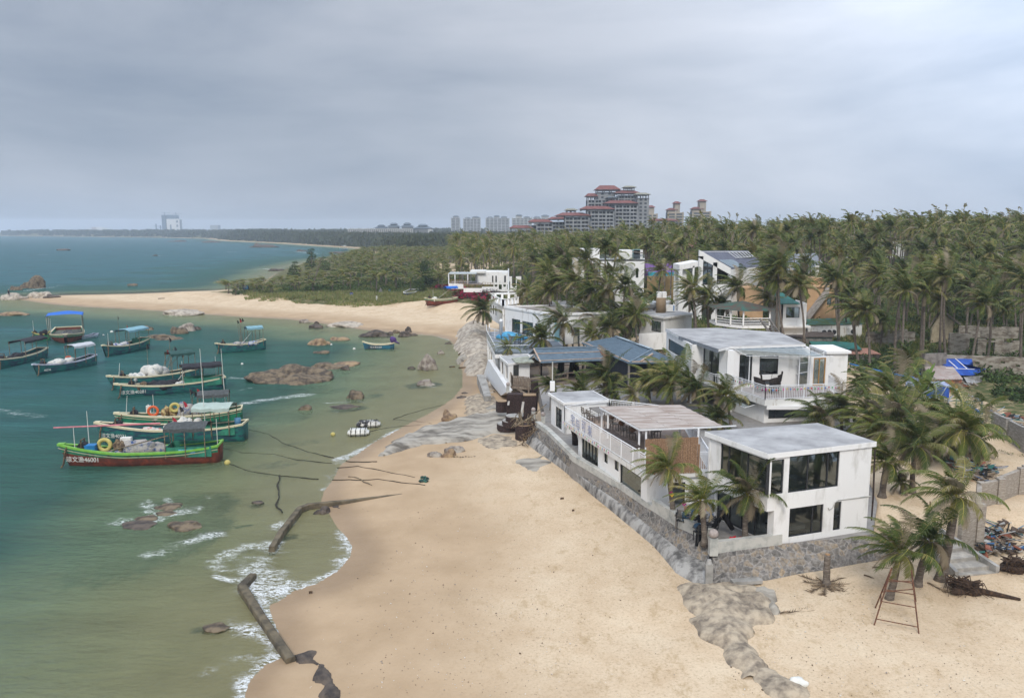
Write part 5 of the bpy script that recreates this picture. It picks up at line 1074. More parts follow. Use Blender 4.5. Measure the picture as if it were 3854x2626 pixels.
b0,b1=P(*kg(1180,1190),5.2),P(*kg(1425,1110),6.6); MB().prism([(b1+V((-4.5,-2.5,0)))[:2],(b1+V((.2,-1.2,0)))[:2],(b1+V((.2,-.9,0)))[:2],(b1+V((-4.5,-2.2,0)))[:2]],4.0,6.7).build('yard_wall',M_W,rF)
def tanks():
    z=9.015; p=P(*kg(1240,850),z); o=thing('water_tank','horizontal steel water tank on the white cube house roof','water tank',p)
    m=MB(); m.tube([p+V((-1.7,0,.95)),p+V((-1.6,0,.95)),p+V((1.6,.1,.95)),p+V((1.7,.1,.95))],[.3,.75,.75,.3],20); m.build('tank',mat('stainless',(.6,.6,.58),.3,metal=.9,stretch=(8,1,1)),o,smooth=True); m=MB()
    for s in (-1,1): m.box(p+V((s,0,.12)),(.15,1.4,.24)).build('cradle',M_COND,o); m=MB()
    p=P(*kg(1383,875),z); o=thing('water_tank','upright brown water cylinder under two white tanks on the white cube house','water tank',p); MB().cyl(p,.85,2.6,18).build('cylinder',mat('brown_drum',(.28,.20,.12),.7,stretch=(9,9,1)),o,smooth=True)
    m=MB(); m.box(p+V((-.35,0,3.1)),(.75,.9,1.0),0).build('white_tank',M_W,o); m=MB(); m.box(p+V((.5,0,3.1)),(.75,.9,1.0)).build('white_tank',M_W,o)
    p=P(*kg(1495,870),z); o=thing('air_conditioner','pale air conditioner unit beside the water tanks','air conditioner',p); MB().box(p+V((0,0,.7)),(1.6,.8,1.1)).build('case',M_W2,o); MB().box(p+V((.55,-.42,.75)),(.18,.04,.9)).build('blue_panel',mat('blue_label',(.03,.2,.5)),o)
tanks()
# low grey roof and tiled slab strip behind the restaurant, seaside annex with rails
q=[P(*kE(*c),8.2) for c in ((750,495),(965,600),(1180,560),(1150,490))]
r=thing('beach_house','low white beach house with a railed flat roof left of the restaurant','house',(q[1].x,q[1].y,5)); slab(r,q,7.9,8.2,M_W,'roof'); w=inset_poly(q,.05); facade(r,w[0],w[1],4.0,7.9,[dict(s=(1.2,2.6),z=(5.4,7.3),nx=1),dict(s=(4.,5.6),z=(5.4,7.3),nx=1),dict(s=(7,8.4),z=(5.4,7.3),nx=1)]); facade(r,w[1],w[2],4,7.9); facade(r,w[3],w[0],4,7.9)
m=MB()
for a,b in ((q[0],q[1]),(q[1],q[2]),(q[0],q[3])):
    for k in range(5): p=a.lerp(b,k/4); m.beam(p,p+V((0,0,1.3)),.5)
    m.beam(a+V((0,0,1.2)),b+V((0,0,1.2)),.25,.2)
m.build('parapet_rail',M_W,r)
q=[P(*kE(*c),8.6) for c in ((1640,560),(1980,580),(2150,520),(1700,515))]; single(MB().prism([v[:2] for v in q],8.2,8.6),'flat_roof',M_RF,'low pale grey tin roof just behind the restaurant roof','roof')
q=[P(*kg(*c),9.5) for c in ((900,740),(1420,770),(1500,740),(950,690))]; r=thing('white_house','low white house with railed flat roof hidden behind the water tanks','house',(q[1].x,q[1].y,6)); slab(r,q,9.1,9.5,M_W,'roof'); facade(r,q[0],q[1],6,9.1); facade(r,q[1],q[2],6,9.1)
railing(r,[q[0],q[1],q[2]],1.1,gap=.6)
# ---- gable house with slanted tiled roof
def house_g():
    p0=P(2634,944,19.2); k=150/p0.y; 
    def on(px,py,y): d=ray(px,py); t=y/d.y; return V((d.x*t,y,CH+d.z*t))
    A=on(2634,944,150); B=on(2746,1012,150); C_=on(2814,943,164); D_=on(2876,1000,161); zb=6.0
    r=thing('modern_house','tall white house with slanted grey tiled roof and full height gable glazing','house',(A.x,A.y,zb))
    t=.7
    def quad(m,q,th): m.add(list(q)+[v-V((0,0,th)) for v in q],[(0,1,2,3),(7,6,5,4)]+[(i,i+4,(i+1)%4+4,(i+1)%4) for i in range(4)])
    m=MB(); quad(m,[A,B,D_,C_],.12); m.build('roof',M_GT,r)
    # gable face frame: sloping white band, side piers
    def band(a,b,w,h0,o=0): pass
    m=MB(); n=V((0,-1,0))
    m.add([A+V((-.1,-.25,.15)),B+V((.2,-.25,.15)),B+V((.2,-.25,-1.1)),A+V((-.1,-.25,-1.3)),A+V((-.1,.6,.15)),B+V((.2,.6,.15)),B+V((.2,.6,-1.1)),A+V((-.1,.6,-1.3))],[(0,3,2,1),(4,5,6,7),(0,1,5,4),(3,7,6,2),(0,4,7,3),(1,2,6,5)]); m.build('gable_band',M_W,r)
    xA,xB=A.x-.1,B.x+.2
    def pier(x0,x1,zt,zb_=zb-1,y=150,d=.85): MB().bx((x0,y-.25,zb_),(x1,y-.25+d,zt)).build('pier',M_W,r)
    pier(xA,xA+.75,A.z-1.0); gx1=on(2683,1000,150).x; xg=on(2640+0,1000,150).x
    g0=on(2642,1000,150).x; 
    # kg glazing 1872..2005
    a,b=on(*kg(1872,205),150),on(*kg(2005,280),150); c,d=on(*kg(2000,540),150),on(*kg(1868,535),150)
    pier(b.x,b.x+.8,B.z+1.2); 
    m=MB(); m.add([d+V((0,.1,0)),c+V((0,.1,0)),b+V((0,.1,0)),a+V((0,.1,0))],[(0,1,2,3)]); fr=MB()
    for u,v in ((a,b),(b,c),(c,d),(d,a)): fr.beam(u,v,.16)
    fr.beam(a.lerp(b,.55),d.lerp(c,.55),.1); fr.beam(on(*kg(1870,345),150),on(*kg(2003,345),150),.3,.5)
    f=fr.build('gable_window',M_DK,r); m.build('pane',glassmat('blue_glass',(.35,.45,.5),.5),f)
    m=MB(); m.bx((xA+.7,150.0,d.z-1.7),(B.x,150.4,d.z-.05)); m.bx((xA+.7,149.9,zb+3.6),(b.x,150.3,zb+4.1)); m.build('spandrel',M_W,r)
    e0=on(*kg(1870,835),150); MB().bx((xA+.7,150.05,zb-1),(B.x,150.3,d.z-1.7)).build('lower_wall',M_W2,r)
    window(r,V((xA,149.95,0)),V((B.x,149.95,0)),.9,4.6,zb+.2,zb+3.2,nx=2,inset=-.1)
    # side and rear walls
    for u,v in ((B,D_),(D_,C_),(C_,A)):
        e,n_,L=wn(u,v); m=MB(); m.prism([(u)[:2],(v)[:2],(v-n_*.3)[:2],(u-n_*.3)[:2]],zb-1,[u.z-.13,v.z-.13,v.z-.13,u.z-.13]); m.build('side_wall',M_W,r)
    sp=on(*ke(470,650),150); MB().bx((B.x-1.9,149.9,sp.z-.6),(B.x+1.5,151.5,sp.z-.3)).build('balcony',M_W,r)
    m=MB(); m.add([V((B.x-1.9,149.9,sp.z-.3)),V((B.x+1.5,149.9,sp.z-.3)),V((B.x+1.5,149.9,sp.z+.9)),V((B.x-1.9,149.9,sp.z+.9))],[(0,1,2,3)]); m.build('glass_balustrade',M_GLC,r)
    # skylight and solar frame on the roof slope
    def rp(u,v,h=.12): return A.lerp(B,v).lerp(C_.lerp(D_,v),u)+V((0,0,h))
    m=MB(); m.add([rp(.05,.55),rp(.08,.97),rp(.42,.97),rp(.38,.55)],[(0,1,2,3)]); m.build('skylight',M_GLC,r); m=MB()
    for v in (.15,.5): m.beam(rp(.5,v,.25),rp(.95,v,.25),.12)
    for i in range(7): u=.5+.45*i/6; m.beam(rp(u,.15,.25),rp(u,.5,.25),.1)
    m.build('solar_rack',M_WM,r); m=MB(); m.add([rp(.7,.17,.2),rp(.7,.48,.2),rp(.94,.48,.2),rp(.94,.17,.2)],[(0,1,2,3)]); m.build('solar_panel',M_DK,r)
    # lower wing on the left with sloping top
    L0,L1=on(*kg(1608,305),151),on(*kg(1842,262),151); 
    m=MB(); m.add([L0,L1,L1-V((0,0,1.0)),L0-V((0,0,1.0)),L0+V((0,6,0)),L1+V((0,6,0)),L1+V((0,6,-1)),L0+V((0,6,-1))],[(0,3,2,1),(4,5,6,7),(0,1,5,4),(0,4,7,3),(1,2,6,5),(2,3,7,6)]); m.build('wing_roof',M_W,r)
    fl=on(*kg(1700,560),151).z; MB().bx((L0.x,151,zb-1),(L0.x+.6,152,L0.z-.9)).build('pier',M_W,r); MB().bx((L0.x+2.2 if 0 else on(*kg(1765,400),151).x,151,fl),(on(*kg(1785,400),151).x,151.8,L1.z-.9)).build('pier',M_W,r)
    MB().bx((L0.x+.6,151.1,zb-1),(L1.x,152,fl)).build('lower_wall',M_W,r); 
    w0=V((L0.x+.6,151.9,0)); w1=V((L1.x,151.9,0)); LL=w1.x-w0.x
    window(r,w0,w1,LL*.38,LL*.66,fl+.1,L0.z-.8,nx=1); window(r,w0,w1,LL*.76,LL,fl-.5,L1.z-1.0,nx=1,glass=M_CUR if 0 else None); MB().bx((L0.x+.6,152.2,fl),(w0.x+LL*.38,152.4,L0.z-.5)).build('back_wall',M_W2,r); MB().bx((L0.x+.2,156.7,zb-1),(L1.x,157,L0.z-.6)).build('back_wall',M_W,r)
    return r
house_g()
# ---- white cube house in the palms (left of the gable house)
def house_h():
    def on(px,py,y): d=ray(px,py); t=y/d.y; return V((d.x*t,y,CH+d.z*t))
    y=165; a,b=on(*kg(655,245),y),on(*kg(1190,245),y); zt=a.z; r=thing('white_house','white cube house with glass railed roof terrace, half hidden in the palms','house',(b.x,y,8))
    facade(r,G0(a),G0(b),7,zt,[dict(tl=kg(1088,355),br=kg(1116,460),nx=1)]); facade(r,G0(b),V((b.x+1.5,y+9,0)),7,zt); facade(r,V((a.x,y+9,0)),G0(a),7,zt); slab(r,[G0(a),G0(b),V((b.x+1.5,y+9,0)),V((a.x,y+9,0))],zt-.3,zt-.01,M_RF,'roof')
    m=MB(); m.add([V((a.x,y,zt)),V((b.x,y,zt)),V((b.x,y,zt+1.1)),V((a.x,y,zt+1.1))],[(0,1,2,3)]); m.build('glass_balustrade',M_GLC,r)
    c,d=on(*kg(885,130),y+3),on(*kg(1045,130),y+3); MB().bx((c.x,y+3,zt-.02),(d.x,y+8,c.z)).build('stair_room',M_W,r)
    e,f=on(*kg(1045,150),y+3),on(*kg(1180,165),y+3); MB().beam(V((e.x,y+3,e.z)),V((f.x,y+3.4,f.z)),.25).build('canopy',M_COND,r); MB().bx((e.x+.3,y+4,zt),(e.x+1.8,y+5,zt+2)).build('door',M_CUR,r); MB().bx((f.x-2,y+4,zt),(f.x,y+5,zt+1.9)).build('tank_cover',M_W,r)
    c,d=on(*kg(445,115),y+6),on(*kg(655,120),y+6); MB().bx((c.x,y+6,c.z-1.2),(d.x,y+12,c.z)).build('upper_block',M_W,r); MB().bx((d.x-2.6,y+5.9,zt-1),(d.x,y+11,c.z-1.2)).build('upper_block',M_W,r)
    c,d=on(*kg(350,230),y+8),on(*kg(470,480),y+8); MB().bx((c.x,y+8,7),(d.x,y+14,c.z)).build('rear_block',M_W2,r)
house_h()
def oldbits():
    def on(px,py,y): d=ray(px,py); t=y/d.y; return V((d.x*t,y,CH+d.z*t))
    # yellow walled hall with dark red roof in the trees
    a,b=on(*kg(1490,38),235),on(*kg(1900,45),235); o=thing('long_hall','long low yellow hall with dull red roof in the palm wood','house',(b.x,235,9)); MB().bx((a.x+1,235.5,9),(b.x-1,243,a.z-1.5)).build('wall',mat('yellow_render',(.50,.40,.22),.9),o); MB().prism([(a.x,234.5),(b.x,234.5),(b.x,245),(a.x,245)],a.z-1.6,[a.z-1.3,b.z-1.3,b.z+.3,a.z+.3]).build('roof',mat('red_tin',(.30,.09,.10),.7),o)
    # purple and blue market stalls and orange wall
    a,b=on(*kg(1225,440),172),on(*kg(1605,480),172); single(MB().bx((a.x,172,8),(b.x,172.5,a.z)),'boundary_wall',mat('ochre_wall',(.48,.33,.16),.9,scale=1),'ochre boundary wall between the white cube house and the gable house','wall')
    a,b=on(*kg(1235,300),182),on(*kg(1610,300),182); single(MB().prism([(a.x,182),(b.x,182),(b.x,188),(a.x,188)],a.z-3.6,[a.z-2.2,a.z-2.2,a.z,a.z]),'net_canopy',mat('purple_net',(.22,.13,.30),.9,col2=(.12,.06,.18),scale=2),'purple net canopy behind the ochre boundary wall','canopy')
    a,b=on(*kg(1240,395),177),on(*kg(1590,395),177); single(MB().bx((a.x,177,a.z-1.6),(b.x,178,a.z)),'tarp_fence',mat('cyan_tarp',(.05,.38,.45),.6,col2=(.03,.2,.28),scale=1,fac=(.4,.6)),'cyan tarpaulin strip above the ochre boundary wall','tarpaulin')
    # hall roofs further right
    for (x0,x1,y0,y1,d,c,l) in ((530,620,515,545,210,(.42,.44,.5),'grey sheet roof'),(545,590,355,365,330,(.5,.45,.35),'pale roof'),(1295,1340,390,402,300,(.5,.12,.08),'small red roof'),(840,1140,510,590,195,(.45,.48,.55),'blue grey tin roof'),(1520,1620,395,402,300,(.45,.14,.1),'low red roof'),(925,965,430,445,300,(.5,.5,.5),'white roof')):
        a,b=on(*ke(x0,y0),d),on(*ke(x1,y1),d); zb=hz(a.x,d); o=thing('palm_grove_house','%s of a house glimpsed between palms%s'%(l,{530:' behind the gable house top',545:' near the skyline',1295:' in the right wood',840:' right of the gable house',1520:' in the far right wood',925:' above the wood'}[x0]),'house',(a.x,d,zb)); MB().bx((a.x+.3,d+.4,zb),(b.x-.3,d+7,b.z+.1)).build('wall',M_W2,o); MB().prism([(a.x,d),(b.x,d),(b.x,d+8),(a.x,d+8)],b.z,[b.z+.3,b.z+.3,a.z+.8,a.z+.8]).build('roof',mat(l.replace(' ','_'),c,.8),o)
    # orange building
    y=145; a,b,c=on(*ke(905,700),y+4),on(*ke(1165,720),y),on(*ke(1255,700),y+5); zt=on(*ke(1255,690),y).z; zb=5
    o=thing('orange_building','orange rendered building with an outside stair and tilted upper wall','house',(b.x,y,zb)); facade(o,V((on(*ke(1018,800),y).x,y,0)),V((on(*ke(1253,800),y).x,y,0)),zb,zt,[dict(tl=ke(1140,752),br=ke(1163,795),nx=1)],M_OR); facade(o,V((on(*ke(1253,800),y).x,y,0)),V((on(*ke(1262,800),y).x+2,y+10,0)),zb,zt,(),M_OR)
    e=on(*ke(1020,860),y-1.3); f=on(*ke(1150,690),y-1.3); m=MB(); m.prism([(e.x,y-1.6),(f.x,y-1.6),(f.x,y-.05),(e.x,y-.05)],[e.z-1.2,f.z-1.2,f.z-1.2,e.z-1.2],[e.z,f.z,f.z,e.z]); m.build('stair_flight',mat('grey_stair',(.45,.40,.36),.8),o)
    p=[on(*ke(905,668),y+2),on(*ke(1120,655),y+8)]; MB().bx((p[0].x,y+2,zt-.6),(on(*ke(1120,700),y+2).x,y+9,zt+1.6)).build('upper_block',M_OR,o); slab(o,[V((on(*ke(1015,800),y).x,y-.3,0)),V((on(*ke(1256,800),y).x,y-.3,0)),V((on(*ke(1256,800),y).x+2,y+10,0)),V((on(*ke(1015,800),y).x,y+10,0))],zt,zt+.3,M_OR,'roof')
    for s in (0,1):
        w=on(*ke(1068+12*s,650),y+12); o2=MB(); o2.beam((w.x,w.y,zt),(w.x,w.y,on(1,ke(0,560)[1],y+12).z),.35); o2.build('white_post',M_W,o)
    a,b=on(*ke(640,690),150),on(*ke(760,690),150); single(MB().bx((a.x,150,6),(b.x,156,a.z)),'orange_annex',M_OR,'low orange annex between palms below the slanted roof house','house')
    # green roofed white house
    y=122; a,b,c=on(*ke(868,790),y),on(*ke(1018,800),y),on(*ke(865,760),y); zt=on(*ke(940,785),y).z; zb=on(*ke(940,915),y).z
    o=thing('white_house','white house with green corner roof and dark square window, left of the orange building','house',(b.x,y,zb)); facade(o,G0(a),V((b.x,y,0)),zb-1.5,zt,[dict(tl=ke(895,808),br=ke(972,872),nx=2)]); facade(o,V((b.x,y,0)),V((b.x+.5,y+6,0)),zb-1.5,zt); facade(o,V((a.x,y+6,0)),G0(a),zb-1.5,zt)
    MB().prism([(a.x-.6,y-.6),(on(*ke(968,785),y).x,y-.6),(on(*ke(960,785),y).x-1,y+4),(a.x,y+4)],zt-.1,[zt,zt,zt+1.3,zt+1.3]).build('roof',M_GRN,o); MB().bx((a.x-.3,y-1.2,zb-.3),(b.x+.3,y+.02,zb-.02)).build('ledge',M_W,o)
    # gazebo
    y=118; a,b=on(*ke(500,930),y),on(*ke(820,915),y); zf=on(*ke(660,915),y).z; o=thing('gazebo','open white railed gazebo with a green and brown roof','gazebo',((a.x+b.x)/2,y,zf)); pts=[V((a.x,y+3,zf)),V((a.x+1.5,y+.3,zf)),V(((a.x+b.x)/2-1,y-1.2,zf)),V(((a.x+b.x)/2+3,y-.8,zf)),V((b.x,y+2,zf))]; slab(o,pts+[V((b.x,y+7,0)),V((a.x,y+7,0))],zf-.4,zf,M_W,'floor'); m=MB()
    zt=on(*ke(600,826),y).z
    for p,q in zip(pts,pts[1:]):
        for h in (.35,.7,1.1): m.beam(p+V((0,0,h)),q+V((0,0,h)),.1)
    m.build('railing',M_W,o)
    for p in pts: MB().beam(p,V((p.x,p.y,zt)),.2).build('post',M_W,o)
    cx=(a.x+b.x)/2; cy=y+3; rim=[V((p.x+(p.x-cx)*.12,p.y-.6,zt)) for p in pts]+[V((b.x+.5,y+8,zt)),V((a.x-.5,y+8,zt))]; ap=V((cx,cy,on(*ke(660,770),y+3).z)); m=MB(); n=len(rim); m.add(rim+[ap],[(i,(i+1)%n,n) for i in range(n)]+[tuple(range(n-1,-1,-1))]); m.build('roof',mat('green_brown_roof',(.03,.12,.09),.8,col2=(.09,.065,.05),scale=.8),o)
    # stair beside it
    a,b=on(*ke(735,880),112),on(*ke(810,985),110); m=MB(); 
    for s in (0,1.3): m.beam(a+V((s,0,0)),b+V((s,0,0)),.12,.3)
    for i in range(9): p=a.lerp(b,i/8); m.beam(p,p+V((1.3,0,0)),.3,.05)
    single(m,'outside_stair',M_COND,'steep grey outside stair right of the gazebo','stairs')
    # shacks
    def shed(nm,lab,pts,z,h,wm,rm,cat='shed',tilt=0):
        q=[P(*c,z) for c in pts]; o=thing(nm,lab,cat,(q[0].x,q[0].y,z-h)); w=inset_poly(q,.05); m=MB(); n=len(w); m2=MB(); m2.prism([p[:2] for p in q],[z-.12]*n,[z+tilt*(i>=n/2) for i in range(n)]); m2.build('roof',rm,o)
        for i in range(n): e,nn,L=wn(w[i],w[(i+1)%n]); m.prism([w[i][:2],w[(i+1)%n][:2],(w[(i+1)%n]-nn*.15)[:2],(w[i]-nn*.15)[:2]],z-h,z-.12)
        m.build('wall',wm,o); return o,q
    gn=mat('green_net_roof',(.06,.14,.10),.9,col2=(.03,.30,.28),scale=1.3,fac=(.45,.5),detail=8,stretch=(1,6,1)); gm=mat('mossy_roof',(.09,.14,.05),.9,col2=(.05,.20,.22),scale=.8,fac=(.4,.5),detail=8)
    o,q=shed('white_shed','low white shed with mossy green netted roof and air conditioners on its wall',[ke(1018,915),ke(1360,905),ke(1330,868),ke(1015,880)],7.4,3.2,M_W2,gm)
    e,n,L=wn(q[0],q[1])
    for i,s in enumerate((.27,.36,.44,.78)):
        p=q[0].lerp(q[1],s)-V((0,.15,1.3)); a=thing('air_conditioner','%s air conditioner on the wall of the low shed with mossy green roof'%('first','second','third','last')[i],'air conditioner',p); MB().box(p,(1.5,.5,1.1)).build('case',M_W,a); MB().tube([p+V((.2,-.26,0)),p+V((.2,-.3,0))],.42,14).build('fan',M_DK,a)
    shed('grey_shed','weathered grey flat roofed shed behind the balcony house roof',[ke(850,985),ke(1180,985),ke(1180,960),ke(1060,932),ke(870,935)],6.2,2.6,M_COND,mat('mouldy_roof',(.16,.13,.11),.95,col2=(.08,.06,.05),scale=1.5))
    shed('green_sheet_shed','long shed with patched green sheet roof behind the balcony house',[ke(1060,1048),ke(1350,1062),ke(1310,1022),ke(1020,1000)],5.4,2.2,M_COND,gn)
    tin=tilemat('rusty_tin',(.55,.50,.46),(.30,.12,.07),10,0); ort=tilemat('orange_tin',(.75,.32,.20),(.50,.30,.22),9,0)
    shed('tin_shed','shed with faded orange corrugated roof between two palm trunks',[k3(370,478),k3(690,478),k3(560,420),k3(330,430)],5.0,2.0,M_COND,ort)
    shed('lean_to','dark lean to with blue pipes stacked on its roof',[k3(530,650),k3(870,690),k3(830,660),k3(520,630)],4.6,1.6,mat('block_grey',(.33,.32,.30),.9),M_COND)
    m=MB()
    for i in range(5): a,b=P(*k3(380+30*i,575+10*i),4.9+.02*i),P(*k3(860+40*i,690+6*i),4.8); m.tube([a,b],.09,5)
    single(m,'plastic_pipes',mat('blue_pipe',(.05,.25,.55),.5,col2=(.02,.12,.35)),'bundle of blue plastic pipes on the dark lean to roof','pipes',kind='stuff')
    shed('rusty_shed','shed with rusty corrugated tin roof beside the blue tarpaulins',[k3(1170,730),k3(1505,725),k3(1400,622),k3(1110,600)],5.2,2.0,mat('red_brick',(.42,.14,.08),.9,col2=(.15,.09,.07),scale=3,fac=(.45,.55)),tin,tilt=.3)
    shed('tarp_shed','shelter with a white striped blue tarpaulin roof behind the banana plant',[k3(930,800),k3(1390,795),k3(1240,706),k3(950,715)],4.9,1.9,M_BLUE,tilemat('striped_tarp',(.62,.66,.78),(.03,.12,.5),14,R(90)))
    # big blue tarp with pale straps
    ps=[P(*k3(*c),z) for c,z in (((1225,540),6.0),((1330,525),6.0),((1590,512),6.2),((1610,600),5.6),((1740,628),5.0),((1600,695),4.4),((1480,690),4.6),((1360,615),5.4))]; o=thing('blue_tarpaulin','bright blue tarpaulin with white straps hung against the long stone wall','tarpaulin',ps[5])
    c=sum(ps,V((0,0,0)))/8+V((0,0,.3)); m=MB(); m.add(ps+[c],[(i,(i+1)%8,8) for i in range(8)]); mo=m.build('sheet',M_BLUE,o,smooth=True); 
    m=MB()
    for a,b in (((1290,535),(1340,585)),((1365,545),(1450,620)),((1430,525),(1545,625)),((1228,542),(1500,512)),((1340,620),(1620,632))): m.beam(P(*k3(*a),6.05),P(*k3(*b),5.5),.1,.06)
    m.build('strap',M_W,o)
    q=[P(*k3(*c),z) for c,z in (((1510,705),4.4),((1700,695),4.6),((1690,760),3.7),((1570,805),3.5))]; m=MB(); m.add(q,[(0,1,2,3)]); single(m,'grey_sheet',mat('grey_cloth',(.42,.42,.42),.9,col2=(.25,.25,.25),bump=.6,scale=2),'crumpled grey sheet hanging under the right end of the blue tarpaulin','sheet')
    for i in range(2): p=P(*k3(1360+105*i,762),4.3); single(MB().bx((p.x-.25,p.y,3.2),(p.x+.25,p.y+.3,4.9)),'red_net_roll',mat('red_net',(.6,.12,.07),.9,col2=(.35,.05,.03),scale=8),'%s red net bundle under the rusty tin roof'%('left','right')[i],'net')
    # long stone wall and ruins
    rw=mat('old_block_wall',(.33,.30,.25),.95,col2=(.16,.13,.10),scale=1.1,fac=(.4,.55),detail=10,bump=.5,bscale=3,stretch=(1,1,2.2)); 
    a,b=P(*k3(1310,700),3.6),P(*k3(2200,735),3.6); zt=zcol(a,k3(0,490)[1]); wm_=MB()
    e,n,L=wn(a,b); wallmesh(wm_,a,b,3,zt,[(L*x,L*x+.5,3+z*1.0,3.3+z) for x,z in ((.2,1.6),(.35,2.4),(.42,1),(.5,2),(.63,2.6),(.7,1.4),(.8,2.2),(.9,1.5))],.4); single(wm_,'stone_wall',rw,'long old block wall with holes behind the blue tarpaulin','wall')
    a,b=P(*k3(1110,700),4.2),P(*k3(1330,690),4.2); w=MB(); wallmesh(w,a,b,3,zcol(a,k3(0,480)[1]),(),.4); single(w,'stone_wall',M_COND,'short dark blotched wall joining the left end of the long block wall','wall')
    def ruin(lab,a,b,top,base,th=.4,holes=(),name='ruined_wall',jag=.5,z=4.5):
        A,B=P(*a,z),P(*b,z); zt=zcol(A,top); e,n,L=wn(A,B); m=MB(); k=max(2,int(L/1.2)); r_=random.Random(int(L*10))
        for i in range(k):
            s0,s1=L*i/k,L*(i+1)/k; hh=zt-r_.random()*jag; hs=[h for h in holes if h[0]<=i<h[1]]
            p0,p1=G0(A)+e*s0,G0(A)+e*s1
            if hs: m.prism([p0[:2],p1[:2],(p1-n*th)[:2],(p0-n*th)[:2]],zt-.7,hh)
            else: m.prism([p0[:2],p1[:2],(p1-n*th)[:2],(p0-n*th)[:2]],base,hh)
        return single(m,name,rw,lab,'wall')
    ruin('roofless ruined wall with door gaps behind the tallest palm trunks',ke(1870,1085),ke(2050,1085),ke(0,960)[1],3.5,holes=((2,3),(5,6)))
    ruin('crumbling ruined wall at the right edge with square openings',ke(2040,1095),ke(2300,1100),ke(0,990)[1],3.5,holes=((1,2),(5,6)),jag=.9)
    ruin('blackened ruin wall in front of the shrubs, left of the small gabled ruin',ke(1375,1045),ke(1665,1040),ke(0,945)[1],4,jag=.7)
    ruin('low dark ruin wall at the back of the clearing on the right',ke(1930,970),ke(2290,975),ke(0,918)[1],6,z=6.6,jag=.4)
    # gabled ruin
    p=P(*ke(1840,1000),5.6); e=on(*ke(1770,940),p.y),on(*ke(1900,900),p.y),on(*ke(1835,838),p.y); m=MB(); y=p.y
    m.add([V((e[0].x,y,5)),V((e[1].x,y,5)),V((e[1].x,y,e[1].z)),V((e[2].x,y,e[2].z)),V((e[0].x,y,e[0].z)),V((e[0].x,y+.4,5)),V((e[1].x,y+.4,5)),V((e[1].x,y+.4,e[1].z)),V((e[2].x,y+.4,e[2].z)),V((e[0].x,y+.4,e[0].z))],[(0,1,2,3,4),(9,8,7,6,5),(2,7,8,3),(3,8,9,4),(0,4,9,5),(1,6,7,2)])
    o=thing('ruined_hut','small gabled ruin of pale plaster between leaning palm trunks','ruin',(p.x,y,5)); m.build('gable_wall',mat('pale_plaster',(.45,.38,.26),.95,col2=(.30,.25,.17),scale=1.2,fac=(.4,.6)),o); m=MB(); m.beam(V((e[2].x,y-.2,e[2].z+.1)),V((e[1].x+1,y-.2,e[1].z-.3)),.5,.25); m.build('roof_edge',rw,o)
    # pipe frame
    m=MB(); z=5.3
    fr=[(900,850),(1240,780),(1450,830),(1560,885),(1695,945),(1240,935),(1360,945)]; q=[P(*k3(*c),z) for c in fr]
    for i,j in ((0,1),(1,2),(2,3),(3,4),(0,5),(5,6),(6,4),(1,5),(2,6)): m.beam(q[i],q[j],.12)
    for i in range(7): m.beam(q[i],(q[i].x,q[i].y,TZ-.2),.12)
    for t in (.25,.5,.75): m.beam(q[0].lerp(q[4],t),q[1].lerp(q[2],t),.08)
    single(m,'pipe_frame',mat('galvanised',(.42,.45,.48),.5,metal=.3),'bare galvanised pipe frame behind the banana plant','frame')
    # boundary walls on the right
    blk=mat('grey_block',(.36,.35,.33),.9,col2=(.24,.23,.21),scale=2,bump=.3,bscale=10,stretch=(1,1,4)); brk=mat('sandy_brick',(.42,.38,.32),.9,col2=(.28,.24,.2),scale=3,bump=.4,bscale=10,stretch=(1,1,5))
    def wal(lab,pts,z0,h,mt,name='boundary_wall',th=.3):
        m=MB(); q=[P(*c,z0) for c in pts]
        for a,b in zip(q,q[1:]): e,n,L=wn(a,b); m.prism([a[:2],b[:2],(b-n*th)[:2],(a-n*th)[:2]],z0-1,z0+h); m.box((b.x,b.y,z0+h/2),(.5,.5,h+.3))
        return single(m,name,mt,lab,'wall')
    wal('grey block boundary wall with piers running down at the right edge',[k3(1775,1260),k3(1925,1345),k3(2112,1450),k3(2300,1560)],3.2,2.1,blk)
    wal('sandy brick wall at the top of the beach stairs',[k6(1275,1235),k6(1418,1190),k6(1430,985),k6(1590,950)],2.6,2.3,brk); wal('brick garden wall under the palms, farther up from the beach stairs',[k6(1590,930),k6(1770,850),k6(1810,830)],2.7,2.3,brk)
oldbits()
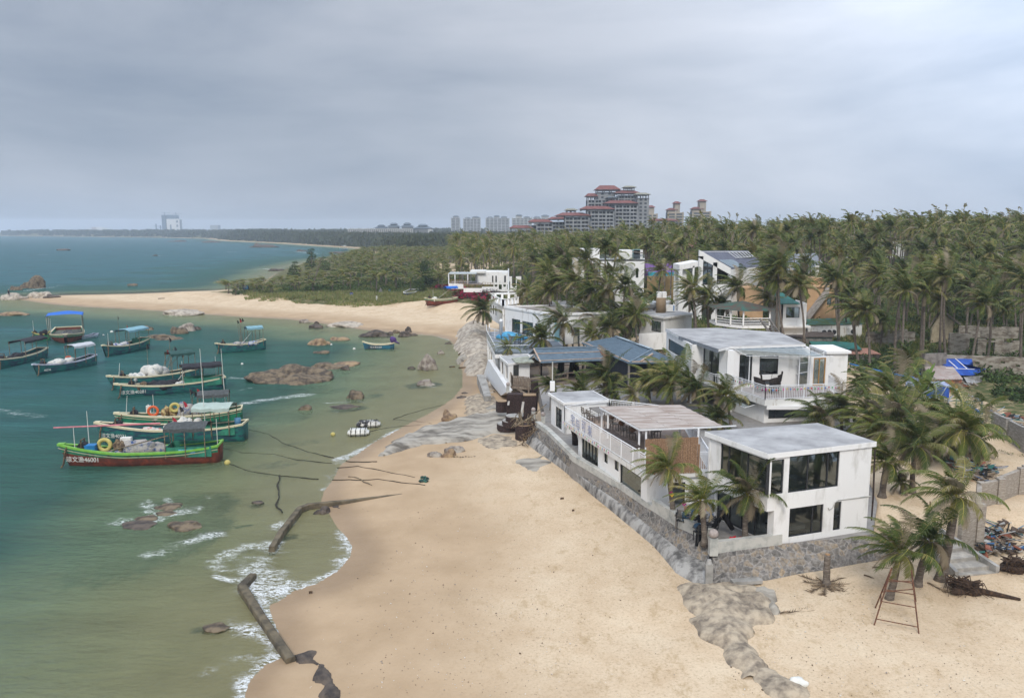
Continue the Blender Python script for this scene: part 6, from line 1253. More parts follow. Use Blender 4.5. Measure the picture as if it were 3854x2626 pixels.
# ---- beach cafe with arch wall and pergola
def cafe():
    def on(px,py,y): d=ray(px,py); t=y/d.y; return V((d.x*t,y,CH+d.z*t))
    y=222; o=thing('beach_cafe','white beach cafe with pergola terrace and arch pierced wall','cafe',(on(*kE(600,380),y).x,y,3))
    def bx(n,x0,y0,x1,y1,d,th,m=M_W): a,b=on(*kE(x0,y0),d),on(*kE(x1,y1),d); return MB().bx((a.x,d,b.z),(b.x,d+th,a.z)).build(n,m,o)
    bx('base_wall',150,265,375,345,y+3,.4); bx('base_wall',375,335,650,395,y-2,.4); bx('base_wall',650,315,825,385,y,.4); bx('floor',160,268,650,285,y+4,12,M_TILE)
    for x in (152,246,365,437,484,560): a=on(*kE(x,110),y+3.2 if x in(152,246,437) else y+9); b=on(*kE(x,270),y+3.2); MB().beam((a.x,a.y,b.z),(a.x,a.y,a.z),.28).build('pergola_post',M_WM,o)
    a,b=on(*kE(150,112),y+3),on(*kE(565,105),y+3); MB().bx((a.x,y+3,a.z-.3),(b.x,y+10,a.z)).build('pergola_roof',mat('shade_cloth',(.50,.55,.56),.7,scale=1),o)
    bx('building',570,90,1050,280,y+8,9); bx('building',470,82,700,110,y+7,10,M_W2)
    for x0,x1 in ((800,820),(980,1010),(850,870)): bx('window',x0,150,x1,245,y+7.9,.15,M_DK)
    # arch wall: outline with round openings, built from columns
    a,b=on(*kE(820,160),y+1),on(*kE(1235,385),y+1); zt,zb=a.z,b.z; L=b.x-a.x; m=MB(); n=120; ops=[(.09,'u'),(.245,'n'),(.40,'u'),(.545,'n'),(.74,'u'),(.90,'n')]
    for i in range(n):
        s0,s1=i/n,(i+1)/n; s=(s0+s1)/2; H_=zt-zb; cut=None
        for c,k in ops:
            w=.052 if c<.7 else .07
            if abs(s-c)<w:
                q=math.sqrt(max(0,1-((s-c)/w)**2))*w*L
                cut=(zb+H_*.40-q,zt+.01) if k=='u' else (zb+.6,zb+H_*.62+q)
        x0,x1=a.x+L*s0,a.x+L*s1+.002; 
        if cut is None: m.bx((x0,y+1,zb),(x1,y+1.5,zt))
        else:
            m.bx((x0,y+1,zb),(x1,y+1.5,max(zb+.3,cut[0])))
            if cut[1]<zt: m.bx((x0,y+1,cut[1]),(x1,y+1.5,zt))
    m.build('arch_wall',M_W,o); bx('stone_base',820,360,1150,440,y+1.1,.5,M_ST)
    for x0,x1,y0 in ((375,640,300),(660,815,270),(165,290,225),(300,440,235)):
        p,q=on(*kE(x0,y0+30),y+3),on(*kE(x1,y0+38),y+3); m=MB()
        for h in (.0,.5,1.0): m.beam(p+V((0,0,h)),q+V((0,0,h)),.08)
        for t in range(5): m.beam(p.lerp(q,t/4),p.lerp(q,t/4)+V((0,0,1.05)),.1)
        m.build('timber_rail',mat('orange_timber',(.34,.22,.12),.8),o)
    p=on(*kE(1045,585),175); z1=on(*kE(1045,40),175).z; l=thing('lamp_post','tall white lamp post left of the restaurant roof','lamp post',(p.x,175,6)); MB().tube([(p.x,175,5),(p.x,175,z1)],[.22,.15],8).build('pole',M_WM,l); MB().box((p.x-.8,175,z1-1),(1.1,.4,.4)).build('lamp',M_WM,l); MB().box((p.x-.3,175,z1-14+.0),(1.3,.8,.3)).build('speaker',M_DK,l)
    a=on(*kE(1090,415),180); MB().box((a.x,180,a.z),(7,4,.1)).build('white_parasol',M_W,o)
cafe()
# ---- bougainvillea, shrubs
M_BOU=leafmat('bougainvillea_flower',(.30,.012,.05),(.45,.02,.09))
def bush(p,s,sz,lab,mats,cat='shrub',name='shrub',n=420,group=None,ls=.2):
    mb=leaf_clump(int(abs(p.x*3+p.y))%97,n,(1,1,.8),ls); mb.v=[(v[0]*s+p.x,v[1]*s+p.y,v[2]*sz+p.z-.2) for v in mb.v]; return single(mb,name,mats,lab,cat,loc=p,group=group)
for i,(x,y,s,l) in enumerate(((50,330,3.4,'crimson bougainvillea left of the beached boat canopy'),(300,355,3.6,'crimson bougainvillea just behind the blue boat canopy'),(410,420,3.2,'crimson bougainvillea in front of the cafe base wall'),(600,420,2.6,'small crimson bougainvillea behind the lone beach palm'),(700,465,3.4,'low crimson bougainvillea nearest the beach house'),(520,400,2.5,'dark pink bougainvillea below the timber railed cafe terrace'))):
    p=at(*kE(x,y+40)); bush(p,s,s*.75,l,[M_BOU,M_LEAF],'bougainvillea','bougainvillea',600,ls=.24)
p=at(*kE(765,470)); bush(p,3.4,3.0,'dark round bush right of the crimson bougainvilleas',[leafmat('plum_leaf',(.05,.02,.045),(.10,.04,.07)),M_LEAF],n=600)
p=at(*kE(885,480)); bush(p,2,2.4,'small green bush under the stone base of the arch wall',[M_LEAF2,M_LEAF])
# conical casuarina, headland trees
def bigtree(p,h,w,lab,name='casuarina_tree',mats=None,cat='tree',n=900,parts=5,seed=1,lean=0):
    o=thing(name,lab,cat,p); r_=random.Random(seed); m=MB(); m.tube([p-V((0,0,.3)),p+V((lean*.5,0,h*.5)),p+V((lean,0,h*.92))],[.18*h/8,.12*h/8,.03],6); 
    c=MB()
    for k in range(parts):
        t=(k+.8)/parts; cx=p.x+lean*t+r_.uniform(-.35,.35)*w*(1-t*.6); cz=p.z+h*(.18+.8*t); cy=p.y+r_.uniform(-.4,.4)*w; m.tube([p+V((lean*t*.6,0,h*(.1+.6*t))),(cx,cy,cz)],[.07,.03],4)
        q=leaf_clump(seed*7+k,n//parts,(1,1,.8),.30); sc=w*(.75-.42*t)*r_.uniform(.8,1.15); b=len(c.v); c.v+=[(v[0]*sc+cx,v[1]*sc+cy,(v[2]-.35)*sc*1.05+cz) for v in q.v]; c.f+=[tuple(i+b for i in f) for f in q.f]; c.m+=q.m
    m.build('trunk',M_TR,o); c.build('crown',mats or [M_LEAF,M_LEAF2],o); return o
p=at(*kc(620,640)); bigtree(p,zcol(p,kc(0,420)[1])-p.z,4.4,'tallest dark casuarina standing above the headland palms',n=1200,parts=7,seed=3)
p=at(*kc(625,745)); bigtree(p+V((0,0,0)),zcol(p,kc(0,435)[1])-p.z,1.6,'thin bare casuarina leaning right on the headland',n=160,parts=5,seed=5,lean=4.5)
p=at(*kc(480,700)); bigtree(p,zcol(p,kc(0,530)[1])-p.z,4.5,'round topped tree left of the tallest casuarina',n=800,seed=7)
p=at(*kc(730,660)); bigtree(p,zcol(p,kc(0,490)[1])-p.z,4.6,'broad tree right of the tallest casuarina',n=800,seed=8)
p=at(*kc(1585,760)); bigtree(p,zcol(p,kc(0,530)[1])-p.z,5.2,'broad dark tree at the right end of the headland wood',n=1300,parts=7,seed=9)
p=at(*kc(1550,800)); bigtree(p,zcol(p,kc(0,670)[1])-p.z,2.8,'low conical bush in the grass left of the beached boat',n=800,parts=5,seed=10)
p=at(*kc(705,785)); bush(p,5.5,4.2,'dense bright green shrub at the edge of the headland grass',[M_LEAF2,M_LEAF],n=900)
for i,(x,y,s,sz) in enumerate(((2020,945,3.2,2.6),(1850,800,2.5,1.8),(2110,1000,2.2,1.5))):
    p=P(*k3(x,y),3.0); bush(p,s,sz,('tall dark shrub below the long block wall','small shrub at the right end of the grey crumpled sheet','low shrub beside the right boundary wall')[i],[M_LEAF,M_LEAF2],n=900)
p=P(*kr(1870,1150),4.5); bush(p,1.6,1.7,'small round shrub on the grass above the long block wall',[M_LEAF,M_LEAF2])
for i,(x,y,s,sz) in enumerate(((900,850,3.6,2.4),(950,770,3.5,2.6),(2100,800,4.5,3),(2250,860,4.5,3),(1340,1100,2.6,1.6),(1550,1060,2.2,1.2),(1180,860,3,2))):
    p=at(*kr(x,y)); ug.append((i%5,p.x,p.y,p.z-.2,s,sz,i))
p=P(*kg(1350,1240),TZ); bush(p,1.7,2.2,'shrub with pink flowers against the balcony house left wall',[M_LEAF,M_BOU])
for i in range(110):
    x,y=random.uniform(250,2300),random.uniform(560,1500)
    if x<1100 and y<1150: continue
    p=P(*k3(x,y),3.0); ug.append((i%5,p.x,p.y,2.9,random.uniform(.6,1.3),random.uniform(.3,.8),i)) if not (600<y-900 and x<900) else None
for i in range(90):
    x,y=random.uniform(900,2300),random.uniform(640,900); p=P(*kr(x,y+330),4.); ug.append((i%5,p.x,p.y,hz(p.x,p.y)-.1,random.uniform(.8,1.8),random.uniform(.5,1.4),i))
bpy.data.objects.remove(u); u=merged('undergrowth',SHR,ug,[M_LEAF,M_LEAF2])
# banana plant
def banana():
    p=P(*k3(1100,1010),TZ); o=thing('banana_plant','bright green banana plant with torn broad leaves behind the palms','banana plant',p); r_=random.Random(4)
    MB().tube([p,p+V((.1,0,2.2))],[.22,.14],8).build('stem',mat('banana_stem',(.25,.28,.10),.7),o)
    for k in range(11):
        a=k*2.4; m=MB(); el=R(80-4*k); d=V((math.cos(a)*math.cos(el),math.sin(a)*math.cos(el),math.sin(el))); q=p+V((0,0,2.0-.1*k)); sd=d.cross(V((0,0,1))).normalized(); vs=[];n=9
        for i in range(n): t=i/(n-1); w=.42*math.sin(math.pi*min(1,.08+t*.93))**.6; vs+=[q-sd*w+V((0,0,.06)),q.copy(),q+sd*w+V((0,0,.06))]; d=(d+V((0,0,-.13))).normalized(); q=q+d*.42
        m.add(vs,[(3*i+j,3*i+j+1,3*i+j+4,3*i+j+3) for i in range(n-1) for j in (0,1)]); m.build('leaf',leafmat('banana_leaf',(.10,.18,.03),(.18,.28,.06)),o)
banana()
# ---------------------------------------------------------------- far buildings
def far_at(px,py,D,z=None): d=ray(px,py); t=D/d.y; return V((d.x*t,D,CH+d.z*t))
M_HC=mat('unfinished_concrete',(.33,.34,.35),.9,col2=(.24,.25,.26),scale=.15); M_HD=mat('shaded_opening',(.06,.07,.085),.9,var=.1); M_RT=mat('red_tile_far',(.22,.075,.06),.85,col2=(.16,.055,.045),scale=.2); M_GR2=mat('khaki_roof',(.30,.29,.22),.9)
def hip(m,x0,x1,y0,y1,z,h,ov=2.5,rid=.35):
    x0-=ov;x1+=ov;y0-=ov;y1+=ov; d=(x1-x0)*rid/1.0; a=(x0+d,(y0+y1)/2,z+h); b=(x1-d,(y0+y1)/2,z+h); m.add([(x0,y0,z),(x1,y0,z),(x1,y1,z),(x0,y1,z),a,b],[(0,1,5,4),(1,2,5),(2,3,4,5),(3,0,4),(3,2,1,0)])
def block(o,cx0,ytop,cx1,ybot,D,dep=22,bays=3,fl=3.3,solid=False,nm='wing',mt=None,tops=0,blind=False):
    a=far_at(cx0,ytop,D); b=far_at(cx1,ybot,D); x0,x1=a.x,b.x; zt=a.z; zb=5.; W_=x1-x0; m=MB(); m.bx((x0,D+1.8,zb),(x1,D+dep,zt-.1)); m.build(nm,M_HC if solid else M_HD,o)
    g=MB(); n=int((zt-zb)/fl)
    if not solid:
        for i in range(n+1): z=zt-fl*i; g.bx((x0-.3,D,z-.55),(x1+.3,D+2.4,z)); g.bx((x0+.2,D+.1,z-fl+.0),(x1-.2,D+.3,z-fl+.75))
        for i in range(bays+1): x=x0+W_*i/bays; g.bx((x-.55,D-.15,zb),(x+.55,D+2.2,zt))
        for i in range(bays*2+1): x=x0+W_*i/(bays*2); g.bx((x-.22,D+.3,zb),(x+.22,D+2,zt))
    else:
        for i in range(n): 
            for c in (.3,.7) if W_>9 else (.62,): g.bx((x0+W_*c-1.1,D+1.7,zt-fl*i-2.6),(x0+W_*c+1.1,D+1.85,zt-fl*i-.8))
    g.build('floors' if not solid else 'openings',(mt or M_HC) if not solid else M_HD,o); return x0,x1,zt
def hotel():
    D=740; p=far_at(kt(300,0)[0],900,D); r=thing('unfinished_hotel','huge unfinished stepped concrete hotel with red hipped roofs','hotel',(p.x,D,8)); ptx=lambda x:kt(x,0)[0]; pty=lambda y:kt(0,y)[1]; sx=lambda x:ks(x,0)[0]; sy=lambda y:ks(0,y)[1]
    W_=[(ptx(645),ptx(965),pty(355),735,3,.0),(ptx(290),ptx(620),pty(440),725,3,0),(sx(1890),sx(2235),sy(530),722,3,0),(sx(1700),sx(1895),sy(600),730,2,0),(sx(1475),sx(1700),sy(625),722,2,0),(sx(1190),sx(1415),sy(715),718,2,0),(ptx(245),ptx(650),pty(280),760,4,0),(ptx(380),ptx(640),pty(165),765,3,1),(ptx(690),ptx(960),pty(215),762,3,0),(ptx(1125),ptx(1560),pty(610),760,4,0)]
    for x0,x1,yt,D_,b,s in W_: block(r,x0,yt,x1,yt+10,D_,bays=b,solid=bool(s))
    block(r,ptx(970),pty(250),ptx(1135),pty(500),738,solid=True,nm='stair_tower'); block(r,sx(1400),sy(650),sx(1490),sy(700),726,solid=True,nm='stair_tower')
    # open top storeys with roofs on posts
    for (x0,x1,ye,yr,yf,D_,mt) in ((ptx(500),ptx(965),pty(330),pty(283),pty(355),735,M_RT),(ptx(140),ptx(620),pty(415),pty(366),pty(440),725,M_RT),(sx(1760),sx(2250),sy(510),sy(463),sy(530),722,M_RT),(sx(1360),sx(1690),sy(603),sy(560),sy(625),722,M_RT),(sx(1085),sx(1405),sy(690),sy(650),sy(715),718,M_RT),(sx(1650),sx(1940),sy(560),sy(525),sy(580),745,M_RT),
        (ptx(370),ptx(700),pty(132),pty(62),pty(165),765,M_RT),(ptx(235),ptx(375),pty(228),pty(180),pty(275),762,M_RT),(ptx(650),ptx(990),pty(182),pty(132),pty(215),760,M_RT),(ptx(785),ptx(930),pty(98),pty(68),pty(133),764,M_GR2),(ptx(955),ptx(1140),pty(203),pty(170),pty(248),738,M_GR2),(sx(1905),sx(2050),sy(430),sy(402),sy(462),735,M_GR2),(ptx(1125),ptx(1555),pty(585),pty(553),pty(610),760,M_RT),(ptx(545),ptx(670),pty(250),pty(225),pty(280),750,mat('dark_grey_roof',(.12,.14,.15),.9))):
        a,b=far_at(x0,ye,D_),far_at(x1,ye,D_); h=far_at(x0,yr,D_).z-a.z; m=MB(); hip(m,a.x,b.x,D_-1,D_+18,a.z,h,1.5,.22); m.build('roof',mt,r); m=MB(); zf=far_at(x0,yf,D_).z; n=max(2,int((b.x-a.x)/7))
        for i in range(n+1): x=a.x+.8+(b.x-a.x-1.6)*i/n; m.bx((x-.4,D_,zf-.2),(x+.4,D_+.9,a.z)); m.bx((x-.4,D_+14,zf-.2),(x+.4,D_+15,a.z))
        m.bx((a.x+.5,D_,a.z-.8),(b.x-.5,D_+16,a.z-.02)); m.build('roof_posts',M_HC,r)
    return r
hotel()
def tower(lab,x0,x1,yt,D,dep=18,c=(.45,.42,.36),roofs=()):
    a,b=far_at(x0,yt,D),far_at(x1,yt,D); o=thing('tower_block',lab,'tower block',((a.x+b.x)/2,D,8)); mt=mat('tower_%d'%int(c[0]*100),c,.9,scale=.1); W_=b.x-a.x; zt=a.z; zb=6
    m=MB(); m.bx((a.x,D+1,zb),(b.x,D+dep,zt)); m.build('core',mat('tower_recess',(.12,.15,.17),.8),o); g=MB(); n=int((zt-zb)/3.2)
    for i in range(n): g.bx((a.x-.2,D,zt-3.2*i-1.3),(b.x+.2,D+1.2,zt-3.2*i))
    k=max(2,int(W_/7))
    for i in range(k+1): x=a.x+W_*i/k; g.bx((x-.9,D-.3,zb),(x+.9,D+1.5,zt+(2.5 if i%2 else .5)))
    g.build('balconies',mt,o)
    for (u0,u1,h,rt) in roofs:
        x_0,x_1=a.x+W_*u0,a.x+W_*u1; MB().bx((x_0,D+1.2,zt-.1),(x_1,D+dep-2,zt+h)).build('penthouse',mt,o); m=MB(); hip(m,x_0,x_1,D+1,D+dep-2,zt+h,2.6,1.6,.3); m.build('roof',rt,o)
    return o
GR=mat('slate_far',(.16,.20,.24),.8); sx=lambda x:ks(x,0)[0]; sy=lambda y:ks(0,y)[1]; ptx=lambda x:kt(x,0)[0]; pty=lambda y:kt(0,y)[1]
bl=(.48,.50,.52)
tower('slim grey blue tower block, leftmost of the distant apartment row',sx(228),sx(348),sy(545),1750,20,bl,((.2,.85,3,GR),))
tower('wide grey blue tower block with stepped roof, second of the distant row',sx(402),sx(648),sy(555),1750,20,bl,((.1,.4,1,GR),(.5,.95,3,GR)))
tower('widest grey blue apartment slab in the distant row',sx(732),sx(1070),sy(548),1700,20,bl,((.05,.28,1,GR),(.35,.58,4,GR),(.65,.9,2,GR)))
tower('distant apartment slab rising behind the red roofed hotel end',sx(1115),sx(1400),sy(545),1650,20,(.52,.53,.53),((.2,.5,5,GR),(.6,.9,1,GR)))
tower('distant block just showing above the long red hotel roofs',sx(1430),sx(1660),sy(545),1600,20,bl,((.5,.95,4,GR),(.0,.4,1,GR)))
tw=(.46,.40,.32)
tower('beige tower half hidden by the hotel stair tower',ptx(1120),ptx(1250),pty(485),1000,16,tw,((.1,.7,8,M_RT),))
tower('left beige tower of the pair right of the hotel',ptx(1415),ptx(1630),pty(465),980,16,tw,((.0,.55,3,M_RT),(.45,.8,11,M_RT)))
tower('right beige tower with small red roofs, farthest right on the skyline',ptx(1775),ptx(2030),pty(450),960,16,tw,((.0,.55,3,M_RT),(.4,.75,12,M_RT)))
def pagoda():
    D=1450; c=lambda x,y,d=D:far_at(*kc(x,y),d); a,b=c(925,255),c(1640,250); r=thing('resort_building','long white colonnaded resort with four dark tiered pagoda roofs','resort',((a.x+b.x)/2,D,8))
    z=a.z; m=MB(); m.bx((c(925,250).x,D+6,6),(c(1475,250).x,D+20,c(0,258).z)); m.build('long_wing',mat('resort_recess',(.20,.22,.23),.8),r); g=MB(); x0,x1=c(925,250).x,c(1475,250).x
    for i in range(34): x=x0+(x1-x0)*i/33; g.bx((x-.8,D+4.5,6),(x+.8,D+6.5,z))
    g.bx((x0,D+4,z-.5),(x1,D+21,z+.8)); g.build('colonnade',mat('resort_white',(.60,.60,.58),.8),r)
    for (l,rr_,yb,yt,yw) in ((1145,1260,245,215,270),(1255,1365,235,200,270),(1370,1480,235,198,270),(1480,1640,248,210,280)):
        p,q=c(l,yb,D+15),c(rr_,yb,D+15); h=c(0,yt,D+15).z-p.z; MB().bx((p.x+3,D+16,6),(q.x-3,D+38,p.z)).build('hall',MATS['resort_recess'],r); m=MB(); w=q.x-p.x; hip(m,p.x,q.x,D+15,D+40,p.z,h*.55,1,.3); m.build('roof',GR,r); m=MB(); hip(m,p.x+w*.24,q.x-w*.24,D+20,D+35,p.z+h*.62,h*.38,1,.25); m.bx((p.x+w*.28,D+21,p.z+h*.3),(q.x-w*.28,D+34,p.z+h*.62)); m.build('upper_roof',GR,r)
    p=c(1605,255); MB().bx((p.x,D+5,6),(c(1640,255).x,D+30,p.z)).build('end_wall',MATS['resort_white'],r)
    for x in (1147,1158): p=c(x,285,1250); 
    a,b=c(1135,285,1250),c(1163,315,1250); o=MB()
    for x in (a.x,b.x): o.bx((x-.4,1250,4),(x+.4,1251,a.z))
    o.bx((a.x,1250,a.z-1),(b.x,1251,a.z)); o.bx((a.x,1250,a.z-7),(b.x,1251,a.z-6)); single(o,'white_frame_tower',MATS['resort_white'],'small white frame tower in the woods before the resort','tower')
pagoda()
def skyline():
    D=4200; c=lambda x,y:far_at(*kv(x,y),D); bm=mat('far_blue_tower',(.10,.16,.24),.7); wm=mat('far_white_tower',(.85,.85,.85),.8)
    o=thing('skyscraper','dark blue and white twin slab skyscraper on the horizon','skyscraper',(c(450,0).x,D,5)); a,b=c(415,500),c(485,760); MB().bx((a.x,D,5),(b.x,D+40,a.z)).build('dark_slab',bm,o); a,b=c(485,500),c(628,555); MB().bx((a.x-.0,D+2,b.z),(b.x,D+38,a.z)).build('dark_top',bm,o); a=c(486,556); b=c(640,0); m=MB(); m.bx((a.x,D+1,5),(b.x,D+38,a.z-1)); m.build('white_slab',wm,o)
    m=MB(); 
    for i in range(12): z=a.z-8-i*22; m.bx((c(595,0).x,D,z-12),(c(620,0).x,D+1,z)) if z>20 else None
    m.bx((c(500,0).x,D,a.z-70),(c(520,0).x,D+1,a.z-30)); m.build('window_band',bm,o); a,b=c(640,570),c(685,700); MB().bx((a.x,D+5,5),(b.x,D+30,a.z)).build('side_slab',mat('far_grey',(.36,.40,.44),.8),o)
    for x,y in ((448,455),(612,462)): p=c(x,y); m=MB(); m.beam((p.x,D+10,c(0,500).z),(p.x,D+10,p.z),2.5); m.beam((p.x-15,D+10,p.z-6),(p.x+30,D+10,p.z-6),1.5); m.build('crane',bm,o)
    for x,y in ((337,630),(402,650)): 
        p=c(x,y); m=MB(); m.beam((p.x,D,5),(p.x,D,p.z),5); m.beam((p.x-10,D,p.z-12),(p.x+24,D,p.z-12),2); single(m,'tower_crane',bm,'%s of two faint cranes left of the horizon skyscraper'%('left' if x<350 else 'right'),'crane')
    o=thing('far_town','pale low city blocks on the horizon right of the skyscraper','buildings',(c(1180,0).x,D+300,5))
    for x0,x1,yt,mt in ((1125,1238,648,MATS['far_grey']),(1055,1140,715,bm),(1238,1285,715,MATS['far_grey']),(1300,1405,708,bm),(1405,1490,745,MATS['far_grey']),(1485,1610,715,wm),(895,945,735,MATS['far_grey']),(945,1055,745,wm),(655,745,738,bm)):
        a,b=far_at(*kv(x0,yt),D+300),far_at(*kv(x1,yt),D+300); MB().bx((a.x,D+300,5),(b.x,D+340,a.z)).build('block',mt,o)
    o=thing('far_hotel','faint stepped pale hotel on the horizon above the left woods','hotel',(far_at(*kh(860,50),5200).x,5200,5))
    for x0,x1,yt in ((770,800,25),(800,840,12),(840,890,10),(890,935,22),(935,975,38)):
        a,b=far_at(*kh(x0,yt),5200),far_at(*kh(x1,yt),5200); MB().bx((a.x,5200,5),(b.x,5240,a.z)).build('block',MATS['far_white_tower'] if x0%80 else mat('far_rose',(.5,.42,.40)),o)
    a,b=far_at(*kc(1730,245),2600),far_at(*kc(1768,245),2600); single(MB().bx((a.x,2600,5),(b.x,2630,a.z)),'far_block',MATS['far_grey'],'small far block left of the slim grey blue tower','building')
skyline()
# ================================================================ ROCKS, GROYNES, BOATS
def rockmat(n,a,b,top=None):
    m=mat(n,a,.85,col2=b,scale=1.1,fac=(.40,.58),detail=12,bump=1.0,bscale=2.5); return m
RK={'b':rockmat('brown_rock',(.19,.145,.095),(.06,.047,.036)),'g':rockmat('grey_granite',(.34,.30,.25),(.15,.12,.10)),'p':rockmat('pale_granite',(.48,.42,.34),(.25,.21,.17)),'d':rockmat('dark_rock',(.12,.095,.075),(.045,.038,.035)),'o':rockmat('ochre_rock',(.34,.24,.14),(.15,.10,.07))}
def rock(x,y,hw,h,t,lab,cv=kD,z=0,dp=.75,rz=0.,grp=None,amp=.28,sub=4,name='boulder'):
    p=P(*cv(x,y),z); a=P(*cv(x+hw,y),z); w=(a-p).length; q=V((p.x,p.y+w*dp*.8,z)); px,py=cv(x,y-h); H=max(.12,zcol(V((q.x,q.y-.15*w*dp,0)),py)-z)
    m=MB().blob((q.x,q.y,z-.15*H),(w*1.0,w*dp,H*1.12),int(x*1.7+y)%91,amp,sub,1.25,zc=-.75,rz=rz); return single(m,name,RK[t],lab,'rock',loc=(q.x,q.y,z),group=grp,smooth=True)
BLD=[(648,870,86,32,'b','large brown rock island with guano stained crest in the middle of the bay'),(738,838,42,13,'b','long low rock ledge running right from the rock island'),(783,840,11,9,'d','dark knob at the right end of the low rock ledge'),(722,784,27,17,'o','domed ochre boulder left of the small moored skiff'),(768,773,21,8,'o','low ochre rock just right of the domed ochre boulder'),
 (973,840,20,30,'g','upright cracked granite boulder standing at the right waterline'),(1019,957,16,24,'o','round brown boulder sitting above the wet grey rock shelf'),(804,906,20,19,'b','brown cleft rock ringed by foam right of the rock island'),(692,931,15,12,'b','small domed rock between the moored boats and the foam ringed rock'),(964,876,20,14,'g','grey humped rock with foam at its right end'),
 (778,928,30,6,'d','flat dark rock awash below the foam ringed rock'),(730,803,17,7,'b','half sunken rock below the domed ochre boulder'),(850,765,32,13,'d','long lumpy dark rock parallel to the inner beach'),(884,760,9,7,'d','small dark rock at the right end of the lumpy one'),(898,756,9,7,'b','lone brown stone on the sand edge above the lumpy rocks'),(915,764,13,11,'d','left stone of the dark trio at the inner waterline'),(925,756,9,12,'d','tallest stone of the dark trio at the inner waterline'),(935,762,11,5,'d','right flat stone of the dark trio at the inner waterline'),
 (715,745,17,10,'d','dark pointed rock off the spit, below the round grey one'),(717,737,6,7,'d','small knob on top of the dark pointed rock'),(691,733,11,8,'g','round grey rock at the waterline of the spit'),(782,743,42,12,'p','broad pale granite whaleback lying on the spit waterline'),(782,831,30,9,'o','low smooth rock above the long ledge'),(933,837,9,5,'d','small dark rock left of the cracked granite boulder'),(1000,804,9,9,'g','grey stone between cracked boulder and the restaurant rocks'),(1017,781,8,4,'d','black stone at the corner of the inner beach'),
 (324,750,20,9,'b','domed brown rock beyond the light blue canopy boat'),(402,758,19,15,'b','left half of the twin boulders in the upper bay'),(422,752,20,19,'g','pale topped right half of the twin boulders'),(443,749,10,8,'d','dark tail stone right of the twin boulders'),(357,768,34,10,'b','long low rock touching the light blue canopy boat'),(375,772,28,6,'b','low flat rock in front of the long low rock'),(405,716,48,13,'p','broad pale rock off the sand spit'),(18,717,32,10,'o','wide ochre rock at the left edge of the picture'),
 (67,655,25,24,'b','largest brown boulder in the open sea on the left'),(32,659,13,9,'b','smaller boulder left of the largest open sea boulder'),(22,681,28,16,'p','pale boulder with a sitting figure at the spit tip'),(68,678,22,15,'p','pale smooth boulder at the spit tip'),(92,677,20,16,'p','tall pale boulder at the spit tip'),(113,677,16,8,'d','dark boulder at the right end of the spit tip rocks'),(297,649,11,5,'b','small rock awash behind the spit'),(136,569,16,5,'d','distant dark rock far out on the left'),(350,581,6,3,'d','tiny distant rock with breaking foam'),
 (594,562,36,7,'d','long distant reef off the far beach'),(582,557,8,5,'b','stone on the long distant reef'),(479,551,22,4,'d','faint far reef left of the long one'),(397,549,20,3,'d','faintest far reef near the far shore'),(681,571,13,4,'d','thin distant rock right of the long reef'),(769,575,24,4,'d','distant flat rock below the far beach boat'),(623,615,16,6,'d','surf washed rock left of the headland'),
 (378,1156,30,10,'b','slanting brown boulder at the top of the foreground surf'),(327,1182,26,8,'b','left brown boulder in the foreground surf'),(410,1203,36,17,'b','largest domed boulder in the foreground surf'),(371,1170,22,7,'b','middle low rock in the foreground surf'),(300,1200,40,10,'d','awash rock at the lower left of the surf boulders'),(483,1434,28,13,'b','flat brown rock awash in the lower shallows'),
 (729,1167,18,14,'d','dark angular rock below the upper groyne'),(773,1155,19,6,'d','flat dark rock right of the angular one below the groyne'),(984,1039,17,14,'g','left stone of the three on the sand'),(1018,1040,17,17,'o','front right stone of the three on the sand'),(1030,1030,23,16,'g','rear largest stone of the three on the sand'),
 (1055,895,8,5,'d','dark stone at the foot of the concrete platform'),(1075,945,10,6,'g','stone near the wet shelf under the platform'),(582,1143,14,5,'d','dark weedy stone offshore from the groyne'),(1048,905,14,6,'d','low dark stone left of the concrete platform')]
for r_ in BLD:
    zz=0.0
    x,y=kD(r_[0],r_[1]); g=at(x,y); zz=max(0,g.z-.05) if g.z>.25 else 0
    rock(*r_,z=zz,sub=5 if r_[2]>60 else 4,amp=.34 if r_[2]>60 else .28)
